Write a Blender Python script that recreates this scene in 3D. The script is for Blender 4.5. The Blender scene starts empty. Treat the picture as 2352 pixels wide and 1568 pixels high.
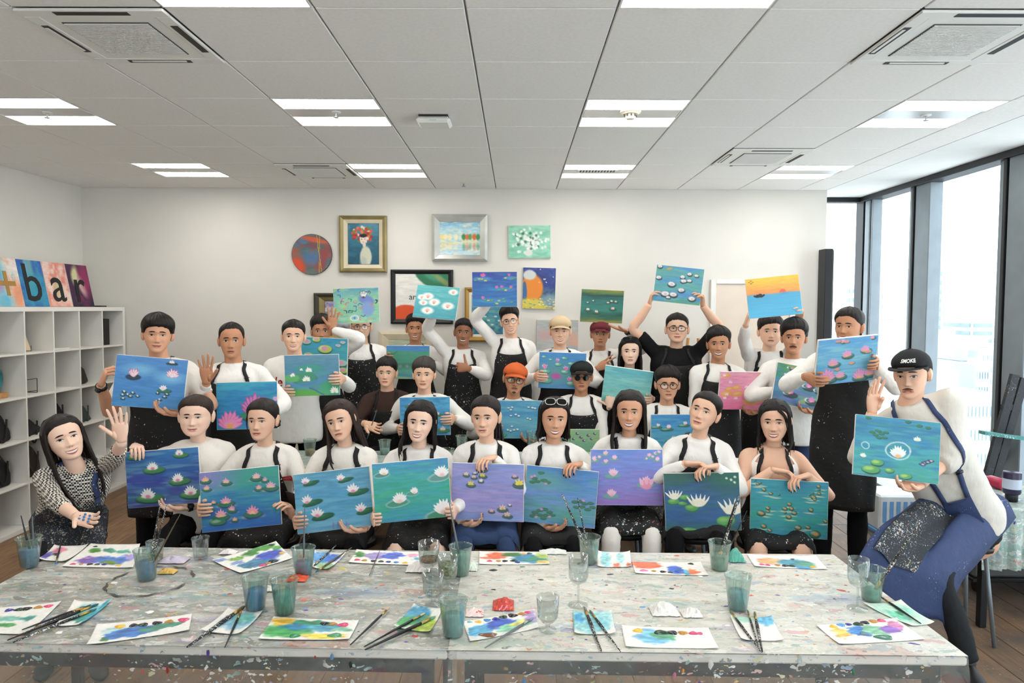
import bpy, bmesh, math, random
import numpy as np
from mathutils import Vector, Matrix, noise
from mathutils.bvhtree import BVHTree
rnd = random.Random(7)
nprng = np.random.default_rng(11)
scene = bpy.context.scene
col = scene.collection
pi = math.pi

# ------------------------------------------------------------------ camera
W, H, FPX = 2352, 1568, 1603.0
CH = 1.81                                   # height of the lens above the floor
PITCH, YAW, ROLL = .0482, -.00566, .00443
_f = np.array([math.sin(YAW)*math.cos(PITCH), math.cos(YAW)*math.cos(PITCH), -math.sin(PITCH)])
_r0 = np.array([math.cos(YAW), -math.sin(YAW), 0.0]); _u0 = np.cross(_r0, _f)
_r = math.cos(ROLL)*_r0 + math.sin(ROLL)*_u0
_u = -math.sin(ROLL)*_r0 + math.cos(ROLL)*_u0
CAMPOS = np.array([0.0, 0.0, CH])
cd = bpy.data.cameras.new('camera'); cam = bpy.data.objects.new('camera', cd); col.objects.link(cam)
cd.sensor_width = 36.0; cd.lens = FPX/W*36.0; cd.clip_start = .05; cd.clip_end = 5000
m4 = Matrix.Identity(4)
for i in range(3):
    m4[i][0] = _r[i]; m4[i][1] = _u[i]; m4[i][2] = -_f[i]; m4[i][3] = CAMPOS[i]
cam.matrix_world = m4
scene.camera = cam
def at(px, py, Y):
    d = _f + _r*((px-W/2)/FPX) - _u*((py-H/2)/FPX)
    return CAMPOS + d*(Y/d[1])
def hor(px, py, Z):
    "point of a pixel on the horizontal plane z=Z"
    d = _f + _r*((px-W/2)/FPX) - _u*((py-H/2)/FPX)
    return CAMPOS + d*((Z-CH)/d[2])

# ------------------------------------------------------------------ world, exposure
scene.view_settings.view_transform = 'Standard'
scene.view_settings.look = 'None'
scene.view_settings.gamma = 1.0
scene.view_settings.exposure = .30
scene.view_settings.use_curve_mapping = False
LAMP = 13.0        # ceiling strips
SKY = 3.6
w = bpy.data.worlds.new('overcast_sky'); scene.world = w; w.use_nodes = True
bg = w.node_tree.nodes['Background']; bg.inputs[0].default_value = (.87, .94, 1, 1); bg.inputs[1].default_value = SKY
scene.cycles.use_denoising = True
scene.cycles.use_adaptive_sampling = True; scene.cycles.adaptive_threshold = .2
scene.cycles.max_bounces = 6; scene.cycles.diffuse_bounces = 3; scene.cycles.glossy_bounces = 2
scene.cycles.transmission_bounces = 4; scene.cycles.transparent_max_bounces = 12
scene.cycles.caustics_reflective = False; scene.cycles.caustics_refractive = False
scene.cycles.sample_clamp_indirect = 6.0

# ------------------------------------------------------------------ materials
def s2l(c):
    c = np.asarray(c, float)
    return np.where(c <= .04045, c/12.92, ((c+.055)/1.055)**2.4)
def hexl(h):
    return tuple(s2l([int(h[i:i+2], 16)/255 for i in (0, 2, 4)]))
MATS = {}
def newmat(name):
    m = bpy.data.materials.new(name); m.use_nodes = True
    nt = m.node_tree; b = nt.nodes['Principled BSDF']
    MATS[name] = m
    return m, nt, b
def N(nt, typ, **kw):
    n = nt.nodes.new(typ)
    for k, v in kw.items():
        if k.startswith('i_'):
            key = k[2:]; key = int(key) if key.isdigit() else key.replace('_', ' ')
            n.inputs[key].default_value = v
        else: setattr(n, k, v)
    return n
def mixc(nt, fac, a, b, blend='MIX'):
    n = nt.nodes.new('ShaderNodeMix'); n.data_type = 'RGBA'; n.blend_type = blend
    for s, v in ((0, fac), (6, a), (7, b)):
        if hasattr(v, 'is_output'): nt.links.new(v, n.inputs[s])
        elif s == 0: n.inputs[0].default_value = v
        else: n.inputs[s].default_value = (*v, 1) if len(v) == 3 else v
    return n.outputs[2]
def ramp(nt, fac, stops, interp='LINEAR'):
    n = nt.nodes.new('ShaderNodeValToRGB'); n.color_ramp.interpolation = interp
    e = n.color_ramp.elements
    while len(e) < len(stops): e.new(.5)
    for k, (p, c) in enumerate(stops):
        e[k].position = p
        if not hasattr(c, '__len__'): c = (c, c, c)
        e[k].color = (*c[:3], 1)
    nt.links.new(fac, n.inputs[0])
    return n.outputs[0]
def coord(nt, kind='Object', scale=(1, 1, 1)):
    t = nt.nodes.new('ShaderNodeTexCoord'); mp = nt.nodes.new('ShaderNodeMapping'); mp.inputs[3].default_value = scale
    nt.links.new(t.outputs[kind], mp.inputs[0]); return mp.outputs[0]
def noise_t(nt, vec, scale, detail=3, rough=.5, dist=0.0):
    n = N(nt, 'ShaderNodeTexNoise'); n.inputs['Scale'].default_value = scale; n.inputs['Detail'].default_value = detail
    n.inputs['Roughness'].default_value = rough; n.inputs['Distortion'].default_value = dist
    nt.links.new(vec, n.inputs['Vector']); return n
def voro(nt, vec, scale, feature='F1', rand=1.0):
    n = N(nt, 'ShaderNodeTexVoronoi'); n.feature = feature; n.inputs['Scale'].default_value = scale; n.inputs['Randomness'].default_value = rand
    nt.links.new(vec, n.inputs['Vector']); return n
def bump(nt, b, h, strength=.2, dist=.01):
    n = N(nt, 'ShaderNodeBump'); n.inputs['Strength'].default_value = strength; n.inputs['Distance'].default_value = dist
    nt.links.new(h, n.inputs['Height']); nt.links.new(n.outputs[0], b.inputs['Normal'])
def mat(name, c, rough=.6, var=.06, scale=8.0, metal=0.0, spec=.4, bmp=0.0, bscale=60.0, stretch=(1, 1, 1)):
    if name in MATS: return MATS[name]
    m, nt, b = newmat(name)
    c = hexl(c) if isinstance(c, str) else c
    v = coord(nt, 'Object', stretch); n = noise_t(nt, v, scale, 1)
    d = tuple(x*(1-var*1.6) for x in c); l = tuple(min(1, x*(1+var)) for x in c)
    nt.links.new(ramp(nt, n.outputs[0], [(.3, d), (.7, l)]), b.inputs['Base Color'])
    b.inputs['Roughness'].default_value = rough; b.inputs['Metallic'].default_value = metal
    b.inputs['Specular IOR Level'].default_value = spec
    if bmp: bump(nt, b, noise_t(nt, v, bscale, 3).outputs[0], bmp)
    return m
def emis(name, c, s):
    m, nt, b = newmat(name); b.inputs['Base Color'].default_value = (*c, 1)
    b.inputs['Emission Color'].default_value = (*c, 1); b.inputs['Emission Strength'].default_value = s
    return m
def attr_mat(name, rough=.45, bmp=.25, bscale=160, spec=.4):
    if name in MATS: return MATS[name]
    m, nt, b = newmat(name)
    a = N(nt, 'ShaderNodeAttribute'); a.attribute_name = 'paint'
    v = coord(nt, 'Object', (1, 1, 3)); n = noise_t(nt, v, 90, 3)
    c = mixc(nt, n.outputs[0], (.86, .86, .86), (1.1, 1.1, 1.1))
    nt.links.new(mixc(nt, 1.0, a.outputs[0], c, 'MULTIPLY'), b.inputs['Base Color'])
    b.inputs['Roughness'].default_value = rough; b.inputs['Specular IOR Level'].default_value = spec
    bump(nt, b, noise_t(nt, v, bscale, 3).outputs[0], bmp, .003)
    return m
def splat_mat(name, base, amount=.5, scale=30, heavy=0.0, tint=1.0, rough=.75):
    "cloth with dried paint: flecks and smears in many colours"
    if name in MATS: return MATS[name]
    m, nt, b = newmat(name); base = hexl(base) if isinstance(base, str) else base
    v = coord(nt)
    warp = noise_t(nt, v, scale*1.4, 3)
    va = N(nt, 'ShaderNodeVectorMath', operation='MULTIPLY_ADD'); nt.links.new(warp.outputs[1], va.inputs[0])
    va.inputs[1].default_value = (.9/scale,)*3; nt.links.new(v, va.inputs[2])
    cur = mixc(nt, noise_t(nt, v, 14, 3).outputs[0], tuple(x*.75 for x in base), tuple(x*1.25 for x in base))
    gate = noise_t(nt, v, 7.0, 2)
    for k, (sc, th) in enumerate(((scale, .20), (scale*2.6, .26))):
        vo = voro(nt, va.outputs[0], sc)
        sx = N(nt, 'ShaderNodeSeparateColor'); nt.links.new(vo.outputs['Color'], sx.inputs[0])
        # threshold differs per cell and with a broad gate
        mm = N(nt, 'ShaderNodeMath', operation='MULTIPLY'); nt.links.new(sx.outputs[0], mm.inputs[0])
        g = ramp(nt, gate.outputs[0], [(.55-.25*amount-.1, 0.0), (.75-.2*amount, 1.0)])
        nt.links.new(g, mm.inputs[1])
        m2 = N(nt, 'ShaderNodeMath', operation='MULTIPLY'); nt.links.new(mm.outputs[0], m2.inputs[0]); m2.inputs[1].default_value = th*(1+heavy)*2.0
        lt = N(nt, 'ShaderNodeMath', operation='LESS_THAN'); nt.links.new(vo.outputs['Distance'], lt.inputs[0]); nt.links.new(m2.outputs[0], lt.inputs[1])
        pc = ramp(nt, sx.outputs[1], [(0, hexl('e8e6e0')), (.5, hexl('cfd6d6')), (.62, hexl('5f93b5')), (.7, hexl('dcdcd2')), (.78, hexl('b79a4a')), (.84, hexl('3d6a55')), (.9, hexl('a5402f')), (.95, hexl('f2f0ea'))], 'CONSTANT')
        cur = mixc(nt, lt.outputs[0], cur, mixc(nt, tint, base, pc))
    nt.links.new(cur, b.inputs['Base Color'])
    b.inputs['Roughness'].default_value = rough
    bump(nt, b, noise_t(nt, v, 34, 4).outputs[0], .35, .01)
    return m

# ------------------------------------------------------------------ mesh helpers
def tag(o, label=None, cat=None, group=None, kind=None):
    for k, v in (('label', label), ('category', cat), ('group', group), ('kind', kind)):
        if v: o[k] = v
    return o
def empty(name, loc, label=None, cat=None, group=None, rz=0):
    o = bpy.data.objects.new(name, None); col.objects.link(o); o.location = Vector([float(q) for q in loc]); o.rotation_euler = (0, 0, rz); o.empty_display_size = .05
    return tag(o, label, cat, group)
class MB:
    def __init__(s): s.v = []; s.f = []; s.m = []; s.n = 0
    def add(s, V, F, mi=0):
        V = np.asarray(V, float).reshape(-1, 3); b = s.n
        s.v.append(V); s.n += len(V)
        s.f += [tuple(i+b for i in f) for f in F]; s.m += [mi]*len(F); return s
    def mesh(s, name, smooth=False):
        me = bpy.data.meshes.new(name)
        V = np.concatenate(s.v) if s.v else np.zeros((0, 3))
        me.from_pydata(V.tolist(), [], s.f)
        me.polygons.foreach_set('material_index', s.m)
        if smooth: me.polygons.foreach_set('use_smooth', [True]*len(s.f))
        me.update(); return me
    def obj(s, name, mats, parent=None, smooth=False, loc=None):
        me = s.mesh(name, smooth)
        for m in (mats if isinstance(mats, (list, tuple)) else [mats]): me.materials.append(m)
        return link(name, me, parent, loc)
def link(name, me, parent=None, loc=None):
    o = bpy.data.objects.new(name, me); col.objects.link(o)
    if parent is not None: o.parent = parent
    if loc is not None: o.location = Vector([float(q) for q in loc])
    return o
def boxg(a, b, bev=0.0):
    "box as verts, faces; bev>0 chamfers all edges"
    lo = np.minimum(a, b).astype(float); hi = np.maximum(a, b).astype(float)
    if bev <= 0:
        V = [(x, y, z) for z in (lo[2], hi[2]) for y in (lo[1], hi[1]) for x in (lo[0], hi[0])]
        return V, [(0, 2, 3, 1), (4, 5, 7, 6), (0, 1, 5, 4), (2, 6, 7, 3), (0, 4, 6, 2), (1, 3, 7, 5)]
    bev = min(bev, .45*min(hi-lo))
    bm = bmesh.new(); bmesh.ops.create_cube(bm, size=1)
    for v in bm.verts: v.co = Vector([lo[i]+(v.co[i]+.5)*(hi[i]-lo[i]) for i in range(3)])
    bmesh.ops.bevel(bm, geom=bm.edges[:], offset=bev, segments=1, affect='EDGES')
    bm.verts.index_update()
    V = [tuple(v.co) for v in bm.verts]; F = [tuple(v.index for v in f.verts) for f in bm.faces]; bm.free()
    return V, F
def box(name, a, b, m, parent=None, bev=0.0, loc=None):
    mb = MB(); mb.add(*boxg(a, b, bev)); return mb.obj(name, m, parent, loc=loc)
def norm(v):
    v = np.asarray(v, float); return v/(np.linalg.norm(v)+1e-12)
def tube(P, R, n=8, up=(0, 0, 1), cap=True):
    "tube along P; R per point: scalar or (a,b): a along side axis, b along 'up'-like axis"
    P = np.asarray(P, float); K = len(P); V = []; F = []
    t = np.gradient(P, axis=0); t /= (np.linalg.norm(t, axis=1)[:, None]+1e-12)
    upv = np.asarray(up, float)
    b = upv - t[0]*(upv@t[0])
    if np.linalg.norm(b) < 1e-3: b = np.cross(t[0], [1, 0.1, 0])
    b = norm(b)
    ang = np.arange(n)*2*pi/n
    for k in range(K):
        b = norm(b - t[k]*(b@t[k])); a = np.cross(b, t[k])
        r = R[k]; ra, rb = (r if hasattr(r, '__len__') else (r, r))
        V += [P[k]+a*ra*math.cos(q)+b*rb*math.sin(q) for q in ang]
    for k in range(K-1):
        for j in range(n):
            F.append((k*n+j, k*n+(j+1) % n, (k+1)*n+(j+1) % n, (k+1)*n+j))
    if cap:
        F.append(tuple(range(n-1, -1, -1))); F.append(tuple((K-1)*n+j for j in range(n)))
    return V, F
def spath(P, k=4):
    "Catmull-Rom through rows of P (any number of columns)"
    P = np.asarray(P, float); Q = np.vstack([2*P[0]-P[1], P, 2*P[-1]-P[-2]]); out = []
    for i in range(1, len(Q)-2):
        for s in range(k):
            t = s/k; a, b_, c, d = Q[i-1:i+3]
            out.append(.5*((2*b_)+(-a+c)*t+(2*a-5*b_+4*c-d)*t*t+(-a+3*b_-3*c+d)*t**3))
    out.append(P[-1]); return np.array(out)
def lathe(prof, n=24, c=(0, 0, 0), close=True):
    V = []; F = []
    for (r, z) in prof:
        V += [(c[0]+r*math.cos(2*pi*j/n), c[1]+r*math.sin(2*pi*j/n), c[2]+z) for j in range(n)]
    for k in range(len(prof)-1):
        for j in range(n): F.append((k*n+j, k*n+(j+1) % n, (k+1)*n+(j+1) % n, (k+1)*n+j))
    if close:
        F.append(tuple(range(n-1, -1, -1))); F.append(tuple((len(prof)-1)*n+j for j in range(n)))
    return V, F
def gridfaces(nu, nv, wrap=False):
    F = []
    for i in range(nv-1):
        for j in range(nu if wrap else nu-1):
            F.append((i*nu+j, i*nu+(j+1) % nu, (i+1)*nu+(j+1) % nu, (i+1)*nu+j))
    return F
def copy_tree(o, parent=None):
    c = o.copy(); col.objects.link(c); c.parent = parent
    for ch in o.children: copy_tree(ch, c)
    return c
def text_geo(s, size, shear=0.0, extrude=.0006, bold=0.0):
    cu = bpy.data.curves.new('t', 'FONT'); cu.body = s; cu.size = size; cu.shear = shear; cu.extrude = extrude; cu.offset = bold
    cu.align_x = 'CENTER'; cu.align_y = 'CENTER'; cu.resolution_u = 3
    o = bpy.data.objects.new('t', cu); col.objects.link(o)
    dg = bpy.context.evaluated_depsgraph_get(); me = bpy.data.meshes.new_from_object(o.evaluated_get(dg))
    V = np.array([tuple(v.co) for v in me.vertices]).reshape(-1, 3); F = [tuple(p.vertices) for p in me.polygons]
    bpy.data.objects.remove(o); bpy.data.curves.remove(cu); bpy.data.meshes.remove(me)
    return V, F
def smoothed(mb, voxel, it=6, name='cloth', fac=.5):
    "voxel-remesh overlapping closed shapes into ONE continuous smooth surface"
    me = mb.mesh('tmp'); o = bpy.data.objects.new('tmp', me); col.objects.link(o)
    r = o.modifiers.new('r', 'REMESH'); r.mode = 'VOXEL'; r.voxel_size = voxel; r.use_smooth_shade = True
    s = o.modifiers.new('s', 'SMOOTH'); s.factor = fac; s.iterations = it
    dg = bpy.context.evaluated_depsgraph_get(); out = bpy.data.meshes.new_from_object(o.evaluated_get(dg)); out.name = name
    bpy.data.objects.remove(o); bpy.data.meshes.remove(me)
    return out
# ------------------------------------------------------------------ the room
S = .9375; T = .6
CZ = CH + 1.2599*S            # ceiling height
XG, YG = -.2063, 2.8165       # origin of the ceiling grid
YB = YG + 7*T                 # back wall
XL, XE, XW = -4.355, 3.085, 3.675
YW = 7.5                      # window behind the end of the back wall
YR = -3.0
M_wall = mat('wall_paint', 'e0dcd4', .85, .012, 3)
M_tile = mat('ceiling_tile_board', 'f1efeb', .9, .02, 60, bmp=.15, bscale=240)
M_grid = mat('ceiling_grid_metal', '8f8f8c', .6, .03)
M_white = mat('white_plastic', 'e9e8e3', .45, .02)
M_dark = mat('dark_slot', '2b2a28', .6, .1)
M_black = mat('black_frame_metal', '15171a', .45, .1)
M_alu = mat('grey_aluminium', '7d868c', .4, .04, metal=.35)
M_strip = emis('led_strip_diffuser', (1, .965, .91), LAMP)

def struct(o): o['kind'] = 'structure'; return o
# floor with planks
M_floor, nt, b = newmat('worn_wood_plank')
v = coord(nt, 'Object', (14, 1.4, 1)); oi = N(nt, 'ShaderNodeObjectInfo')
vv = N(nt, 'ShaderNodeVectorMath', operation='ADD'); nt.links.new(v, vv.inputs[0])
cmb = N(nt, 'ShaderNodeCombineXYZ'); mu = N(nt, 'ShaderNodeMath', operation='MULTIPLY'); mu.inputs[1].default_value = 40
nt.links.new(oi.outputs['Random'], mu.inputs[0]); nt.links.new(mu.outputs[0], cmb.inputs[0]); nt.links.new(cmb.outputs[0], vv.inputs[1])
n1 = noise_t(nt, vv.outputs[0], 3.2, 6, .6, .6)
wood = ramp(nt, n1.outputs[0], [(.2, hexl('5c4431')), (.5, hexl('8a6a4c')), (.8, hexl('a3835f'))])
tone = ramp(nt, oi.outputs['Random'], [(0, (.72,)*3), (1, (1.12,)*3)])
wood = mixc(nt, 1.0, wood, tone, 'MULTIPLY')
# worn grey-brown patches and dried white drips, thicker on the window side
g = N(nt, 'ShaderNodeNewGeometry'); sx = N(nt, 'ShaderNodeSeparateXYZ'); nt.links.new(g.outputs['Position'], sx.inputs[0])
mr = N(nt, 'ShaderNodeMapRange'); mr.inputs[1].default_value = -2.5; mr.inputs[2].default_value = 2.2; nt.links.new(sx.outputs[0], mr.inputs[0])
n2 = noise_t(nt, g.outputs['Position'], 2.2, 5, .6)
wear = N(nt, 'ShaderNodeMath', operation='MULTIPLY'); nt.links.new(ramp(nt, n2.outputs[0], [(.35, 0.0), (.65, 1.0)]), wear.inputs[0]); nt.links.new(mr.outputs[0], wear.inputs[1])
wood = mixc(nt, wear.outputs[0], wood, hexl('564a40'))
mp = N(nt, 'ShaderNodeMapping'); mp.inputs[3].default_value = (1, 2.5, 1); mp.inputs[2].default_value = (0, 0, .6); nt.links.new(g.outputs['Position'], mp.inputs[0])
vo = voro(nt, mp.outputs[0], 26); nf = noise_t(nt, g.outputs['Position'], 30, 3)
sc_ = N(nt, 'ShaderNodeSeparateColor'); nt.links.new(vo.outputs['Color'], sc_.inputs[0])
th = N(nt, 'ShaderNodeMath', operation='MULTIPLY'); nt.links.new(sc_.outputs[0], th.inputs[0]); th.inputs[1].default_value = .22
th2 = N(nt, 'ShaderNodeMath', operation='MULTIPLY'); nt.links.new(th.outputs[0], th2.inputs[0]); nt.links.new(mr.outputs[0], th2.inputs[1])
th3 = N(nt, 'ShaderNodeMath', operation='MULTIPLY'); nt.links.new(th2.outputs[0], th3.inputs[0]); nt.links.new(nf.outputs[0], th3.inputs[1])
lt = N(nt, 'ShaderNodeMath', operation='LESS_THAN'); nt.links.new(vo.outputs['Distance'], lt.inputs[0]); nt.links.new(th3.outputs[0], lt.inputs[1])
wood = mixc(nt, lt.outputs[0], wood, hexl('d8d4cc'))
nt.links.new(wood, b.inputs['Base Color']); b.inputs['Roughness'].default_value = .5
bump(nt, b, n1.outputs[0], .15, .004)
floor = struct(box('floor', (XL-.2, YR-.2, -.12), (XW+.05, YW+.05, -.012), mat('subfloor', '9a7d5e', .8)))
pw, pl = .19, 1.55
pm = MB(); pm.add(*boxg((0, 0, -.012), (pw-.003, pl-.003, 0), .0015)); pme = pm.mesh('plank'); pme.materials.append(M_floor)
k = 0
for i in range(int((XW-XL)/pw)+1):
    y = .9 - (i*.37) % pl
    while y < YW:
        if y+pl > .9:
            link('plank', pme, floor, (XL+i*pw, y, 0)); k += 1
        y += pl
# walls
M_door = mat('beige_door_leaf', 'e3d3c2', .5, .02)
struct(box('wall_left', (XL-.15, YR, 0), (XL, YB, CZ+.1), M_wall))
wb = struct(box('wall_back', (XL-.15, YB, 0), (XE, YB+.14, CZ+.1), M_wall))
struct(box('wall_rear', (XL-.15, YR-.15, 0), (-1.6, YR, CZ+.1), M_wall))
struct(box('wall_side_return', (XE-.12, YB+.14, 0), (XE, YW+.1, CZ+.1), M_wall))
bb = MB(); bb.add(*boxg((XL, YB-.012, 0), (XE, YB, .07), .003)); struct(bb.obj('baseboard_back', mat('grey_baseboard', 'b9b6b0', .6)))
bb = MB(); bb.add(*boxg((XL, YR, 0), (XL+.012, YB-.012, .07), .003)); struct(bb.obj('baseboard_left', MATS['grey_baseboard']))
# door in the back wall
dx0, dz1 = at(1643, 652, YB)[0], at(1643, 652, YB)[2]
dd = struct(empty('door_1', (dx0, YB, 0)))
box('leaf', (0, -.012, .01), (.74, -.004, dz1), M_door, dd, .003)
fr = MB()
for a, b_ in (((-.05, -.03, 0), (0, 0, dz1+.045)), ((.74, -.03, 0), (.79, 0, dz1+.045)), ((0, -.03, dz1), (.74, 0, dz1+.045))): fr.add(*boxg(a, b_, .004))
fr.obj('door_frame', M_white, dd)
hm = MB(); hm.add(*tube([(.06, -.01, 1.0), (.06, -.06, 1.0), (.17, -.06, 1.0)], [.01, .01, .009], 8)); hm.obj('handle', M_alu, dd)
# ceiling
ceil = struct(box('ceiling', (XL-.2, YR-.2, CZ+.012), (XW+.1, YW+.1, CZ+.12), M_grid))
XS = 3.08
box('plaster_strip', (XS, YR, CZ-.001), (XW+.02, YW+.02, CZ+.02), mat('soffit_paint', 'edeeec', .8, .01), ceil)
box('ceiling_panel', (XL, YR, CZ), (XS, YG-2*T, CZ+.01), M_tile, ceil)
tm = MB(); tm.add(*boxg((.004, .004, 0), (T-.004, T-.004, .014), .003)); tme = tm.mesh('ceiling_tile'); tme.materials.append(M_tile)
lights = {(i, j) for i in (-5, -2, 1, 4) for j in (-1, 2, 5)}
acs = {(-3, 0), (3, 0), (-3, 5), (3, 4)}
for i in range(-7, 6):
    for j in range(-2, 7):
        if (i, j) in lights or (i, j) in acs: continue
        x0, x1 = XG+i*T, XG+i*T+T
        if x0 < XL or x1 > XS:
            mb = MB(); mb.add(*boxg((max(x0, XL)+.004, YG+j*T+.004, CZ), (min(x1, XS)-.004, YG+j*T+T-.004, CZ+.014), .003)); mb.obj('ceiling_tile', M_tile, ceil)
        else: link('ceiling_tile', tme, ceil, (x0, YG+j*T, CZ))
# ceiling lights
def light_proto():
    o = empty('ceiling_light', (0, 0, 0))
    mb = MB()
    for a, b_ in (((.004, .004), (.012, T-.004)), ((T-.012, .004), (T-.004, T-.004)), ((.012, .004), (T-.012, .012)), ((.012, T-.012), (T-.012, T-.004))):
        mb.add(*boxg((*a, -.002), (*b_, .012)))
    mb.obj('frame', M_white, o)
    mb = MB(); mb.add(*boxg((.012, .21, 0), (T-.012, T-.21, .012), .002)); mb.obj('centre_panel', mat('satin_reflector', 'd9d9d8', .25, .02, metal=.3), o)
    for y0 in (.012, T-.21): mb = MB(); mb.add([(.012, y0, .002), (.012, y0+.198, .002), (T-.012, y0+.198, .002), (T-.012, y0, .002)], [(0, 1, 2, 3)]); mb.obj('diffuser', M_strip, o)
    return o
LP = light_proto(); used = False
rown = {-1: 'nearest row', 2: 'middle row', 5: 'row nearest the back wall', -4: 'row', -7: 'row'}
coln = {-5: 'above the cube shelf side', -2: 'left of centre', 1: 'right of centre', 4: 'on the window side'}
for j in (-1, 2, 5, -4, -7):
    for i in (-5, -2, 1, 4):
        o = LP if not used else copy_tree(LP); used = True
        o.location = (XG+i*T, YG+j*T, CZ)
        if j >= -1: lab = 'square twin-strip ceiling light %s, %s' % (coln[i], rown[j])
        else: lab = 'square twin-strip ceiling light behind the photographer'
        tag(o, lab, 'ceiling light', 'recessed ceiling lights')
# air-conditioning cassettes
def cassette(i, j, lab):
    o = empty('ceiling_cassette', (XG+i*T, YG+j*T, CZ), lab, 'air conditioner', 'ceiling air-conditioning cassettes')
    mb = MB()
    mb.add(*boxg((.0, .0, -.012), (T, .065, 0), .004)); mb.add(*boxg((0, T-.065, -.012), (T, T, 0), .004))
    mb.add(*boxg((0, .065, -.012), (.065, T-.065, 0), .004)); mb.add(*boxg((T-.065, .065, -.012), (T, T-.065, 0), .004))
    mb.add(*boxg((.065, .065, -.010), (T-.065, T-.065, .004)))
    mb.obj('panel', M_white, o)
    for a, b_ in (((.15, .014), (.45, .044)), ((.15, T-.044), (.45, T-.014)), ((.014, .15), (.044, .45)), ((T-.044, .15), (T-.014, .45))):
        box('air_slot', (*a, -.0135), (*b_, -.009), M_dark, o)
        if a in ((.15, .014), (T-.044, .15)): continue
        c = .5*(np.array(a)+np.array(b_)); h = .5*(np.array(b_)-np.array(a))
        box('louver', (*(c-h*.86+.0*c), -.016), (*(c+h*np.array([.86, .86])-np.array([0, .0])-(np.array([0, .012]) if h[0] > h[1] else np.array([.012, 0]))), -.0125), M_white, o)
    gr = box('grille', (.12, .12, -.0125), (T-.12, T-.12, -.0095), mat('grille_shadow', '4c4a46', .7), o)
    sm = MB(); sm.add(*boxg((.125, 0, -.0165), (T-.125, .0056, -.012))); sme = sm.mesh('slat'); sme.materials.append(M_white)
    for q in range(26): link('slat', sme, gr, (0, .127+q*.0135, 0))
    return o
cassette(-3, 0, 'large ceiling air conditioner at the top left with one outlet open')
cassette(3, 0, 'ceiling air conditioner at the top right, cut by the frame')
cassette(-3, 5, 'far ceiling air conditioner left of centre near the back wall')
cassette(3, 4, 'far ceiling air conditioner on the window side near the back wall')
# small ceiling devices
p = hor(998, 270, CZ); o = empty('wireless_access_point', (p[0], p[1], CZ), 'white rounded wireless access point fixed to the ceiling', 'access point')
mb = MB(); mb.add(*boxg((-.105, -.09, -.05), (.105, .09, -.012), .03)); mb.obj('body', M_white, o)
box('mounting_plate', (-.09, -.08, -.012), (.09, .08, 0), M_dark, o); box('status_light', (-.02, -.0905, -.04), (.02, -.089, -.034), mat('pale_lens', 'c9d6cc', .2), o)
p = hor(1448, 262, CZ-.02); o = empty('smoke_detector', (p[0], p[1], CZ), 'cream round smoke detector on the light panel right of centre', 'smoke detector')
mb = MB(); mb.add(*lathe([(.062, 0), (.062, -.012), (.05, -.018), (.045, -.022)], 28)); mb.obj('base', mat('cream_plastic', 'e6dcc6', .5), o)
mb = MB(); mb.add(*lathe([(.03, -.022), (.032, -.04), (.024, -.05), (.008, -.053)], 24)); mb.obj('sensor_head', MATS['cream_plastic'], o)
mb = MB()
for q in range(8):
    a = q*pi/4; mb.add(*boxg((.033*math.cos(a)-.005, .033*math.sin(a)-.005, -.037), (.033*math.cos(a)+.005, .033*math.sin(a)+.005, -.026)))
mb.obj('vent_slots', M_dark, o)
for (x, y, lab) in ((772, 259, 'small sprinkler head in the light panel left of centre'), (108, 260, 'small sprinkler head in the light panel at far left'), (2127, 266, 'small sprinkler head in the light panel on the window side'), (1065, 421, 'tiny sprinkler head in a plain tile near the back wall')):
    p = hor(x, y, CZ-.004); o = empty('sprinkler_head', (p[0], p[1], CZ+.001), lab, 'sprinkler', 'ceiling sprinkler heads')
    mb = MB(); mb.add(*lathe([(.03, 0), (.03, -.004), (.012, -.008)], 18)); mb.obj('escutcheon', M_white, o)
    mb = MB(); mb.add(*lathe([(.006, -.008), (.005, -.03), (.016, -.031), (.016, -.034)], 12)); mb.obj('deflector', M_alu, o)
p = hor(1372, 391, CZ); o = empty('ceiling_vent', (p[0], p[1], CZ-.002), 'small slotted vent in the far light panel right of centre', 'vent')
box('vent_frame', (-.17, -.05, -.006), (.17, .05, 0), M_white, o)
for q in range(12): box('slot', (-.15+q*.026, -.035, -.0085), (-.137+q*.026, .035, -.005), M_dark, o)

# windows: floor-to-ceiling glazing on the right, one bay behind the wall end
M_glass, nt, b = newmat('window_glass')
nt.nodes.remove(b); tr = N(nt, 'ShaderNodeBsdfTransparent'); gl = N(nt, 'ShaderNodeBsdfGlossy'); gl.inputs['Roughness'].default_value = .02
mx = N(nt, 'ShaderNodeMixShader'); mx.inputs[0].default_value = .05; tr.inputs[0].default_value = (.95, .97, .97, 1)
nt.links.new(tr.outputs[0], mx.inputs[1]); nt.links.new(gl.outputs[0], mx.inputs[2]); nt.links.new(mx.outputs[0], nt.nodes['Material Output'].inputs[0])
def yw(px): return XW/((px-W/2)/FPX) * 1.0
win = struct(empty('window_1', (XW, 0, 0)))
ms = []
Ymull = [6.28, 5.07, 3.86, 2.65, 1.44, .23, -.98, -2.19]
prev = YW-.02
for yv in Ymull:
    mb = MB(); mb.add(*boxg((-.02, yv-.03, .0), (.10, yv+.19, CZ-.05), .006)); mb.obj('mullion', M_alu, win)
    mb = MB(); mb.add(*boxg((-.03, yv+.20, .0), (.10, yv+.235, CZ-.05), .004)); mb.obj('gasket', M_black, win)
    mb = MB(); mb.add(*boxg((-.01, yv+.24, 0), (.10, yv+.29, CZ-.05), .006)); mb.add(*boxg((.0, yv+.295, 0), (.10, yv+.315, CZ-.05), .004)); mb.obj('sash_stile', M_alu, win)
    box('pane', (.045, yv+.30, .05), (.053, prev, CZ-.05), M_glass, win); prev = yv-.02
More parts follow.
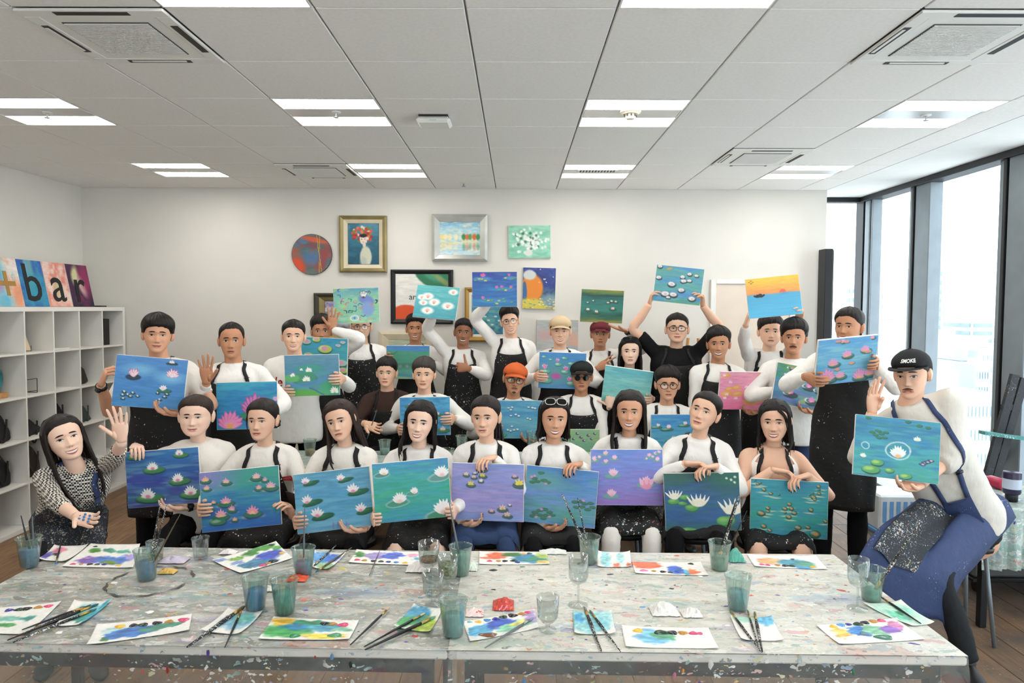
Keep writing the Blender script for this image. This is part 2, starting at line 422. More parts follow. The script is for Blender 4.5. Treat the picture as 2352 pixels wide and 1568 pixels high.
mb = MB(); mb.add(*boxg((-.05, YR, CZ-.055), (.1, YW+.03, CZ-.002), .004)); mb.obj('head_frame', M_black, win)
mb = MB(); mb.add(*boxg((-.02, YR, 0), (.1, YW, .06), .004)); mb.obj('sill', M_alu, win)
mb = MB(); mb.add(*boxg((-.035, YW-.10, 0), (.10, YW+.06, CZ-.04), .004)); mb.obj('corner_post', M_black, win)
mb = MB(); mb.add(*boxg((-.03, YW-.22, 0), (.08, YW-.12, CZ-.05), .008)); mb.add(*boxg((-.02, YW-.26, 0), (.08, YW-.235, CZ-.05), .004)); mb.obj('sash_stile', M_alu, win)
w2 = struct(empty('window_2', (XE, YW, 0)))
box('pane', (0, 0, .05), (XW-XE-.03, .008, CZ-.05), M_glass, w2)
mb = MB(); mb.add(*boxg((0, -.05, CZ-.05), (XW-XE, .06, CZ-.002), .004)); mb.obj('head_frame', M_black, w2)
mb = MB(); mb.add(*boxg((0, -.03, 0), (XW-XE, .06, .06), .004)); mb.obj('sill', M_alu, w2)
w3 = struct(empty('added_rear_window', (-1.6, YR, 0)))  # unseen glazing behind the camera, added for front fill light
for q in range(4):
    x0 = q*1.31; mb = MB(); mb.add(*boxg((x0, -.1, 0), (x0+.14, .02, CZ), .006)); mb.obj('mullion', M_alu, w3)
    box('pane', (x0+.14, -.05, .05), (x0+1.31, -.042, CZ-.05), M_glass, w3)
mb = MB(); mb.add(*boxg((0, -.1, CZ-.055), (XW+1.6, .03, CZ-.002), .004)); mb.obj('head_frame', M_black, w3)
mb = MB(); mb.add(*boxg((0, -.1, 0), (XW+1.6, .02, .06), .004)); mb.obj('sill', M_alu, w3)
# tall black panel standing at the wall end
p = at(1888, 572, 6.86)
o = empty('black_display_panel', (p[0]+.01, 6.80, 0), 'tall narrow black panel standing at the right end of the back wall', 'panel')
mb = MB(); mb.add(*boxg((0, 0, 0), (.075, .16, p[2]), .004)); mb.obj('board', M_black, o)
mb = MB(); mb.add(*boxg((.077, .02, 0.02), (.092, .14, p[2]-.01), .004)); mb.obj('edge_trim', mat('charcoal_trim', '33312f', .5), o)

# ------------------------------------------------------------------ city outside
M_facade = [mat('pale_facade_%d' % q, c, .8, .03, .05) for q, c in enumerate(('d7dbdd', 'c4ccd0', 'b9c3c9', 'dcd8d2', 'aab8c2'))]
M_fwin = mat('haze_washed_glass', '9fb2bd', .3, .1, .2); M_fwin2 = mat('haze_washed_band', '8c9ea9', .4, .1, .2)  # window tones lightened to stand in for haze over the city
GZ = -95.0
def building(px0, px1, ptop, D, lab, style, fm, rows, cols, dep=30):
    a = at(px0, ptop, D); c = at(px1, ptop, D)
    wd = c[0]-a[0]; top = a[2]
    o = empty('office_building', (a[0], D, GZ), lab, 'building', 'hazy city buildings beyond the windows')
    mb = MB(); mb.add(*boxg((0, 0, 0), (wd, dep, top-GZ), .3)); mb.add(*boxg((wd*.2, dep*.2, top-GZ), (wd*.7, dep*.8, top-GZ+3.0), .2)); mb.obj('tower', M_facade[fm], o)
    h0 = top-GZ; fl = 3.6*style[1]
    hh = fl*.45
    if style[0] == 'band':
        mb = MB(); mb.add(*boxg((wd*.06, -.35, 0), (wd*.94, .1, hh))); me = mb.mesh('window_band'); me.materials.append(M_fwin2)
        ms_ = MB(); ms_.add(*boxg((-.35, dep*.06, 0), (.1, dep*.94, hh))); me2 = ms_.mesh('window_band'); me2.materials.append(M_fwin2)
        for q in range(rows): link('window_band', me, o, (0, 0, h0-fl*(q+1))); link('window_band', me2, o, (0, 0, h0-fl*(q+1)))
    else:
        cw = wd/(cols+.6)
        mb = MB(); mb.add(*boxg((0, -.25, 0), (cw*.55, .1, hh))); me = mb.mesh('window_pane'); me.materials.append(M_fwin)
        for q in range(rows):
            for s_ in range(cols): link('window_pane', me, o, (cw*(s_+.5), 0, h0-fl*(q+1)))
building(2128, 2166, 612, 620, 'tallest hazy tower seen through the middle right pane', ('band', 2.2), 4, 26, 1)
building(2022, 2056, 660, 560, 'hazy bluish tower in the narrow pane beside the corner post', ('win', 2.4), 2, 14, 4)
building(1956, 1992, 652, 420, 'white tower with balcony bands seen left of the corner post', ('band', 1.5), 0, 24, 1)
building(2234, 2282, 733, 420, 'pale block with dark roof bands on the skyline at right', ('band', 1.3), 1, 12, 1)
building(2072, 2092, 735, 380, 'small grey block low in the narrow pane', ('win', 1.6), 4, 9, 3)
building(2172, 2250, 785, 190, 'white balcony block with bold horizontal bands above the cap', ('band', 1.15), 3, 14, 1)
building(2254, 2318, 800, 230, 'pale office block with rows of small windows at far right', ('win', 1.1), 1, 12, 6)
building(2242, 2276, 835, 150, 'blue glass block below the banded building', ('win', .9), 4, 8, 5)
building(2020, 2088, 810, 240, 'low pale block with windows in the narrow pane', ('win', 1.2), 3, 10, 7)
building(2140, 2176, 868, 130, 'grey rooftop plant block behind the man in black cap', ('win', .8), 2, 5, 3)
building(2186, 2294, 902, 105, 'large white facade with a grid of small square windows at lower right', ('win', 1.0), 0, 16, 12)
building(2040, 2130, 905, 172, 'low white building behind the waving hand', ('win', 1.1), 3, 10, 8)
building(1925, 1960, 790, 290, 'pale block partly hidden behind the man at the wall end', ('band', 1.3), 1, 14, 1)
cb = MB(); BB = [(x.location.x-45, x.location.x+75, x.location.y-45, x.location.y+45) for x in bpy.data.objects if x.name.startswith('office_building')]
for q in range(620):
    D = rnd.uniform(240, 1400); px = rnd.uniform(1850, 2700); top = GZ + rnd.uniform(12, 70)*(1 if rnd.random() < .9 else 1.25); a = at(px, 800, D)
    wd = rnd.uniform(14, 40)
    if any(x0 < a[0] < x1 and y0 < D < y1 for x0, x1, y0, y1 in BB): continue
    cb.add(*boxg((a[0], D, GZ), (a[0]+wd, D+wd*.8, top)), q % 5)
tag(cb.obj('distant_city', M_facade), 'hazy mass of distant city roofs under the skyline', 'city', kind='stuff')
struct(box('city_ground', (-200, 60, GZ-1), (2400, 1600, GZ), mat('pale_ground', 'b9bfc0', .9, .1, .02)))
# ------------------------------------------------------------------ people: head, hands, body, clothes
HZ = np.array([-.119, -.112, -.098, -.078, -.052, -.025, 0, .03, .058, .082, .1, .111, .116])
HW = np.array([.010, .027, .0425, .0545, .0645, .0725, .0760, .0780, .0760, .066, .046, .023, .001])
HF = np.array([.080, .0885, .0915, .0905, .0885, .0865, .0855, .0885, .0855, .071, .046, .022, .001])
HB = np.array([-.050, -.022, .008, .036, .058, .075, .086, .095, .094, .082, .058, .030, .002])
def _ci(x, X, Yv):   # smooth interpolation (Catmull-Rom on a non-uniform table)
    m = np.gradient(Yv, X); i = np.clip(np.searchsorted(X, x)-1, 0, len(X)-2)
    h = X[i+1]-X[i]; t = (x-X[i])/h
    return (2*t**3-3*t**2+1)*Yv[i]+(t**3-2*t**2+t)*h*m[i]+(-2*t**3+3*t**2)*Yv[i+1]+(t**3-t**2)*h*m[i+1]
def G(x, s): return np.exp(-(x/s)**2)
def face_bump(x, z, smile=0.0):
    t = np.clip((.012-z)/.052, 0, 1)
    nose = (.003+.0195*t**1.3)*G(x, .0075+.0045*t)*np.where(z < -.038, G(z+.038, .008), 1)*np.where(z > .012, G(z-.012, .014), 1)
    wing = .0065*G(np.abs(x)-.0125, .0055)*G(z+.041, .0065)
    sock = -.0065*G(np.abs(x)-.032, .015)*G(z-.001, .011)
    lid = .0035*G(np.abs(x)-.032, .012)*G(z, .0055)
    brow = .003*G(z-.021, .009)*G(x, .045)
    cheek = (.0035+.003*smile)*G(np.abs(x)-.040, .017)*G(z+.033, .016)
    lips = .0045*G(x, .021)*(G(z+.066, .0045)+G(z+.077, .005))-.0022*G(x, .03)*G(z+.0715, .0022)
    chin = .0045*G(x, .017)*G(z+.102, .011)-.0025*G(x, .02)*G(z+.087, .006)
    fold = -.0022*smile*G(np.abs(x)-.031-.006*(z+.045)/-.02, .004)*G(z+.055, .014)
    return nose+wing+sock+lid+brow+cheek+lips+chin+fold
class Head:
    "analytic head: x to the viewer's right, face towards -y, z up, origin between the ears at eye level"
    def __init__(s, wid=1.0, jaw=1.0, smile=0.0, long=1.0): s.wid, s.jaw, s.smile, s.long = wid, jaw, smile, long
    def prof(s, z):
        zz = np.where(z < 0, z/s.long, z)
        w = _ci(zz, HZ, HW)*s.wid*(1+(s.jaw-1)*np.clip(-zz/.07, 0, 1)); f = _ci(zz, HZ, HF); b = _ci(zz, HZ, HB)
        return np.maximum(w, .0008), f, b
    def front(s, x, z):
        w, f, b = s.prof(np.asarray(z, float)); yc = (b-f)/2; hl = (b+f)/2
        q = np.clip(np.abs(x)/w, 0, .999)
        return yc-hl*(1-q**2.25)**(1/2.25)-face_bump(x, np.where(z < 0, z/s.long, z), s.smile)
    def grid(s, nth=60, nz=48, extra=None):
        # columns denser at the front, rows denser over the face
        k = np.arange(nth)/nth*2-1; th = pi*np.sign(k)*(np.abs(k)**1.35)
        zt = np.concatenate([np.linspace(-.119, -.095, 7)[:-1], np.linspace(-.095, .03, nz-20)[:-1], np.linspace(.03, .1, 10)[:-1], .116-.016*np.linspace(1, 0, 6)**2])
        zl = np.where(zt < 0, zt*s.long, zt)
        w, f, b = s.prof(zl); yc = (b-f)/2; hl = (b+f)/2
        X = w[:, None]*np.sign(np.sin(th))*np.abs(np.sin(th))**(2/2.25)
        c = np.cos(th); Yv = yc[:, None]-hl[:, None]*np.sign(c)*np.abs(c)**(2/2.25)
        Z = np.repeat(zl[:, None], nth, 1)
        fr = (c > 0)[None, :]
        Yv = Yv-np.where(fr, face_bump(X, np.where(Z < 0, Z/s.long, Z), s.smile)*np.clip(c*1.6, 0, 1)[None, :], 0)
        return th, X, Yv, Z
def overlay(hd, outline, eps, nr=3):
    "small patch that follows the face: outline (k,2) in x,z -> fan of rings"
    o = np.asarray(outline, float); c = o.mean(0); k = len(o); P = []
    for r in range(1, nr+1): P.append(c+(o-c)*r/nr)
    P = np.vstack([[c]]+P); y = hd.front(P[:, 0], P[:, 1])-eps
    V = np.stack([P[:, 0], y, P[:, 1]], -1)
    F = [(0, 1+(j+1) % k, 1+j) for j in range(k)]
    for r in range(nr-1):
        for j in range(k): F.append((1+r*k+j, 1+r*k+(j+1) % k, 1+(r+1)*k+(j+1) % k, 1+(r+1)*k+j))
    return V, F
def almond(cx, cz, w, hu, hl, tilt=0.0, n=9):
    t = np.linspace(0, 1, n); up = np.stack([-w/2+w*t, hu*np.sin(pi*t)**.8], -1); lo = np.stack([w/2-w*t, -hl*np.sin(pi*t)**.8], -1)[1:-1]
    p = np.vstack([up, lo]); c, s = math.cos(tilt), math.sin(tilt)
    return np.stack([cx+p[:, 0]*c-p[:, 1]*s, cz+p[:, 0]*s+p[:, 1]*c], -1)
def arc_band(pts, th):
    "thin band around a polyline in x,z with thickness per point"
    P = np.asarray(pts, float); t = np.gradient(P, axis=0); t /= np.linalg.norm(t, axis=1)[:, None]+1e-9; nrm = np.stack([-t[:, 1], t[:, 0]], -1)
    th = np.asarray(th)[:, None]/2
    return np.vstack([P+nrm*th, (P-nrm*th)[::-1]])
def strip_patch(hd, pts, th, eps):
    P = np.asarray(pts, float); n = len(P); o = arc_band(P, th); up = o[:n]; lo = o[n:][::-1]
    Q = np.vstack([up, lo]); V = np.stack([Q[:, 0], hd.front(Q[:, 0], Q[:, 1])-eps, Q[:, 1]], -1)
    return V, [(j, n+j, n+j+1, j+1) for j in range(n-1)]
# body material slots: 0 skin 1 eye white 2 iris 3 lip 4 brow/hair 5 teeth 6 lash 7 nail
def skin_mat(name, c):
    m, nt, b = newmat(name); c = hexl(c); v = coord(nt)
    n = noise_t(nt, v, 22, 3); red = (min(1, c[0]*1.05), c[1]*.86, c[2]*.82)
    nt.links.new(mixc(nt, ramp(nt, n.outputs[0], [(.35, 0.0), (.75, .6)]), c, red), b.inputs['Base Color'])
    b.inputs['Roughness'].default_value = .52; b.inputs['Specular IOR Level'].default_value = .35
    return m
SKIN = {k: skin_mat('skin_'+k, c) for k, c in (('fair', 'f0cdb6'), ('light', 'e6bca0'), ('medium', 'd5a384'), ('tan', 'c08c6b'), ('brown', 'a87658'))}
LIPM = {k: mat('lip_'+k, c, .4, .05) for k, c in (('fair', 'c4736c'), ('light', 'b9665e'), ('medium', 'a9625a'), ('tan', '935448'), ('brown', '834a40'))}
M_eye = mat('eye_white', 'e9e5df', .3, .02); M_iris = mat('dark_brown_iris', '23150f', .15, .1)
M_teeth = mat('teeth_enamel', 'f1ece2', .3, .02); M_lash = mat('lash_dark', '1a1310', .6)
M_nail_red = mat('dark_red_nail', '5c1420', .25)
def hair_mat(name, c):
    m, nt, b = newmat(name); c = hexl(c)
    v = coord(nt, 'Object', (90, 90, 9)); n = noise_t(nt, v, 2.0, 3)
    nt.links.new(ramp(nt, n.outputs[0], [(.3, tuple(x*.7 for x in c)), (.7, tuple(x*1.3 for x in c))]), b.inputs['Base Color'])
    b.inputs['Roughness'].default_value = .5; b.inputs['Specular IOR Level'].default_value = .28
    bump(nt, b, n.outputs[0], .4, .004); return m
HAIR = {'black': hair_mat('black_hair', '17120f'), 'brown': hair_mat('dark_brown_hair', '30211a'), 'grey': hair_mat('greying_hair', '3b3632'), 'soft': hair_mat('soft_black_hair', '1e1613')}

def build_head(mb, hd, R, O, hs, opt):
    tr = lambda V: (np.asarray(V)@R.T)*hs+O
    th, X, Yv, Z = hd.grid()
    nz, nt_ = X.shape
    V = np.stack([X, Yv, Z], -1).reshape(-1, 3)
    F = gridfaces(nt_, nz, True); F += [tuple(range(nt_-1, -1, -1)), tuple((nz-1)*nt_+j for j in range(nt_))]
    mb.add(tr(V), F, 0)
    # ears
    for s in (-1, 1):
        w0 = float(hd.prof(np.array([-.02]))[0])
        if opt.get('noear'): continue
        prof = np.array([(-.042, .004, .004), (-.036, .011, .007), (-.02, .014, .008), (-.002, .018, .009), (.014, .019, .009), (.024, .014, .007), (.03, .004, .003)])
        P = np.array([(s*(w0+.004+.007*math.sin((z+.042)/.072*pi)), .014-.010*(z+.01)*4*0+.004*(z/.03), z) for z, a, b_ in prof])
        V, F = tube(P, [(b_, a) for z, a, b_ in prof], 8, up=(s*.45, 1, 0)); mb.add(tr(V), F, 0)
        V, F = tube(P[1:-1]+np.array([s*.005, -.003, 0]), [(b_*.5, a*.55) for z, a, b_ in prof[1:-1]], 6, up=(s*.45, 1, 0)); mb.add(tr(V), F, 3 if False else 0)
    # eyes
    op = opt.get('eye', 1.0); gaze = opt.get('gaze', 0.0)
    for s in (-1, 1):
        cx = s*.0315; tilt = s*.06
        V, F = overlay(hd, almond(cx, 0, .031, .0066*op, .0048*op, tilt), .0012); mb.add(tr(V), F, 1)
        ir = .0064; a = np.arange(12)*pi/6
        ox = cx+gaze*.006; io = np.stack([ox+ir*np.cos(a), np.clip(ir*np.sin(a), -.0048*op, .0060*op)], -1)
        V, F = overlay(hd, io, .0019, 2); mb.add(tr(V), F, 2)
        t = np.linspace(0, 1, 9); px = cx-.0165+.033*t
        pz = .0068*op*np.sin(pi*t)**.8+.0004+s*.06*(px-cx)
        V, F = strip_patch(hd, np.stack([px, pz], -1), (.0016+.0018*np.sin(pi*t))*opt.get('lash', 1.0), .0024); mb.add(tr(V), F, 6)
        # brow
        bz = opt.get('browz', .0195); t = np.linspace(0, 1, 9); bx = s*(.0125+.036*t); bzv = bz+.0045*np.sin(pi*(.15+.7*t))-.004*t+opt.get('browtilt', 0)*(.5-t)*.01
        if not opt.get('nobrow'):
            V, F = strip_patch(hd, np.stack([bx, bzv], -1), opt.get('browt', .0066)*(.55+.6*np.sin(pi*np.clip(t*.8+.1, 0, 1)))*np.where(t > .85, .6, 1), .0014); mb.add(tr(V), F, 4)
    # nostrils
    for s in (-1, 1):
        V, F = overlay(hd, np.stack([s*.0065+.003*np.cos(np.arange(8)*pi/4), -.0465+.0014*np.sin(np.arange(8)*pi/4)], -1), .0006, 1); mb.add(tr(V), F, 6)
    # mouth
    sm = opt.get('smile', 0.0); mw = (.046+.010*abs(sm))*opt.get('mouthw', 1); mz = -.0715*hd.long
    t = np.linspace(0, 1, 13); x = -mw/2+mw*t; curve = sm*.0075*(2*t-1)**2
    if opt.get('teeth'):
        oph = .0095*opt['teeth']; uz = mz+curve+.001; lz = mz+curve-oph*np.sin(pi*t)**.7
        o = np.vstack([np.stack([x, uz], -1), np.stack([x, lz], -1)[::-1][1:-1]]); V, F = overlay(hd, o, .0016); mb.add(tr(V), F, 5)
        V, F = strip_patch(hd, np.stack([x, uz+.002], -1), .0052*np.sin(pi*np.clip(t, .06, .94))+.0008, .0022); mb.add(tr(V), F, 3)
        V, F = strip_patch(hd, np.stack([x, lz-.003], -1), .0075*np.sin(pi*np.clip(t, .06, .94))+.0004, .0024); mb.add(tr(V), F, 3)
    else:
        V, F = strip_patch(hd, np.stack([x, mz+curve+.0030], -1), .0056*np.sin(pi*np.clip(t, .05, .95))+.0006, .0014); mb.add(tr(V), F, 3)
        V, F = strip_patch(hd, np.stack([x, mz+curve-.0042], -1), .0078*np.sin(pi*np.clip(t, .08, .92))+.0004, .0014); mb.add(tr(V), F, 3)
        V, F = strip_patch(hd, np.stack([x, mz+curve], -1), .0012+0*t, .0022); mb.add(tr(V), F, 6)
    if opt.get('moustache'):
        t = np.linspace(0, 1, 11); x = -.026+.052*t
        V, F = strip_patch(hd, np.stack([x, -.0605*hd.long-.006*(2*t-1)**2], -1), opt['moustache']*(.003+.006*np.sin(pi*t)), .0026); mb.add(tr(V), F, 4)
    if opt.get('goatee'):
        o = almond(0, -.1*hd.long, .034, .008, .009); V, F = overlay(hd, o, .0018); mb.add(tr(V), F, 4)

def fbm(v, f, seed=0.0):
    return noise.noise(Vector((v[0]*f+seed, v[1]*f+seed*1.7, v[2]*f-seed)))
def hair_shell(hd, kind, seed):
    "scalp hair as a closed skin over the head; lies below the skin outside the hairline"
    th, X, Yv, Z = hd.grid(76, 46); nz, n = X.shape
    a = np.abs(th); k = kind
    front = k.get('front', .058); part = k.get('part', 0.0)
    zh = np.interp(a, [0, .45, .85, 1.15, 1.45, 1.75, 2.2, pi], [front, front-.002, front-.016, k.get('temple', .024), k.get('side', .012), k.get('behind', -.03), -.055, k.get('nape', -.072)])
    zh = zh+part*np.sin(th)*.012*(a < 1.2)
    if k.get('jag'): zh = zh+k['jag']*np.array([noise.noise(Vector((q*9, seed, 0))) for q in th])*(a < 1.3)
    dz = Z-zh[None, :]; m = np.clip(dz/.012, 0, 1); m = m*m*(3-2*m); tap = .35+.65*np.clip(dz/.032, 0, 1)**.6
    top = np.clip((Z-.03)/.07, 0, 1); bk = np.clip((a-1.0)/1.2, 0, 1)[None, :]
    t = k.get('sidet', .007)*(1-top)+k.get('top', .022)*top+k.get('backt', .004)*bk*(1-top*.5)
    t = t+k.get('fringe', 0)*np.clip((Z-zh[None, :])/.03, 0, 1)*np.clip(1-a/1.1, 0, 1)[None, :]
    rough = k.get('rough', .003)
    nse = np.array([[noise.noise(Vector((math.cos(q)*7+seed, math.sin(q)*7, z*14)))*1.0+.6*noise.noise(Vector((q*11, seed, z*9))) for q in th] for z in Z[:, 0]])
    t = t+rough*nse*(0.4+top)
    off = -.004+m*(t*tap+.004)
    Nx = X/.078**2; Ny = (Yv-.003)/.093**2; Nz = np.maximum(Z-.0, 0)/.116**2+.0*Z
    L = np.sqrt(Nx**2+Ny**2+Nz**2)+1e-9
    V = np.stack([X+Nx/L*off, Yv+Ny/L*off, Z+Nz/L*off], -1).reshape(-1, 3)
    F = gridfaces(n, nz, True)+[tuple((nz-1)*n+j for j in range(n))]
    return V, F
def lock(P, r0, r1, seed, flat=.55, n=5, k=3):
    P = np.asarray(P, float).copy()
    for i in range(2, len(P)): P[i] += np.array([noise.noise(Vector((seed*3.1, i*.8, q*5.0)))*.008 for q in range(3)])*min(1, (i-1)*.6)
    Q = spath(P, k); K = len(Q); t = np.linspace(0, 1, K); r = (r0*(1-t**2)+r1*t**2)*np.minimum(1, .35+t*6)*np.where(t > .94, .45, 1)
    return tube(Q, [(q, q*flat) for q in r], n, up=(0, 1, .1))
def long_hair(mb, tr, L, side=1.0, fwd=(0, 0), seed=0, n=15, spread=.0, vol=1.0, back=True, tie=None):
    "hanging locks; L = z of the ends, fwd = how far the left/right front locks come in front of the shoulder"
    for s, fw in ((-1, fwd[0]), (1, fwd[1])):
        for q in range(n):
            t = q/(n-1); y0 = -.050+.115*t; xs = .083*vol+.003*math.sin(q*2.3)
            zt = .105-.02*abs(t-.5)*2
            yb = -.012+.085*t-fw*(1-t)*.02
            ye = yb+.01-fw*.10*(1-t*.75)+.02*(1-fw)
            P = [(s*.006, y0, zt+.008), (s*.048, y0*1.02, .092+.004*vol), (s*(xs-.004), y0*.6+yb*.4, .045), (s*xs, yb, -.02), (s*(xs+.002+spread*.3), yb, -.085), (s*(xs+.004+spread), (yb+ye)/2, -.085+(L+.085)*.4), (s*(xs+.002+spread*1.6-.012*fw), ye, -.085+(L+.085)*.75), (s*(xs-.008+spread*1.8-.02*fw+.008*math.sin(q*1.7)), ye+.004*math.cos(q), L+.03*math.sin(q*1.3+s))]
            V, F = lock(P, .0105*vol, .003, seed+q+s*20); mb.add(tr(V), F)
    if back:
        for q in range(n+2):
            a = -1.25+2.5*q/(n+1); x = math.sin(a); y = math.cos(a)
            P = [(x*.02, .02, .122), (x*.062, y*.062+.02, .095), (x*.083, y*.093+.006, .02), (x*.084, y*.095+.006, -.06), (x*.09, y*.085+.012, -.13), (x*(.1+spread), y*.07+.02, L*.6-.03), (x*(.1+spread*1.5), y*.06+.03, L+.02*math.sin(q*2.1))]
            V, F = lock(P, .0125*vol, .004, seed+q+50); mb.add(tr(V), F)
def ribbon_wrap(P, Nn, wd, th):
    "flat strap along P with outward normals Nn"
    P = np.asarray(P); Nn = np.asarray(Nn); K = len(P); t = np.gradient(P, axis=0); t /= np.linalg.norm(t, axis=1)[:, None]+1e-9
    sd = np.cross(t, Nn); sd /= np.linalg.norm(sd, axis=1)[:, None]+1e-9
    V = []
    for k in range(K): V += [P[k]-sd[k]*wd/2, P[k]+sd[k]*wd/2, P[k]+sd[k]*wd/2+Nn[k]*th, P[k]-sd[k]*wd/2+Nn[k]*th]
    F = []
    for k in range(K-1):
        for j in range(4): F.append((k*4+j, k*4+(j+1) % 4, (k+1)*4+(j+1) % 4, (k+1)*4+j))
    return V, F+[(3, 2, 1, 0), tuple((K-1)*4+j for j in range(4))]

# hand poses: curl of (mcp, pip, dip) for index..little, thumb (out angle, curl), spread
HP = {
 'wave':   ([(.05, .08, .05)]*4, (.75, .10), .16),
 'open':   ([(.15, .2, .1), (.2, .25, .15), (.25, .3, .2), (.3, .35, .2)], (.7, .2), .08),
 'relax':  ([(.35, .45, .25), (.42, .5, .3), (.48, .55, .3), (.52, .55, .3)], (.45, .35), .03),
 'grip':   ([(.75, .55, .25), (.8, .55, .25), (.82, .6, .3), (.8, .65, .3)], (.5, .25), .03),
 'pinch':  ([(.95, .35, .2), (1.0, .35, .2), (1.05, .4, .2), (1.1, .5, .25)], (.35, .15), .02),
 'fist':   ([(1.45, 1.5, .8), (1.45, 1.55, .8), (1.45, 1.55, .8), (1.4, 1.5, .8)], (.9, .0), .0),
 'thumbup': ([(1.45, 1.5, .8), (1.45, 1.55, .8), (1.45, 1.55, .8), (1.4, 1.5, .8)], (1.25, -.05), .0),
 'peace':  ([(.1, .1, .05), (.05, .1, .05), (1.4, 1.5, .7), (1.4, 1.5, .7)], (.2, .7), .18),
 'four':   ([(.1, .1, .05), (.05, .1, .05), (.1, .15, .1), (.2, .25, .15)], (.25, .9), .13),
 'flat':   ([(.1, .12, .08)]*4, (.5, .1), .03),
 'over':   ([(.55, .75, .35), (.6, .75, .35), (.62, .75, .35), (.6, .7, .35)], (.25, .2), .02),
}
def hand(mb, Wp, f, nrm, right, pose, sc=1.0, nails=None):
    "wrist point, finger direction, palm normal; right = the person's right hand"
    f = norm(f); nrm = np.asarray(nrm, float); nrm = norm(nrm-f*(nrm@f)); t = np.cross(f, nrm) if right else np.cross(nrm, f)
    curls, (tout, tcurl), spread = HP[pose]
    L = lambda a, b, c: Wp+(f*a+t*b+nrm*c)*sc
    # palm: one loft from the wrist to the knuckles, thicker at the thumb base
    prof = [(-.012, 0, .0265, .0195), (.004, 0, .0275, .0185), (.022, .002, .036, .0175), (.045, .002, .0415, .016), (.068, 0, .0425, .0138), (.084, -.001, .0415, .0115), (.094, -.001, .037, .007)]
    P = [L(a, b, 0) for a, b, _, _ in prof]
    V, F = tube(P, [(w_*sc, h_*sc) for _, _, w_, h_ in prof], 12, up=nrm); mb.add(V, F, 0)
    V, F = tube([L(.012, .02, .004), L(.03, .027, .008), L(.05, .03, .008)], [.012*sc, .0165*sc, .009*sc], 8); mb.add(V, F, 0)
    lens = [(.040, .025, .020), (.044, .028, .021), (.041, .026, .021), (.032, .020, .018)]
    for k in range(4):
        b0 = .0305-.0200*k; a0 = (.084, .089, .085, .076)[k]
        ang = spread*(1.5-k)
        d = norm(f*math.cos(ang)+t*math.sin(ang)); p = L(a0-.012, b0, 0); Q = [p]; p = L(a0, b0, 0); Q.append(p)
        cu = 0.0
        for ln, c in zip(lens[k], curls[k]):
            cu += c; dd = d*math.cos(cu)+nrm*math.sin(cu)
            Q.append(p+dd*ln*.5*sc); p = p+dd*ln*sc; Q.append(p)
        Q.append(p+dd*.004*sc)
        r = np.array([.0095, .0098, .0088, .0090, .0080, .0080, .0070, .0056, .0020])*(1, 1.02, .98, .86)[k]*sc
        V, F = tube(Q, r, 7, up=nrm); mb.add(V, F, 0)
        if nails:
            nd = norm(np.cross(np.cross(dd, nrm), dd)) if abs(dd@nrm) < .99 else -d
            nd = -(nrm*math.cos(cu)-d*math.sin(cu)); c0 = p-dd*.006*sc+nd*.0062*sc; tt = t*.0045*sc
            mb.add([c0-tt-dd*.006*sc, c0+tt-dd*.006*sc, c0+tt*.9+dd*.009*sc, c0-tt*.9+dd*.009*sc], [(0, 1, 2, 3), (3, 2, 1, 0)], 7)
    d0 = norm(f*math.cos(tout)+t*math.sin(tout)+nrm*.25); q0 = L(.018, .024, .004); Q = [L(.008, .014, .002), q0]; p = q0; cu = 0
    inn = norm(nrm*.8-t*.6+f*.15)
    for ln in (.040, .032, .026):
        dd = norm(d0*math.cos(cu)+inn*math.sin(cu)); Q.append(p+dd*ln*.5*sc); p = p+dd*ln*sc; Q.append(p); cu += tcurl
    Q.append(p+dd*.003*sc)
    V, F = tube(Q, np.array([.012, .0145, .013, .0115, .0105, .0105, .0098, .0075, .0025])*sc, 8, up=nrm); mb.add(V, F, 0)

def ik(Sh, Wr, l1, l2, pole):
    d = Wr-Sh; L = np.linalg.norm(d)
    if L > (l1+l2)*.995: Wr = Sh+d/L*(l1+l2)*.995; d = Wr-Sh; L = np.linalg.norm(d)
    a = (l1*l1-l2*l2+L*L)/(2*L); h = math.sqrt(max(l1*l1-a*a, 1e-6)); u = d/L
    p = np.asarray(pole, float); p = norm(p-u*(p@u))
    return Sh+u*a+p*h, Wr
def limb(pts, rads, n=12, k=5, up=(0, -1, 0)):
    A = spath(np.column_stack([np.asarray(pts), np.asarray(rads)]), k)
    return tube(A[:, :3], A[:, 3], n, up=up)
TT = np.array([-1.3, -.6, -.3, -.12, 0, .2, .4, .6, .75, .85, .92, .97, 1.01, 1.05, 1.1])
TW = np.array([.172, .172, .174, .176, .174, .160, .158, .170, .176, .168, .140, .104, .078, .062, .052])
TD = np.array([.118, .119, .121, .122, .120, .112, .112, .120, .122, .112, .094, .080, .070, .062, .056])
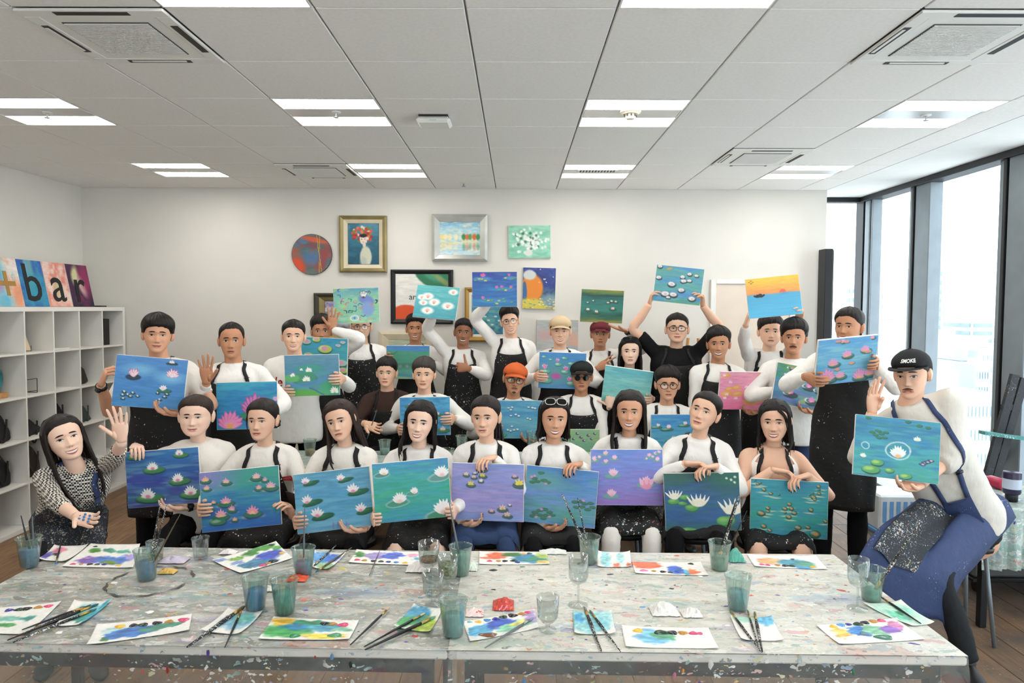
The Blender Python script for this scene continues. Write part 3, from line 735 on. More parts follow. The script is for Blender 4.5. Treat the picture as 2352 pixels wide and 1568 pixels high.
class Torso:
    def __init__(s, HC, NB, byaw, wid=1.0, dep=1.0, fem=False, tall=1.0):
        s.HC, s.NB, s.wid, s.dep = HC, NB, wid, dep
        s.up = norm(NB-HC); a = np.array([math.cos(byaw), math.sin(byaw), 0]); s.ax = norm(a-s.up*(a@s.up)); s.f = np.cross(s.ax, s.up)
        s.fr = np.array([math.sin(byaw), -math.cos(byaw), 0]); s.axh = a
        s.L = np.linalg.norm(NB-HC); s.fem = fem
    def wd(s, t):
        w = _ci(np.asarray(t, float), TT, TW)*s.wid; d = _ci(np.asarray(t, float), TT, TD)*s.dep
        return w, d
    def pt(s, t, ang, off=0.0):
        t = np.asarray(t, float); ang = np.asarray(ang, float)
        w, d = s.wd(t); e = 2/2.35
        nk = np.clip((t-.95)*10, 0, 1); w = w*(1-nk)+_ci(t, TT, TW)*nk; d = d*(1-nk)+_ci(t, TT, TD)*nk
        bust = (.020*s.fem)*G(t-.66, .13)*G(np.abs(ang)-.45, .5)
        belly = .012*(s.dep-1)*6*G(t-.25, .25)*np.clip(np.cos(ang), 0, 1)
        sn = np.sin(ang); cs = np.cos(ang)
        X = (w+off)*np.sign(sn)*np.abs(sn)**e; Yv = (d+off+np.where(cs > 0, bust+belly, 0))*np.sign(cs)*np.abs(cs)**e
        tt = np.minimum(t, 0); below = (t < 0)
        c = s.HC+np.multiply.outer(np.maximum(t, 0), s.NB-s.HC)+np.multiply.outer(tt*s.L, np.array([0, 0, 1.0]))
        c = c+np.multiply.outer(.012*np.sin(np.clip(t, 0, 1)*pi), s.f)
        return c+np.multiply.outer(X, s.ax)+np.multiply.outer(Yv, s.f)
    def loft(s, t0, t1, n=24, k=18, off=0.0):
        t = np.linspace(t0, t1, k); a = np.arange(n)*2*pi/n; Tm, A = np.meshgrid(t, a, indexing='ij')
        V = s.pt(Tm.ravel(), A.ravel(), off)
        return V, [f[::-1] for f in gridfaces(n, k, True)]+[tuple(range(n)), tuple((k-1)*n+j for j in range(n-1, -1, -1))]
def rot3(yaw, roll, pitch):
    y, r, p = np.radians([yaw, roll, pitch])
    Rz = np.array([[math.cos(y), -math.sin(y), 0], [math.sin(y), math.cos(y), 0], [0, 0, 1]]); Rx = np.array([[1, 0, 0], [0, math.cos(p), -math.sin(p)], [0, math.sin(p), math.cos(p)]])
    Ry = np.array([[math.cos(r), 0, math.sin(r)], [0, 1, 0], [-math.sin(r), 0, math.cos(r)]])
    return Ry@Rz@Rx
M_cloth = {}
def cloth(name, c, rough=.85, bs=45, spec=.2):
    if name not in M_cloth:
        m, nt, b = newmat(name); c = hexl(c); v = coord(nt, 'Object')
        n = noise_t(nt, v, 7, 3); nt.links.new(mixc(nt, n.outputs[0], tuple(x*.9 for x in c), tuple(min(1, x*1.04) for x in c)), b.inputs['Base Color'])
        b.inputs['Roughness'].default_value = rough; b.inputs['Specular IOR Level'].default_value = spec
        v2 = coord(nt, 'Object', (1, 1, .45)); bump(nt, b, noise_t(nt, v2, 17, 3, .55, .5).outputs[0], .35, .02)
        M_cloth[name] = m
    return M_cloth[name]
TOPS = {'white': cloth('white_cotton', 'f3f0eb'), 'cream': cloth('cream_cotton', 'f2ede5'), 'brown': cloth('dark_brown_knit', '42302a'), 'black': cloth('black_cotton', '141416'), 'offwhite': cloth('loose_offwhite_cotton', 'dcd7cd')}
PANTS = {'black': cloth('black_trousers', '101013'), 'jeans': cloth('blue_denim', '36486b'), 'white': cloth('white_trousers', 'ece7df'), 'charcoal': cloth('charcoal_trousers', '25282a')}
APR = {'black': splat_mat('black_apron_cloth', '0e0e10', .0, 26, -.45), 'speck': splat_mat('speckled_black_apron', '0f0f11', .25, 27, -.4), 'clean': splat_mat('clean_black_apron', '101012', -.35, 30, -.45), 'heavy': splat_mat('heavily_painted_apron', '121416', .5, 27, -.25), 'denim': splat_mat('denim_apron', '2f3f66', -.15, 46, -.3), 'denimheavy': splat_mat('painted_denim_apron', '23272e', .7, 58, .15, .6)}
M_shoe = mat('dark_shoe_leather', '1b1a1a', .45); M_sneak = mat('grey_sneaker', 'a9a49c', .6); M_sole = mat('white_rubber_sole', 'd8d5cf', .6)
M_strap = mat('black_webbing', '16161a', .7, .1, 40); M_lensc, nt, b = newmat('clear_lens')
nt.nodes.remove(b); tr_ = N(nt, 'ShaderNodeBsdfTransparent'); gl_ = N(nt, 'ShaderNodeBsdfGlossy'); gl_.inputs['Roughness'].default_value = .03; mx = N(nt, 'ShaderNodeMixShader'); mx.inputs[0].default_value = .07
nt.links.new(tr_.outputs[0], mx.inputs[1]); nt.links.new(gl_.outputs[0], mx.inputs[2]); nt.links.new(mx.outputs[0], nt.nodes['Material Output'].inputs[0])
M_lensd = mat('dark_lens', '0c0d0e', .08, .1); M_rim = mat('black_rim', '14110f', .3); M_rimg = mat('thin_metal_rim', '3c3630', .3, metal=.6)
M_red = mat('red_script_print', '9b1f2a', .7)
# houndstooth-like check
M_check, nt, b = newmat('black_white_check')
v = coord(nt, 'Object', (1, 1, 1)); ck = N(nt, 'ShaderNodeTexChecker'); ck.inputs['Scale'].default_value = 105; ck.inputs[1].default_value = (*hexl('e6e0d4'), 1); ck.inputs[2].default_value = (*hexl('1a1818'), 1)
nt.links.new(v, ck.inputs[0]); nt.links.new(ck.outputs[0], b.inputs['Base Color']); b.inputs['Roughness'].default_value = .85

def put(mb, name, mats, parent, base, smooth=True):
    mb.v = [x-base for x in mb.v]
    return mb.obj(name, mats, parent, smooth)
def link_world(me, name, m, parent, base):
    n = len(me.vertices); c = np.empty(n*3); me.vertices.foreach_get('co', c); c = c.reshape(-1, 3)-base; me.vertices.foreach_set('co', c.ravel()); me.update()
    me.materials.clear(); me.materials.append(m); return link(name, me, parent)
def wrinkle(me, amp, seed, f=11):
    n = len(me.vertices); c = np.empty(n*3); me.vertices.foreach_get('co', c); c = c.reshape(-1, 3)
    nn = np.empty(n*3); me.vertices.foreach_get('normal', nn); nn = nn.reshape(-1, 3)
    d = np.array([noise.noise(Vector((p[0]*f+seed, p[1]*f, p[2]*f*.55)))*.9+(.35-abs(noise.noise(Vector((p[0]*f*1.6, p[1]*f*1.6+seed, p[2]*f*1.9)))))*.9 for p in c])
    me.vertices.foreach_set('co', (c+nn*(d*amp)[:, None]).ravel()); me.update()
def shoe(mb, A, fr, ax, mi=0):
    L = lambda a, b, c: A+fr*a+ax*b+np.array([0, 0, c])
    prof = [(-.075, .022, .02), (-.07, .034, .045), (-.03, .038, .055), (.03, .038, .042), (.09, .043, .032), (.14, .042, .026), (.175, .030, .02), (.188, .01, .012)]
    V, F = tube([L(a, 0, h_*.9+.002) for a, w_, h_ in prof], [(w_, h_*.9) for a, w_, h_ in prof], 12); mb.add(V, F, mi)
    V, F = tube([L(-.02, 0, .03), L(-.025, 0, .11)], [.042, .046], 12, up=fr); mb.add(V, F, mi)
GL = []
def person(key, label, e, Y, hpx=None, yaw=0, roll=0, pitch=0, byaw=0, sit=False, fem=0, skin='medium', hair=None, hairc='black', face=None, top='white', sleeve=('long', 'long'), apron='black', pants='black', arms=None, wid=1.0, dep=1.0, hs=1.0, hip=None, headw=1.0, jaw=1.0, flong=.95, cap=None, glasses=None, text=None, bare=False, lapmat=None, vox=.012, neckw=1.0, shoes=None, knee=None, hiplen=None, aprlen=.95, strapw=.024, feet=None, nails=False, watch=None, topmat=None, tall=1.0, apw=1.0, bibtop=.80, lapdrop=0.0, legr=1.0):
    face = face or {}; arms = arms or {}
    E = at(e[0], e[1], Y); va_ = math.degrees(math.atan2(-E[0], E[1])); yaw += va_*.85; byaw += va_*.45
    R = rot3(yaw, roll, pitch); O = E+R@np.array([0, .088, 0])*hs
    hd = Head(headw, jaw, max(0, face.get('smile', 0)), flong)
    tr = lambda V: (np.asarray(V)@R.T)*hs+O
    sx = 'm' if not fem else 'f'; bs = (1.0 if not fem else .93)*tall
    Rn = rot3(0, roll*.6, pitch*.5); NB = O-Rn@np.array([0, -.030, .170])*hs
    if hip is not None: HC = np.asarray(hip, float)
    elif sit: HC = NB+np.array([0, .07, -(hiplen or .50)*bs])
    else: HC = NB+np.array([0, .02, -(hiplen or .50)*bs])
    T_ = Torso(HC, NB, math.radians(byaw), wid*(1.0 if not fem else .88), dep*(1.0 if not fem else .88), 1.0 if fem else 0.0)
    base = np.array([HC[0], HC[1], 0.0])
    root = empty('person', base, label, 'person')
    body = MB(); build_head(body, hd, R, O, hs, face)
    V, F = limb([NB+T_.up*-.07, NB+T_.up*.0, NB*.45+tr([(0, .02, -.07)])[0]*.55, tr([(0, .018, -.045)])[0]], np.array([.062, .058, .0535, .056])*(1 if not fem else .80)*neckw, 16); body.add(V, F)
    body.add(*T_.loft(-.25, 1.03, 20, 14, -.012 if top else 0.0))
    shirt = MB(); shirt.add(*T_.loft(-.30 if not sit else -.12, 1.035, 28, 22, .010))
    a = np.arange(15)*2*pi/14; ring = T_.pt(np.full(15, 1.015), a, .004); V, F = tube(ring, [.0085]*15, 6, cap=False); shirt.add(V, F)
    shw = (.163 if not fem else .140)*wid; l1, l2 = .285*bs, .250*bs
    hsc = (1.0 if not fem else .92)*tall; WR = {}
    for s in (-1, 1):
        sp = arms.get(s)
        Sh = NB+T_.ax*(s*shw)-T_.up*.062*bs+T_.f*.0
        if sp is None: sp = dict(w=Sh+np.array([s*.06, -.02, -.52*bs]), f=(0, -.1, -1), n=(-s, 0, 0), p='relax', pole=(s*.3, .6, 0))
        Wr = np.asarray(sp['w'], float)
        if Wr[2] > Sh[2]+.12: Sh = Sh+np.array([-s*.022, 0, .035])
        El, Wr = ik(Sh, Wr, l1, l2, sp.get('pole', (s*.7, .35, -.6)))
        k = .88 if fem else 1.0; WR[s] = Wr
        mids = [Sh-T_.ax*(s*.05)-T_.up*.005, Sh, Sh*.5+El*.5, El, El*.5+Wr*.5, Wr]
        V, F = limb(mids, np.array([.045, .052, .043, .037, .034, .026])*k*sp.get('thick', 1), 12); body.add(V, F)
        hand(body, Wr+norm(sp['f'])*.008, np.asarray(sp['f'], float), sp['n'], s == -1, sp['p'], hsc, nails)
        sl = sleeve[0 if s == -1 else 1]
        if sl == 'long': q, r = [mids[0], Sh, mids[2], El, mids[4], El*.06+Wr*.94], [.05, .060, .056, .052, .049, .034]
        elif sl == 'fore': q, r = [mids[0], Sh, mids[2], El, El*.72+Wr*.28], [.052, .064, .064, .062, .046]
        elif sl == 'three': q, r = [mids[0], Sh, mids[2], El, El*.5+Wr*.5], [.05, .058, .052, .048, .043]
        elif sl == 'short': q, r = [mids[0], Sh, Sh*.5+El*.5, Sh*.28+El*.72], [.05, .061, .060, .060]
        else: q = None
        if q is not None:
            V, F = limb(q, np.array(r)*k*sp.get('puff', 1.0), 14); shirt.add(V, F)
            V, F = limb([NB+T_.ax*(s*.035)-T_.up*.035, NB*.5+Sh*.5+T_.up*.004, Sh+T_.up*.004], [.045, .05, .056*k], 12); shirt.add(V, F)
            if sl == 'long':
                V, F = tube([El*.10+Wr*.90, El*.02+Wr*.98], [.0345*k, .0335*k], 12); shirt.add(V, F)
        if watch and watch == s:
            wd = norm(Wr-El); c0 = Wr-wd*.014
            wm = MB(); V, F = tube([c0-wd*.011, c0+wd*.011], [.0335*k, .033*k], 14); wm.add(V, F, 0)
            ncam = norm(np.array([0, -1, .15])); ncam = norm(ncam-wd*(ncam@wd)); cc = c0+ncam*.031*k
            V, F = tube([cc, cc+ncam*.009], [.0185, .0175], 16, up=wd); wm.add(V, F, 0); V, F = tube([cc+ncam*.009, cc+ncam*.0098], [.0145, .0145], 16, up=wd); wm.add(V, F, 1)
            put(wm, 'wristwatch', [M_rim, mat('watch_face', '30343a', .15)], root, base)
    # shirt
    seed = E[0]*7+Y; smesh = None
    if top == 'tank':
        # bare shoulders: continuous skin; a white tank top below
        sk = smoothed(shirt_skin(T_, arms, shw, l1, l2, bs, NB), .009, 8, 'skin'); 
        V = np.array([tuple(v.co) for v in sk.vertices]); F = [tuple(p.vertices) for p in sk.polygons]; body.add(V, F, 0); bpy.data.meshes.remove(sk)
        tk = MB(); n = 40; kk = 24; tv = np.linspace(-.12, .97, kk); av = np.linspace(-pi, pi, n, endpoint=False); Tm, A = np.meshgrid(tv, av, indexing='ij')
        V = T_.pt(Tm.ravel(), A.ravel(), .008); F = []
        for i, f in enumerate(gridfaces(n, kk, True)):
            r_ = i//n; c_ = i % n; t = tv[r_]; aa = abs(av[c_]+pi/n)
            lim = .60+.32*np.clip((min(aa, pi-aa)-.25)/.55, 0, 1)**2*1.15
            side = aa > .98 and aa < 2.1 and t > .62
            if t < lim and not side: F.append(f[::-1])
        tk.add(V, F); put(tk, 'tank_top', TOPS['white'], root, base)
        smesh = None; bv = BVHTree.FromPolygons([tuple(p) for p in T_.loft(-.3, 1.05, 40, 30, .012)[0]], T_.loft(-.3, 1.05, 40, 30, .012)[1])
    else:
        smesh = smoothed(shirt, vox, 5, 'shirt'); wrinkle(smesh, .0055, seed)
        bv = BVHTree.FromPolygons([tuple(v.co) for v in smesh.vertices], [tuple(p.vertices) for p in smesh.polygons])
        link_world(smesh, 'shirt', topmat or TOPS[top], root, base)
    def proj(p, off):
        h_, n_, i_, d_ = bv.find_nearest(Vector(p))
        n_ = np.array(n_); h_ = np.array(h_)
        return h_+n_*off, n_
    # trousers
    leg = MB(); fr, ax = T_.fr, T_.axh
    legm = PANTS[pants]; lr = (1.0 if not fem else .9)*wid
    thigh_pts = []
    for s in (-1, 1):
        hp = HC+ax*(s*.09*wid)-np.array([0, 0, .02])
        if sit:
            kn = knee[0 if s == -1 else 1] if knee else HC+fr*.40*bs+ax*(s*.115)+np.array([0, 0, -.035])
            kn = np.asarray(kn, float); ft = np.array([kn[0], kn[1], 0])-fr*.02*-1+ax*s*.01
            if feet: ft = np.asarray(feet[0 if s == -1 else 1], float)
            rr = np.array([.088, .086, .075, .064, .056, .046])*lr
        else:
            ft = np.array([HC[0], HC[1], 0])+ax*(s*.11)-fr*.02
            if feet: ft = np.asarray(feet[0 if s == -1 else 1], float)
            kn = hp*.52+np.array([*ft[:2], .09])*.48+fr*.03
            if knee: kn = np.asarray(knee[0 if s == -1 else 1], float)
            rr = np.array([.088, .09, .078, .064, .062, .058])*lr
        ank = np.array([ft[0], ft[1], .09])
        pts = [hp+np.array([0, 0, .04]) if not sit else hp-fr*.03, hp, hp*.5+kn*.5, kn, kn*.5+ank*.5, ank]
        thigh_pts.append((hp, kn))
        rr = rr*np.array([legr, legr, legr, legr, 1, 1])
        if bare and sit:
            V, F = limb(pts, rr*.9, 12); body.add(V, F, 0)
            V, F = limb([pts[0], pts[1], pts[2], hp*.3+kn*.7], [.095*lr, .095*lr, .088*lr, .082*lr], 14); leg.add(V, F)
        else:
            V, F = limb(pts, rr, 14); leg.add(V, F)
        sm = MB(); shoe(sm, np.array([ft[0], ft[1], 0]), norm(fr+ax*s*.15), ax); put(sm, 'shoe', shoes or M_shoe, root, base)
    leg.add(*T_.loft(-.20, .12, 22, 8, .004 if not sit else .002))
    lm = smoothed(leg, .017 if not sit else .014, 4, 'trousers'); wrinkle(lm, .006, seed+3); link_world(lm, 'trousers' if not bare else 'skirt', legm, root, base)
    # apron
    if apron:
        am = APR[apron]; ap = MB(); nu = 26
        if sit: tv = np.linspace(bibtop, .06, 16)
        else: tv = np.concatenate([np.linspace(bibtop, .12, 14), np.linspace(.05, -aprlen, 18)])
        amax = np.interp(tv, [-1.3, -.3, .0, .15, .45, bibtop], [1.75, 1.85, 1.7, 1.45, .95, .58])*apw
        if lapdrop: amax = np.full(len(tv), .30)
        U = np.linspace(-1, 1, nu); A = amax[:, None]*U[None, :]; Tm = np.repeat(tv[:, None], nu, 1)
        off = .024+.010*np.clip(-Tm*1.5, 0, 1)*(1+np.sin(A*6+seed)*.9)+.004*np.sin(A*5+Tm*9+seed)
        V = T_.pt(Tm.ravel(), A.ravel(), off.ravel())
        # neckline dips a little between the straps
        k0 = nu; dip = .018*(1-np.abs(U)**2); V[:nu] -= T_.up*dip[:, None]
        # keep it on the outside of the shirt
        F = [f[::-1] for f in gridfaces(nu, len(tv))]
        ap.add(V, F)
        ao = put(ap, 'apron', am, root, base); so = ao.modifiers.new('thick', 'SOLIDIFY'); so.thickness = .003
        if sit:
            lp = MB(); kv = 14 if not lapdrop else 20; nu2 = 24; P = []
            (h0, k0_), (h1, k1_) = thigh_pts
            for i in range(kv):
                q = -.02+(1.24 if lapdrop else 1.10)*min(i, 13)/13; c0 = h0+(k0_-h0)*q; c1 = h1+(k1_-h1)*q; r_ = (.098*lr-.02*q)*(1.18 if lapdrop else 1)
                cm = (c0+c1)/2; half = np.linalg.norm(c1[:2]-c0[:2])/2
                for u in np.linspace(-1, 1, nu2):
                    x = u*(half+r_*(1.1 if lapdrop else 1.05))
                    dz = max(math.sqrt(max(r_*r_-(abs(x)-half)**2, 0)), r_*.55*(1-abs(x)/half) if abs(x) < half else 0)
                    if abs(x) < half: dz = max(dz, r_*.62)
                    if abs(x) > half+r_*.8: dz = r_*.6-(abs(x)-half-r_*.8)*2.2
                    zz = cm[2]+dz+.012+(.035 if lapdrop else 0)+.004*math.sin(u*9+i)
                    if q > 1: zz -= (q-1)*(.25 if lapdrop else .6)
                    if i > 13: zz -= lapdrop*(i-13)/6*(1+.12*math.sin(u*4))
                    p_ = cm+(c1-c0)/(2*half)*x; P.append((p_[0], p_[1], zz+p_[2]-cm[2]))
            if lapdrop:
                pk = MB(); PA = np.array(P).reshape(kv, nu2, 3)[4:14, 4:15]+np.array([0, -.012, .012]); pk.add(PA.reshape(-1, 3), gridfaces(11, 10)); put(pk, 'apron_pocket', APR['denimheavy'], root, base)
            lp.add(P, gridfaces(nu2, kv)); lo = put(lp, 'apron_lap', lapmat or am, root, base); so = lo.modifiers.new('thick', 'SOLIDIFY'); so.thickness = .003
        for s in (-1, 1):
            tq = np.linspace(bibtop-.01, 1.03, 11); aq = np.interp(tq, [bibtop, .92, .97, 1.03], [.55*apw, .52, .64, 1.05])*s
            P = []; Nn = []
            for t_, a_ in zip(tq, aq):
                p_, n_ = proj(T_.pt(t_, a_, .03), .005); P.append(p_); Nn.append(n_)
            P[0] = T_.pt(tq[0], aq[0]*.98, .027)
            Pn, n_ = proj(T_.pt(1.06, 2.2*s, .02), .006); P.append(Pn); Nn.append(n_)
            P = spath(P, 2); Nn = spath(Nn, 2); Nn /= np.linalg.norm(Nn, axis=1)[:, None]+1e-9
            sm = MB(); sm.add(*ribbon_wrap(P, Nn, strapw, .003)); so_ = put(sm, 'neck_strap', M_strap if 'denim' not in apron else APR['denim'], root, base)
            if s == 1 and strapw > .022:
                bm_ = MB(); i = 5; sd = np.cross(norm(P[i+1]-P[i]), Nn[i]); bm_.add(*ribbon_wrap([P[i], P[i]*.4+P[i+1]*.6], [Nn[i], Nn[i]], strapw*1.4, .006)); put(bm_, 'buckle', M_rim, so_, np.zeros(3)+base)
    if text:
        tx, ty, size, ang0, t0 = text
        V, F = text_geo(tx, size, .25, .0008, .0008)
        w_, d_ = T_.wd(t0)
        VV = []
        for v_ in V:
            p_ = T_.pt(t0+v_[1]/T_.L, ang0, .03)+T_.ax*v_[0]
            h_, n_ = proj(p_, .0025+v_[2]); VV.append(h_)
        tm_ = MB(); tm_.add(VV, F); put(tm_, 'chest_print', M_red, root, base, False)
    # hair / cap
    if hair is not None:
        if cap: hair = dict(hair, top=.004, sidet=.006, backt=.003, rough=.0, fringe=0)
        hb = MB(); V, F = hair_shell(hd, hair, seed); hb.add(tr(V), F)
        lg = hair.get('long')
        if lg: long_hair(hb, tr, lg['L'], fwd=lg.get('fwd', (0, 0)), seed=seed, spread=lg.get('spread', 0.0), vol=lg.get('vol', 1.0), n=lg.get('n', 15), back=lg.get('back', True))
        tie = hair.get('tie')
        if tie == 'bun':
            for q in range(22):
                a = q*.9; P = [(.01*math.cos(a), .095, -.035+.01*math.sin(a)), (.028*math.cos(a), .118+.01*math.sin(a*2), -.04+.028*math.sin(a)), (.026*math.cos(a+1.2), .14, -.042+.026*math.sin(a+1.2)), (.006*math.cos(a+2.2), .148, -.042+.006*math.sin(a+2.2))]
                P = [(x+hair.get('bunx', 0), y, z) for x, y, z in P]
                V, F = lock(P, .011, .006, q+seed); hb.add(tr(V), F)
        if tie == 'pony':
            for q in range(20):
                a = q*2*pi/20; r_ = .022+.006*math.sin(q*3)
                P = [(.03*math.cos(a), .075+.01*math.sin(a), .0+.02*math.sin(a)), (r_*.6*math.cos(a)+hair.get('bunx', 0)*.6, .115, .0+r_*.6*math.sin(a)), (r_*math.cos(a)+hair.get('bunx', 0), .13+r_*math.sin(a)*.6, -.06), (r_*1.3*math.cos(a)+hair.get('bunx', 0)*1.2, .12+r_*math.sin(a), -.16), (r_*math.cos(a)+hair.get('bunx', 0)*1.3, .11+r_*.7*math.sin(a), -.25-.02*math.sin(q*2))]
                V, F = lock(P, .011, .004, q+seed); hb.add(tr(V), F)
        for ws in hair.get('wisps', []):
            V, F = lock(ws, .0065, .0015, len(ws)+ws[0][0]*10, k=4); hb.add(tr(V), F)
        put(hb, 'hair', HAIR[hairc], root, base)
    if cap:
        cm_, brim = cap['mat'], cap
        kk = dict(front=.046, temple=.036, side=.026, behind=.012, nape=.0, top=.017, sidet=.016, backt=.004, rough=0.0)
        cb_ = MB(); V, F = hair_shell(hd, kk, 0); V = np.array(V); cb_.add(tr(V), F); cb_.add(*[tr(lathe([(.006, .132), (.006, .136), (.003, .138)], 10, (0, .003, 0))[0]), lathe([(.006, .132), (.006, .136), (.003, .138)], 10)[1]])
        co = put(cb_, 'cap', cm_, root, base)
        bm_ = MB(); n = 19; kq = 6; P = []; wdt = cap.get('bw', 1.18); ln = cap.get('bl', .068); crv = cap.get('curve', .018); dr = cap.get('drop', .012)
        for side_ in (0, .0035):
            for i in range(kq):
                r_ = i/(kq-1)
                for j in range(n):
                    a = -wdt+2*wdt*j/(n-1); ex = math.sin(a)*.0865*(1+r_*cap.get('flare', .06)); ey = -math.cos(a)*.099-ln*r_*math.cos(a*pi/2/wdt/1.06)**.8+.003
                    P.append((ex, ey, .048-crv*(ex/.08)**2-dr*r_-side_+.0))
        m_ = n*kq; F = gridfaces(n, kq)+[tuple(q+m_ for q in f[::-1]) for f in gridfaces(n, kq)]
        ring = [j for j in range(n)]+[i*n+n-1 for i in range(1, kq)]+[(kq-1)*n+j for j in range(n-2, -1, -1)]+[i*n for i in range(kq-2, 0, -1)]
        for q in range(len(ring)): a_, b_ = ring[q], ring[(q+1) % len(ring)]; F.append((b_, a_, a_+m_, b_+m_))
        bm_.add(tr(P), F); put(bm_, 'brim', cap.get('brimmat', cm_), co, np.zeros(3)+base)
        co.children[0].matrix_parent_inverse = Matrix.Identity(4)
        if cap.get('text'):
            V, F = text_geo(cap['text'], .024, .15, .0006, .0006); VV = []
            for v_ in V:
                a = v_[0]/.1+cap.get('ta', 0.0); z_ = .078+v_[1]; w_, f_, b_2 = hd.prof(np.array([z_])); w_, f_, b_2 = [float(q[0]) for q in (w_, f_, b_2)]
                VV.append((math.sin(a)*(w_+.021+v_[2]), (b_2-f_)/2-math.cos(a)*((b_2+f_)/2+.021+v_[2]), z_+.006))
            tm_ = MB(); tm_.add(tr(VV), F); put(tm_, 'cap_lettering', mat('white_embroidery', 'f0eeea', .7), co, base)
    if glasses:
        g = glasses; gm = MB(); onhead = g.get('onhead')
        rx, rz = g.get('rx', .0245), g.get('rz', .0195); yg = -.104; n = 20; sq = g.get('sq', 2.6)
        if onhead: rg = rot3(0, 0, -38); og = np.array([0, .012, .118])
        def gt(V):
            V = np.asarray(V, float)
            if onhead: V = (V-np.array([0, -.098, 0]))@rg.T+np.array([0, -.098, 0])+np.array([0, .030, .108])
            return tr(V)
        for s in (-1, 1):
            a = np.arange(n+1)*2*pi/n; ce = lambda q: np.sign(q)*np.abs(q)**(2/sq)
            P = np.stack([s*.0335+rx*ce(np.cos(a)), np.full(n+1, yg)+.006*np.abs(rx*np.cos(a)*s+.0335*1-.0335)*0, -.003+rz*ce(np.sin(a))], -1); P[:, 1] += 1.6*(P[:, 0])**2
            V, F = tube(P, [g.get('th', .0017)]*(n+1), 5, up=(0, 1, 0), cap=False); gm.add(gt(V), F, 0)
            lens = [P[:-1].mean(0)]+list(P[:-1]); gm.add(gt(np.array(lens)), [(0, 1+j, 1+(j+1) % n) for j in range(n)], 1)
            V, F = tube([(s*(.0335+rx), yg+.006, .004), (s*.074, yg+.02, .006), (s*.0785, -.03, .004), (s*.079, .012, .0)], [.0017]*4, 5); gm.add(gt(V), F, 0)
        V, F = tube([(-.0335+rx, yg+.001, .003), (0, yg-.003, .006), (.0335-rx, yg+.001, .003)], [.0016]*3, 5); gm.add(gt(V), F, 0)
        put(gm, 'glasses', [g.get('rim', M_rim), M_lensd if g.get('dark') else M_lensc], root, base)
    put(body, 'body', [SKIN[skin], M_eye, M_iris, LIPM[skin], HAIR[hairc] if hairc != 'grey' else HAIR['grey'], M_teeth, M_lash, M_nail_red], root, base)
    root['_h'] = 0; del root['_h']
    if sit:
        sh = max(.30, HC[2]-.115)
        st = empty('stool', (HC[0], HC[1]+.02, 0), 'low black round stool under a person sitting in the %s row' % ('front' if Y < 4.5 else 'second'), 'stool', 'stools under the sitting people')
        sm = MB(); sm.add(*lathe([(.15, sh-.04), (.165, sh-.035), (.168, sh-.012), (.16, sh), (.0, sh)][:4], 24)); sm.obj('seat', M_black, st, True)
        for q in range(4):
            a = pi/4+q*pi/2; lm_ = MB(); lm_.add(*tube([(.11*math.cos(a), .11*math.sin(a), sh-.03), (.17*math.cos(a), .17*math.sin(a), 0)], [.012, .011], 8)); lm_.obj('leg', M_alu, st, True)
        GL.append((key, st))
    return dict(root=root, W=WR, base=base)
def shirt_skin(T_, arms, shw, l1, l2, bs, NB):
    mb = MB(); mb.add(*T_.loft(-.1, 1.05, 28, 22, .0))
    for s in (-1, 1):
        Sh = NB+T_.ax*(s*shw)-T_.up*.062*bs; sp = arms[s]
        El, Wr = ik(Sh, np.asarray(sp['w'], float), l1, l2, sp.get('pole', (s*.7, .35, -.6)))
        V, F = limb([Sh-T_.ax*(s*.05), Sh, Sh*.5+El*.5, El, El*.5+Wr*.5, Wr], np.array([.05, .053, .044, .038, .036, .027])*.9, 16); mb.add(V, F)
    return mb
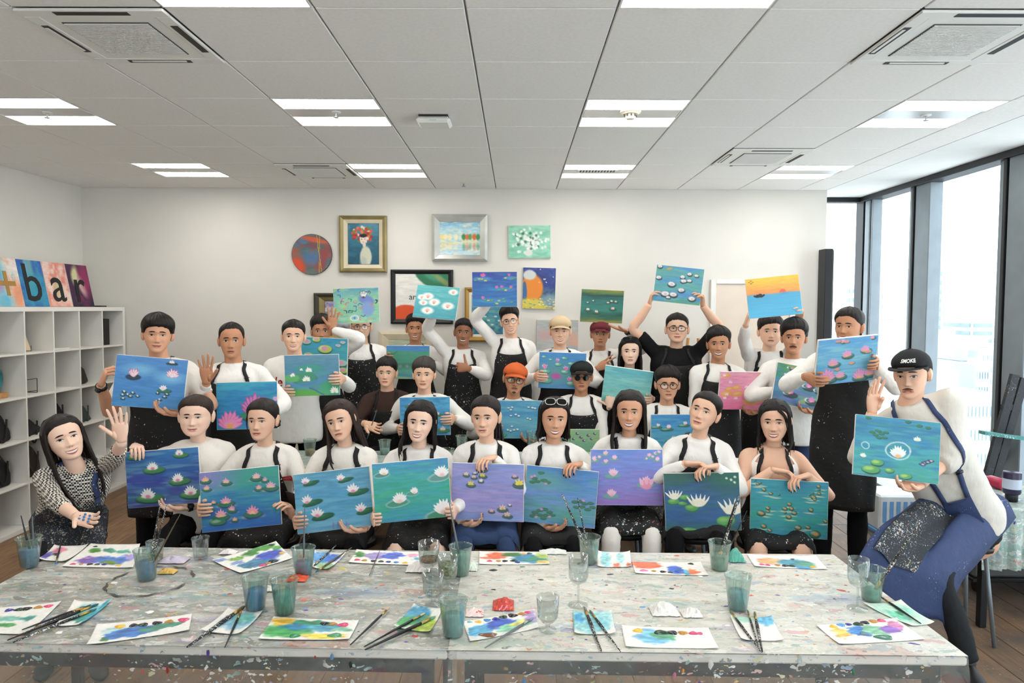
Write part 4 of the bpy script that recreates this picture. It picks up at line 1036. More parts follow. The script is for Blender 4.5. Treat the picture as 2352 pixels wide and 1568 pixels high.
# ------------------------------------------------------------------ paintings
def _noise2(h_, w_, cy, cx, rng):
    g = rng.random((cy+3, cx+3)); y = np.linspace(0, cy, h_); x = np.linspace(0, cx, w_)
    yi = y.astype(int); xi = x.astype(int); fy = (y-yi)[:, None]; fx = (x-xi)[None, :]; fy = fy*fy*(3-2*fy); fx = fx*fx*(3-2*fx)
    a = g[yi][:, xi]; b_ = g[yi][:, xi+1]; c = g[yi+1][:, xi]; d = g[yi+1][:, xi+1]
    return (a*(1-fx)+b_*fx)*(1-fy)+(c*(1-fx)+d*fx)*fy
def hx(h): return np.array([int(h[i:i+2], 16)/255 for i in (0, 2, 4)])
class Pic:
    "a small painted picture: colours on a grid, written to the mesh as a colour attribute"
    def __init__(s, w_, h_, seed, asp=1.29, warp=.012):
        s.w, s.h = w_, h_; s.rng = np.random.default_rng(seed); s.asp = asp
        s.u, s.v = np.meshgrid(np.linspace(0, 1, w_), np.linspace(0, 1, h_)); s.c = np.ones((h_, w_, 3))*.8
        if warp: s.u = s.u+warp*(_noise2(h_, w_, 9, 9, s.rng)-.5)+warp*.6*(_noise2(h_, w_, 22, 22, s.rng)-.5); s.v = s.v+warp*1.2*(_noise2(h_, w_, 9, 9, s.rng)-.5)+warp*.7*(_noise2(h_, w_, 22, 22, s.rng)-.5)
    def bg(s, stops, streak=(), amt=.5, fy=16, fx=3):
        v = np.clip(s.v+.10*(_noise2(s.h, s.w, 5, 3, s.rng)-.5), 0, 1)
        P = [q[0] for q in stops]; C = np.array([hx(q[1]) for q in stops])
        for k in range(3): s.c[..., k] = np.interp(v, P, C[:, k])
        for q, h in enumerate(streak):
            m = _noise2(s.h, s.w, fy, fx, s.rng)*.65+_noise2(s.h, s.w, fy*2, fx*2, s.rng)*.35
            m = np.clip((m-.52)*5, 0, 1)*amt; s.c = s.c*(1-m[..., None])+hx(h)*m[..., None]
        s.c *= (1+.10*(_noise2(s.h, s.w, 50, 10, s.rng)-.5))[..., None]
        return s
    def mix(s, m, col): s.c = s.c*(1-m[..., None])+hx(col)*m[..., None]
    def ell(s, cu, cv, ru, rv, col, rot=0.0, soft=.12, op=1.0, cut=None):
        x = (s.u-cu)*s.asp; y = s.v-cv; a = math.radians(rot); X = x*math.cos(a)+y*math.sin(a); Y = -x*math.sin(a)+y*math.cos(a)
        d = np.sqrt((X/(ru*s.asp))**2+(Y/rv)**2); m = np.clip((1-d)/max(soft, .02)+.5, 0, 1)*op
        if cut is not None: m = m*(s.v > cut if cut > 0 else s.v < -cut)
        s.mix(m, col)
    def line(s, pts, wd, col, op=1.0):
        P = np.array(pts, float); best = np.full(s.u.shape, 9.0)
        for a, b_ in zip(P[:-1], P[1:]):
            ax, ay = a[0]*s.asp, a[1]; dx, dy = (b_[0]-a[0])*s.asp, b_[1]-a[1]; L = dx*dx+dy*dy+1e-9
            t = np.clip(((s.u*s.asp-ax)*dx+(s.v-ay)*dy)/L, 0, 1); best = np.minimum(best, np.hypot(s.u*s.asp-ax-t*dx, s.v-ay-t*dy))
        s.mix(np.clip((wd-best)/(wd*.5)+.5, 0, 1)*op, col)
    def pad(s, cu, cv, ru, rv, col='2c5f45', rim='173528', hi=None, rot=0):
        s.ell(cu+.004, cv+rv*.22, ru*1.04, rv*1.05, rim, rot, .25); s.ell(cu, cv, ru, rv*.92, col, rot, .15)
        if hi: s.ell(cu-ru*.25, cv-rv*.2, ru*.55, rv*.45, hi, rot, .8, .75)
    def petal(s, cu, cv, L, wd, ang, col, base=None):
        a = math.radians(ang); x = (s.u-cu)*s.asp; y = cv-s.v; al = x*math.sin(a)+y*math.cos(a); ac = x*math.cos(a)-y*math.sin(a)
        t = np.clip(al/L, 0, 1); hw = wd*np.sin(np.pi*np.clip(t, 0, 1)**.75)**.8
        m = np.clip((hw-np.abs(ac))/(.18*wd)+.3, 0, 1)*(al > 0)*(al < L)
        if base: 
            k = np.clip(1-t*1.6, 0, 1)*m; s.mix(m, col); s.mix(k*.85, base)
        else: s.mix(m, col)
    def lotus(s, cu, cv, z, tip='f6eef0', base='e58bb0', heart='f0c552', n=9, fan=80, outline=None, squash=.85):
        for q in range(n):
            a = -fan+2*fan*q/(n-1); L = z*(1-.28*abs(a)/90)*(1.0 if q % 2 else .9)
            if outline: s.petal(cu, cv, L*1.1, z*.19, a, outline)
            s.petal(cu, cv, L, z*.15, a, tip, base)
        for q in range(n-3):
            a = -fan*.6+1.2*fan*q/max(1, n-4); s.petal(cu, cv+z*.05, z*.62, z*.13, a, tip, base)
        s.ell(cu, cv-z*.06, z*.16, z*.15, heart, 0, .6, .9)
    def lily(s, cu, cv, z, pad='2c5f45', rim='173528', tip='f6eef0', base='e58bb0', heart='f0c552', hi=None, n=7, px=1.5, off=0.0):
        s.pad(cu+off, cv+z*.25, z*px/s.asp, z*.45, pad, rim, hi); s.lotus(cu, cv+z*.15, z, tip, base, heart, n)
    def arr(s): return np.clip(s.c, 0, 1)
def art(key):
    "the picture of each held canvas"
    big = key[0] == 'F'; P = Pic(*((168, 130) if big else (104, 80)), abs(hash_(key)))
    B, L, pd, E_, ln = P.bg, P.lily, P.pad, P.ell, P.line
    r = P.rng
    if key == 'B1':
        B([(0, '4a83c6'), (.5, '3f7cc0'), (1, '3a80c0')], ['4f8fd0'], .3); E_(.33, .26, .2, .1, '7fc4e6', 0, 1.2, .7); E_(.78, .38, .18, .1, '86cdea', 0, 1.2, .7)
        pd(.25, .41, .10, .055, '27364a', '1a2836'); P.lotus(.25, .40, .17, 'f7dbe4', 'f3eef2', 'f7c9d8', 5, 42, 'c9487c'); pd(.77, .09, .08, .03, '27433f'); P.lotus(.77, .09, .09, 'f6ecf1', 'efb8cc', 'f3d5dc', 5, 60)
        P.lotus(.8, .36, .17, 'f6e3ea', 'e98db0', 'f6e9e6', 8, 68, 'd9588c'); pd(.71, .64, .10, .04, '2b6a55'); P.lotus(.69, .63, .12, 'f7f0f4', 'e58bb0', 'f4e6e8', 5, 50)
        for u, v in ((.62, .70), (.75, .71), (.72, .77), (.66, .83), (.15, .72), (.13, .78), (.14, .85), (.2, .77), (.27, .73), (.24, .80), (.34, .78)): pd(u, v, .035, .022, '23483f', '1a3038'); P.lotus(u, v, .03, 'f5eef2', 'eec3d2', 'fff', 3, 40) if False else E_(u, v-.012, .014, .014, 'f3ecf0')
    elif key == 'F1':
        B([(0, '2f6fae'), (.35, '2c5aa0'), (.6, '35489a'), (.85, '3a7396'), (1, '4c3f98')], ['4a86b8', '3f3f96', '6f9fb8'], .55)
        for u, v, z in ((.12, .07, .11), (.74, .09, .11), (.36, .31, .15), (.70, .55, .15), (.28, .80, .19), (.86, .80, .17)): L(u, v, z, '3f7d4f', '1b3f3a', 'fbf9f7', 'f3a3b8', 'e77a9a', '7fae7a', 9, 1.25, .02)
    elif key == 'F2':
        B([(0, '5f86b4'), (.25, '3f93a0'), (.55, '2c78ac'), (1, '2558a8')], ['2d6fb0', '3aa08c', '2757a8'], .5); E_(.15, .05, .35, .22, '8676bd', 0, 1.2, .8); E_(.75, .12, .4, .25, '2f9378', 0, 1.2, .8)
        for u, v, z, t in ((.07, .13, .09, 'f0a08c'), (.08, .27, .08, 'eeb0a0'), (.33, .19, .09, 'f0a9c0'), (.71, .16, .10, 'e9a9c4'), (.82, .22, .07, 'c78fc0'), (.74, .35, .08, 'ef9bb8'), (.89, .34, .12, 'e7a7cc'), (.31, .53, .13, 'e593bd'), (.16, .52, .06, 'e7a08c'), (.10, .63, .08, 'f0a3a8'), (.38, .66, .09, 'd88fc0'), (.24, .74, .13, 'f0a0b8'), (.41, .84, .06, 'ef9fa0'), (.64, .74, .15, 'f08ca8')):
            E_(u, v+z*.55, z*.9, z*.18, 'e9b79f', 0, .8, .7); L(u, v, z, '2d6a50', '1c3550', t, 'f4c3b8', 'f0d060', None, 7, 1.0)
        pd(.2, .85, .1, .06, '2f6f4f', '1c3550', '9fc3a0')
    elif key == 'F3':
        B([(0, '4f8fae'), (.3, '4d93bd'), (.6, '4b9cc6'), (1, '68aed4')], ['6fb5cf', '3f86b4', '78bcd8'], .45)
        for u, v, z in ((.15, .12, .12), (.61, .13, .12), (.76, .34, .16), (.15, .44, .15), (.27, .68, .17), (.84, .68, .15)): pd(u+.07, v+z*.42, z*.85, z*.3, '1f5a3e', '143c30', '3a7d4a', -8); P.lotus(u, v+z*.35, z, 'fbf2f5', 'ee9fc0', 'e982ac', 6, 58)
        for u in (.47, .53, .58, .64): E_(u, .93, .012, .06, '7b6fc0', 0, .8, .7)
    elif key == 'F4':
        B([(0, '3f83b8'), (.25, '3a9aa8'), (.5, '2fa27c'), (.75, '37a0a0'), (1, '3a94b8')], ['2fa070', '3f9fc0', '45b090'], .5)
        for u, v, z, g in ((.15, .14, .13, '4a7f80'), (.91, .22, .2, '5a8f88'), (.33, .60, .19, '3f8f74'), (.53, .50, .11, '4a9a80'), (.90, .82, .27, '3d8a66')): E_(u-.03, v+z*.5, z*1.05/1.29, z*.36, 'a9c9c6', -6, .3); E_(u-.03, v+z*.5, z*.95/1.29, z*.29, g, -6, .2); P.lotus(u, v+z*.42, z, 'fdf7f4', 'f3c6c6', 'f2d98a' if u < .2 else 'f4c9bb', 9, 62)
    elif key == 'F5':
        B([(0, '7f93d6'), (.35, '8c92d8'), (.65, '9a8fd4'), (1, '7fa0e0')], ['a49ddc', '7c8fd8', 'b0a0d8'], .45)
        for u, v, z, t, h in ((.20, .20, .07, 'f4e3d0', 'd9b27c'), (.32, .17, .05, 'f6f1f2', 'f0d9b0'), (.31, .24, .06, 'f3d3d0', 'e79a8c'), (.43, .09, .09, 'eaa6d0', 'e48cc4'), (.43, .21, .08, 'f2e070', 'e0c040'), (.41, .30, .06, 'f6f1f4', 'f0e0c0'), (.27, .36, .09, 'f3e06a', 'ecc840'), (.88, .21, .06, 'f0b3c8', 'e98ca8'), (.94, .33, .12, 'f3e25e', 'ecd040'), (.71, .77, .10, 'f3d9c4', 'e0a86c'), (.81, .71, .04, 'f4f0f0', 'f0e0c0'), (.56, .83, .06, 'f0b3c8', 'f0b8c8'), (.78, .89, .09, 'f0cdb8', 'e8a088')): L(u, v, z, '47645a', '3a4c6a', t, h, h, None, 5, 1.0)
    elif key == 'F6':
        B([(0, '3f76b8'), (.3, '4a86c4'), (.55, '6a90cc'), (.7, '5b95ac'), (.85, '4f9a8c'), (1, '4f8cb8')], ['5c86cc', '7898d4', '4a9a90'], .45); E_(.25, .25, .3, .14, '5fa08c', 0, 1.3, .7)
        for u, v in ((.2, .11), (.12, .22), (.16, .27), (.25, .24), (.3, .27), (.09, .29), (.22, .78), (.29, .75), (.16, .82), (.36, .79), (.23, .86), (.31, .85), (.40, .84), (.13, .88), (.28, .91), (.7, .57), (.77, .55), (.84, .58), (.92, .56), (.8, .64), (.88, .68), (.95, .63), (.72, .66)): pd(u, v, .045, .026, '3a6f58', '27504a', rot=-5)
        for u, v in ((.08, .2), (.12, .18), (.28, .30), (.25, .76), (.18, .9), (.37, .87), (.82, .53)): E_(u, v, .022, .018, 'd38fc0', 0, .7)
    elif key == 'F7':
        B([(0, '6286d6'), (.3, '6c80d2'), (.6, '8479cc'), (1, '8e6cba')], ['7285d8', '9078c8', '6a8ada'], .4)
        for u, v, z in ((.05, .17, .10), (.12, .14, .06), (.2, .07, .09), (.21, .22, .08), (.33, .15, .09), (.78, .16, .05), (.81, .10, .07), (.86, .13, .06), (.90, .07, .07), (.95, .04, .06), (.93, .17, .07), (.31, .42, .15), (.77, .58, .17), (.28, .79, .15)):
            pd(u-.01, v+z*.35, z*.75, z*.28, '6aa39a', '5f86b0'); P.lotus(u, v+z*.3, z, 'f6c3da', 'ee92bc', 'f0a8c8', 6, 45)
        E_(.77, .63, .08, .09, 'f08fb4', 0, .3); 
        for q in (-.05, 0, .05): P.petal(.77+q, .64, .15, .035, q*500, 'f6b3cc')
    elif key == 'F8':
        B([(0, '26514f'), (.25, '2b5078'), (.55, '2f5c92'), (.8, '2a5488'), (1, '25584c')], ['31619c', '264a78', '2a6060'], .5); E_(.85, .1, .3, .2, '245c48', 0, 1, .8); E_(.15, .08, .25, .15, '2a5a48', 0, 1, .7)
        for u, v, a, b_ in ((.12, .49, .08, .05), (.27, .42, .065, .045), (.24, .53, .055, .035), (.36, .60, .09, .06), (.80, .83, .12, .085), (.28, .99, .13, .04)): pd(u, v, a, b_, '4f9a4c', '2c6a40', '86c070'); 
        for u, v, z in ((.13, .45, .18), (.45, .58, .24), (.90, .72, .30)):
            E_(u, v-z*.25, z*.38, z*.32, 'f4efdf', 0, .2)
            for q in range(6): P.petal(u+(q-2.5)*z*.10, v-z*.02, z*.9, z*.085, (q-2.5)*14, 'fbf7ee', 'e8dca0')
            E_(u, v-z*.12, z*.26, z*.16, 'f4efdf', 0, .5)
        for u, v in ((.84, .1), (.95, .08), (.9, .13), (.94, .17)): E_(u, v, .018, .02, 'cfe0c8', 0, .6)
    elif key == 'F9':
        B([(0, '2f86a0'), (.3, '2a8fa0'), (.6, '2f9a90'), (.8, '2a8a90'), (1, '2f86b4')], ['2f7fb0', '2fa088', '3a98a8'], .5)
        pts = ((.05, .03, .6), (.09, .09, .8), (.12, .07, .7), (.17, .18, 1), (.26, .24, 1), (.37, .26, .6), (.87, .07, .9), (.88, .13, .7), (.8, .20, .7), (.88, .20, .9), (.81, .27, 1.2), (.83, .31, .8), (.76, .24, .6), (.5, .42, 1.1), (.44, .5, 1.2), (.53, .49, 1.1), (.57, .56, 1.2), (.45, .58, .7), (.5, .64, 1.3), (.22, .5, 1), (.22, .56, .9), (.14, .61, 1.7), (.78, .49, 1.1), (.97, .68, 1.1), (.06, .90, 1.1), (.18, .83, 1.3), (.26, .9, 1.1), (.17, .97, 1.2), (.62, .82, 1.5), (.75, .8, 1.2), (.62, .95, 2.5), (.84, .92, 2.4))
        for u, v, z in pts: E_(u+r.uniform(-.05, .05), v+.06, .07, .010, 'f0e3b0', 2, .9, .8)
        for u, v, z in pts: pd(u, v, .030*z, .030*z, '2c6a48', '17352c', 'a9d0c0'); E_(u+.006*z, v+.004, .015*z, .014*z, 'e08a50' if z > .75 else '3a6a58', 0, .5)
    elif key == 'F10':
        B([(0, '3f93b0'), (.15, '2f6f9c'), (.4, '3a8ba8'), (.65, '3a9a98'), (1, '3f9a8c')], ['2f78b0', '48a0a8', '3a8f80', '2d6aa0'], .55)
        for a in np.linspace(0, 6.28, 40): E_(.52+.145*math.cos(a), .53+.14*math.sin(a), .012, .012, 'cfe4e2', 0, .8, .8)
        P.lotus(.52, .63, .20, 'eaf2ee', 'e5a7bd', 'e8b06a', 9, 60)
        for a in np.linspace(0, 6, 26): E_(.13+.045*math.cos(a), .50+.055*math.sin(a), .008, .008, 'b9d8dc', 0, .8, .8)
        P.lotus(.11, .70, .08, 'eef3f0', 'f0d0c0', 'f0d0a0', 6, 60); P.lotus(.73, .34, .09, 'dfeadf', 'dfe0b0', 'e0d8a0', 7, 70)
        for u, v, a, b_ in ((.21, .88, .1, .07), (.28, .76, .07, .055), (.43, .87, .055, .04), (.62, .94, .07, .05)): pd(u, v, a, b_, '4f9a58', '18403c', 'b5d36a')
        for u, v in ((.2, .27), (.27, .24), (.24, .31), (.31, .28), (.36, .25), (.28, .35), (.35, .34), (.75, .08), (.85, .10), (.62, .04), (.15, .04)): pd(u, v, .035, .022, '2f6f50', '1a4040')
        for u, v in ((.83, .68), (.9, .63), (.86, .66), (.80, .71)): pd(u, v, .04, .02, '31486a', '20304a'); E_(u+.01, v, .018, .01, 'd9b0c0')
    elif key == 'B2':
        B([(0, '3fa4c0'), (.4, '2f8cc4'), (.8, '2a74bc'), (1, '2f86b0')], ['38a0c0', '2a70b8'], .5); pd(.55, .72, .16, .10, '2f7f5f', '1f5048')
        P.lotus(.64, .66, .42, 'dd7fc0', 'c765b4', 'f0dc50', 11, 72, 'b255a0'); P.lotus(.22, .95, .36, 'f08cc0', 'f7b0d0', 'f0a040', 9, 72, 'd965a8'); E_(.98, .36, .05, .05, 'e0b0d8')
    elif key == 'B3':
        B([(0, '5a86a4'), (.3, '4a7f9c'), (.6, '4f88b4'), (1, '4a9a7c')], ['4f7fa8', '44907c'], .45); pd(.36, .56, .22, .15, '3f8a68', '2f6a60'); E_(.12, .56, .14, .1, '5aae68', 0, .4); E_(.45, .33, .25, .10, '3a8f80', 0, .6); E_(.35, .95, .4, .10, '58a84c', 0, .4); E_(.85, .8, .2, .18, '3fa070', 0, .5); ln([(0, .75), (.4, .72), (.7, .62), (1, .45)], .05, '4c86bc', .8); ln([(.45, .8), (.7, .98)], .02, '3a6f90')
        for u, v, z in ((.39, .62, .14), (.44, .40, .12), (.14, .50, .09), (.90, .92, .16), (.30, .36, .06)): P.lotus(u, v, z, 'fbfbf8', 'f4f2e8', 'f0e0a0', 8, 95)
    elif key == 'B4':
        B([(0, '2f86b4'), (.5, '3a9aa8'), (1, '4aa890')], ['3a90c0', '45a890'], .5)
        for u, v, z in ((.12, .12, .10), (.33, .05, .09), (.52, .30, .15), (.80, .19, .06), (.90, .10, .06), (.17, .48, .10), (.88, .66, .13), (.92, .86, .11), (.70, .6, .1)): pd(u, v, z, z*.75, 'a9c858' if r.random() < .5 else '8fc0b0', '244a44', 'e6f0e8'); E_(u-.01, v-.01, z*.5, z*.4, 'd98fa8', 0, .4)
    elif key == 'B5':
        B([(0, '4f93b8'), (.3, '8fcf9a'), (.6, '8ed0a0'), (1, '9fd8b0')], ['a8d86a', '6fb8c0', '7fc8a8'], .6, 8, 5)
        E_(.72, .35, .18, .13, '6f86cc', 20, .4); E_(.75, .6, .14, .2, '7fa0d8', 0, .5); P.lotus(.66, .28, .22, 'f8f8f8', 'f0f0f0', '333333', 6, 35, '2a3038')
        for q in range(26): a = r.uniform(0, 6.28); u, v = r.uniform(.05, .95), r.uniform(.08, .95); ln([(u, v), (u+.06*math.cos(a), v+.06*math.sin(a)), (u+.09*math.cos(a+.8), v+.09*math.sin(a+.8))], .012, ['e07a60', '5f4aa8', '2f6f50', '3a5fb0', 'd06a90', 'f0a050', '26323c'][q % 7])
        E_(.45, .86, .10, .09, 'e6eef0', 0, .2); E_(.45, .86, .07, .06, '8fc8d8', 0, .3); E_(.45, .86, .025, .03, '4a7fa8')
    elif key == 'B6':
        B([(0, '3f7fd0'), (.12, '4a86d0'), (.2, '4a9a7c'), (.5, '4a9a80'), (.62, '3a8068'), (.75, '58a890'), (.9, '4a90a8'), (1, 'a8c890')], ['4f9f88'], .3, 20, 2); ln([(.05, .33), (.25, .18)], .012, '2f6f60')
        for u in (.32, .48, .65): E_(u, .62, .04, .05, 'c88fa0', 0, 1, .5)
    elif key == 'B7':
        B([(0, '58b4b8'), (.5, '4ba8b0'), (1, '3f96a8')], ['62bcbc', '429cac'], .5)
        for u, v, z in ((.28, .36, .17), (.14, .40, .13), (.20, .56, .13), (.45, .53, .17), (.32, .80, .18), (.78, .62, .18), (.86, .17, .14)): E_(u, v-z*.15, z*.78, z*.62, 'f3f2ee', 0, .5); P.lotus(u, v+.02, z*.75, 'e9c0b0', 'a86a90', 'd88a60', 6, 40)
    elif key == 'B8':
        B([(0, '34489a'), (.4, '2f5aa4'), (.7, '2f6cb0'), (1, '2a70a8')], ['3a4a9c', '2f7ab8'], .5); E_(.22, .2, .2, .06, '4f9fd0', 0, .6, .7); E_(.85, .18, .15, .05, '4f9fd0', 0, .6, .7); E_(.7, .5, .28, .06, '4596cc', 0, .6, .6); E_(.45, .83, .4, .06, '4596cc', 0, .6, .6)
        for u, v in ((.07, .24), (.16, .2), (.22, .21), (.3, .25), (.75, .18), (.9, .2), (.97, .16), (.6, .52), (.68, .5), (.75, .53), (.85, .48), (.28, .8), (.36, .83), (.44, .82), (.52, .9), (.6, .83), (.7, .78), (.72, .86), (.88, .87), (.55, .92)): pd(u, v, .035, .024, 'c9c860' if r.random() < .5 else '5f9a6a', '1f3f60')
        P.lotus(.24, .13, .13, 'e060b0', 'c848a0', 'f070b0', 6, 60)
        for u, v in ((.82, .12), (.55, .46), (.66, .45), (.87, .46), (.24, .77)): P.lotus(u, v, .09, 'd060a8', 'c050a0', 'e070b0', 5, 55)
    elif key == 'B9':
        B([(0, '3f80c8'), (.3, '4086b4'), (.6, '4a8c94'), (1, '3f80c4')], ['4a88b0'], .4); E_(.35, .6, .3, .3, '5a9090', 0, 1.2, .6)
        for u, v, a in ((.10, .13, .05), (.24, .2, .045), (.54, .15, .06), (.41, .33, .08), (.68, .3, .07), (.15, .53, .09), (.55, .53, .08), (.17, .80, .11), (.70, .85, .1)): pd(u, v, a, a*.65, '5fa58a', '2a6a60', 'cfe8dc')
        for u, v, z in ((.39, .25, .10), (.12, .45, .13), (.57, .48, .12), (.10, .72, .13), (.18, .72, .1), (.66, .78, .13)): P.lotus(u, v, z, 'e05aa0', 'd84a98', 'f080b0', 4, 38, 'f6eef4')
        E_(.37, .66, .1, .08, 'b84a98', 0, .7)
    elif key == 'B10':
        B([(0, '8a8a30'), (.08, '6a7a30'), (.16, '1f3f3c'), (.3, '2a6a64'), (.6, '2f7a6c'), (.78, '1f4a3c'), (.9, '3f5a2c'), (1, '9a8a38')], ['2f7a74', '2a6058'], .4, 18, 2)
        for u, v, z in ((.15, .42, .05), (.28, .36, .05), (.64, .40, .06), (.72, .35, .06), (.82, .36, .06), (.17, .64, .09), (.37, .70, .09), (.76, .58, .09)): pd(u, v, z, z*.5, '2a5f50', '163a34'); P.lotus(u, v, z, 'f3ece4', 'e0806a', 'e06a50', 5, 60)
    elif key == 'B11':
        B([(0, '5ab4c4'), (.35, '7acac8'), (.7, '74c6c0'), (1, '66c0b4')], ['98dcd8', '62bcc8'], .55, 10, 2); pd(.55, .74, .10, .05, '86b89c', '5aa090'); P.lotus(.56, .72, .14, 'f4f6f0', 'dfe8d8', 'e8e6c8', 7, 60)
    elif key == 'B12':
        B([(0, '4f96c4'), (.2, '5fa890'), (.35, '4a8fc8'), (.6, '5aa8a0'), (.8, '4a8ccc'), (1, '4f9a80')], ['5fae88', '4a8cd0', '66b0a8'], .6)
        for u, v, z in ((.07, .05, .08), (.07, .36, .09), (.36, .50, .13), (.57, .28, .08), (.60, .38, .10), (.71, .18, .08), (.72, .36, .08), (.86, .21, .07), (.58, .64, .11), (.25, .78, .14), (.42, .78, .13), (.32, .88, .07), (.82, .84, .12)): pd(u, v, z*.72, z*.58, '3a4c4a', '1f2c34'); E_(u-.005, v-.012, z*.6, z*.44, 'f1efec', 0, .4); E_(u, v, z*.25, z*.2, 'd9c0cc')
        E_(.27, .08, .06, .03, 'd0a040', -20, .5); E_(.97, .75, .05, .05, 'd8a040', 0, .5)
    elif key == 'B13':
        B([(0, 'f0a0b8'), (.5, 'f08cb4'), (1, 'ee6f9c')], ['f4a8bc', 'f078a4'], .5)
        for u, v, a in ((.12, .1, .09), (.87, .1, .11), (.2, .45, .09), (.35, .42, .10), (.15, .58, .12), (.38, .58, .12), (.75, .55, .14), (.88, .55, .1), (.7, .75, .2)): E_(u, v, a, a*.62, 'f0a05a', -8, .3); E_(u-.01, v-.01, a*.6, a*.32, 'f6b878', -8, .6)
        for u, v in ((.08, .12), (.85, .05), (.93, .1), (.22, .3), (.16, .62), (.13, .72), (.35, .72), (.55, .42), (.82, .45), (.66, .78), (.9, .7)): P.lotus(u, v, .08, 'fbe3ea', 'f8d0dc', 'f6b0c0', 6, 70)
    elif key == 'B14':
        B([(0, 'f6c040'), (.2, 'f6b048'), (.40, 'f08c4c'), (.405, 'f08a50')], [], 0)
        m = 1/(1+np.exp(-(P.v-.415-.01*P.u)*160)); P.mix(m, '4a9ec8'); m2 = np.clip((P.v-.42)/.6, 0, 1); P.mix(m*m2, '52b4e0'); P.c *= (1+.05*(_noise2(P.h, P.w, 40, 3, r)-.5))[..., None]
        E_(.68, .405, .065, .07, 'e8584a', 0, .1, 1, -.415); E_(.70, .45, .08, .02, '4f8ab0', 0, .8, .6); ln([(.14, .45), (.18, .475), (.28, .472), (.32, .44)], .022, '1c1a1c'); E_(.25, .425, .035, .03, '2a2624'); E_(.2, .44, .03, .02, '1c1a1c')
        for u, v in ((.05, .08), (.08, .12), (.12, .09), (.09, .05)): ln([(u, v), (u+.015, v+.008), (u+.03, v-.004)], .006, '3a2c20')
    elif key == 'B15':
        B([(0, '3f7a5c'), (.3, '35786a'), (.6, '3a6f80'), (1, '3a5a90')], ['2f8a4a', '6a5aa8', '3f7fb0', '8aa83a'], .6, 8, 3)
        for u, v, z in ((.3, .06, .06), (.28, .24, .09), (.45, .2, .09), (.58, .18, .09), (.38, .42, .13), (.70, .44, .13), (.34, .68, .14), (.80, .78, .14), (.92, .5, .1)): pd(u+.02, v+.06, z, z*.5, '243038', '1a2028'); E_(u-.07, v+.02, z*.55, z*.4, 'dfe8e6', 0, .4); E_(u-.05, v+.02, z*.5, z*.38, '3a5f5a', 0, .4); P.lotus(u, v+.04, z, 'd06ab0', 'c060b0', 'f0a060', 7, 70)
    elif key == 'B16':
        B([(0, '4f93c8'), (.3, '5fa6cc'), (.5, '6ab0cc'), (.7, '4f9cc4'), (1, '4a90cc')], ['7fbccc', '4a8cc8', '86c0c0'], .5)
        for u, v, z in ((.40, .08, .09), (.90, .05, .07), (.80, .30, .15), (.50, .38, .16), (.28, .55, .17), (.20, .85, .25), (.42, .84, .16), (.76, .88, .22), (.93, .84, .18)): pd(u+.02, v+z*.1, z*.62, z*.4, '3a6f5c', '223c3a', 'c0dcd0'); P.lotus(u, v+z*.15, z, 'dd8fb8', 'e07fb0', 'f0a850', 8, 72, 'c070a8' if z > .2 else None)
        for u, v in ((.86, .35), (.60, .56), (.36, .68), (.33, .06), (.47, .08)): pd(u, v, .05, .035, 'c98a80', '26443c')
    elif key == 'M2':
        B([(0, '4a9cc8'), (.4, '3f90c8'), (.7, '4aa4d0'), (1, '4a9cc8')], ['2f6fb8', '5ab4d8', '3f80c0'], .6, 18, 8)
        for u, v, z in ((.22, .22, .10), (.85, .85, .12), (.75, .45, .08)): L(u, v, z, '3f7a4a', '1f4a44', 'f2d8dc', 'e87890', 'f0d060')
        for q in range(14): u = .66+.02*q; ln([(u, .955), (u+.01, .965)], .012, '2a5a8a')
    elif key == 'M3':
        B([(0, '3f86b0'), (.4, '3a80b4'), (.6, '62aab8'), (.75, '3f8ab8'), (1, '4a96b0')], ['4a90b8', '6ab0b8'], .5)
        for u, v in ((.30, .2), (.35, .25), (.38, .18), (.72, .17), (.8, .18), (.85, .19), (.36, .4), (.46, .37), (.52, .40), (.70, .46), (.76, .48), (.38, .68), (.3, .78), (.36, .8), (.43, .78), (.5, .76)): pd(u, v+.015, .03, .02, '2f5f60', '244a60'); E_(u, v, .025, .018, 'f2f0ec', 0, .5)
        pd(.16, .9, .11, .06, '4f9a6a', '2a5a50')
    elif key == 'M4':
        B([(0, '8fbf80'), (.4, '7fb890'), (1, '5fa8a0')], ['a0c878', '6fb0a0'], .5)
        for q in range(11): u, v = .1+.08*q+r.uniform(-.02, .02), .12+.25*((q*7) % 5)/5; E_(u, v, .035, .035, '5a3f78', 20, .3); E_(u+.015, v-.01, .016, .014, 'e6d8e8')
    elif key == 'M5':
        B([(0, '3a80c4'), (.4, '3f8cc4'), (.7, '4aa0b4'), (1, '3f90b8')], ['3070b8', '4a9ac0', '58a8b0'], .5)
        for u, v, z in ((.30, .35, .16), (.65, .25, .14), (.40, .65, .15), (.08, .3, .13), (.22, .88, .13), (.75, .8, .14)): pd(u+.03, v+z*.25, z*.85, z*.28, '2f6f58', '1c3f4a', 'a8d0b8'); P.lotus(u+.07, v+z*.15, z*.8, 'f3e3ea', 'd890b0', 'e07090', 5, 40)
    return P.arr()
def hash_(s_): 
    h_ = 0
    for ch in s_: h_ = (h_*31+ord(ch)) % 100003
    return h_
M_paint = attr_mat('acrylic_paint', .42, .3)
M_canvas = mat('primed_canvas_edge', 'efece6', .9, .03, 60)
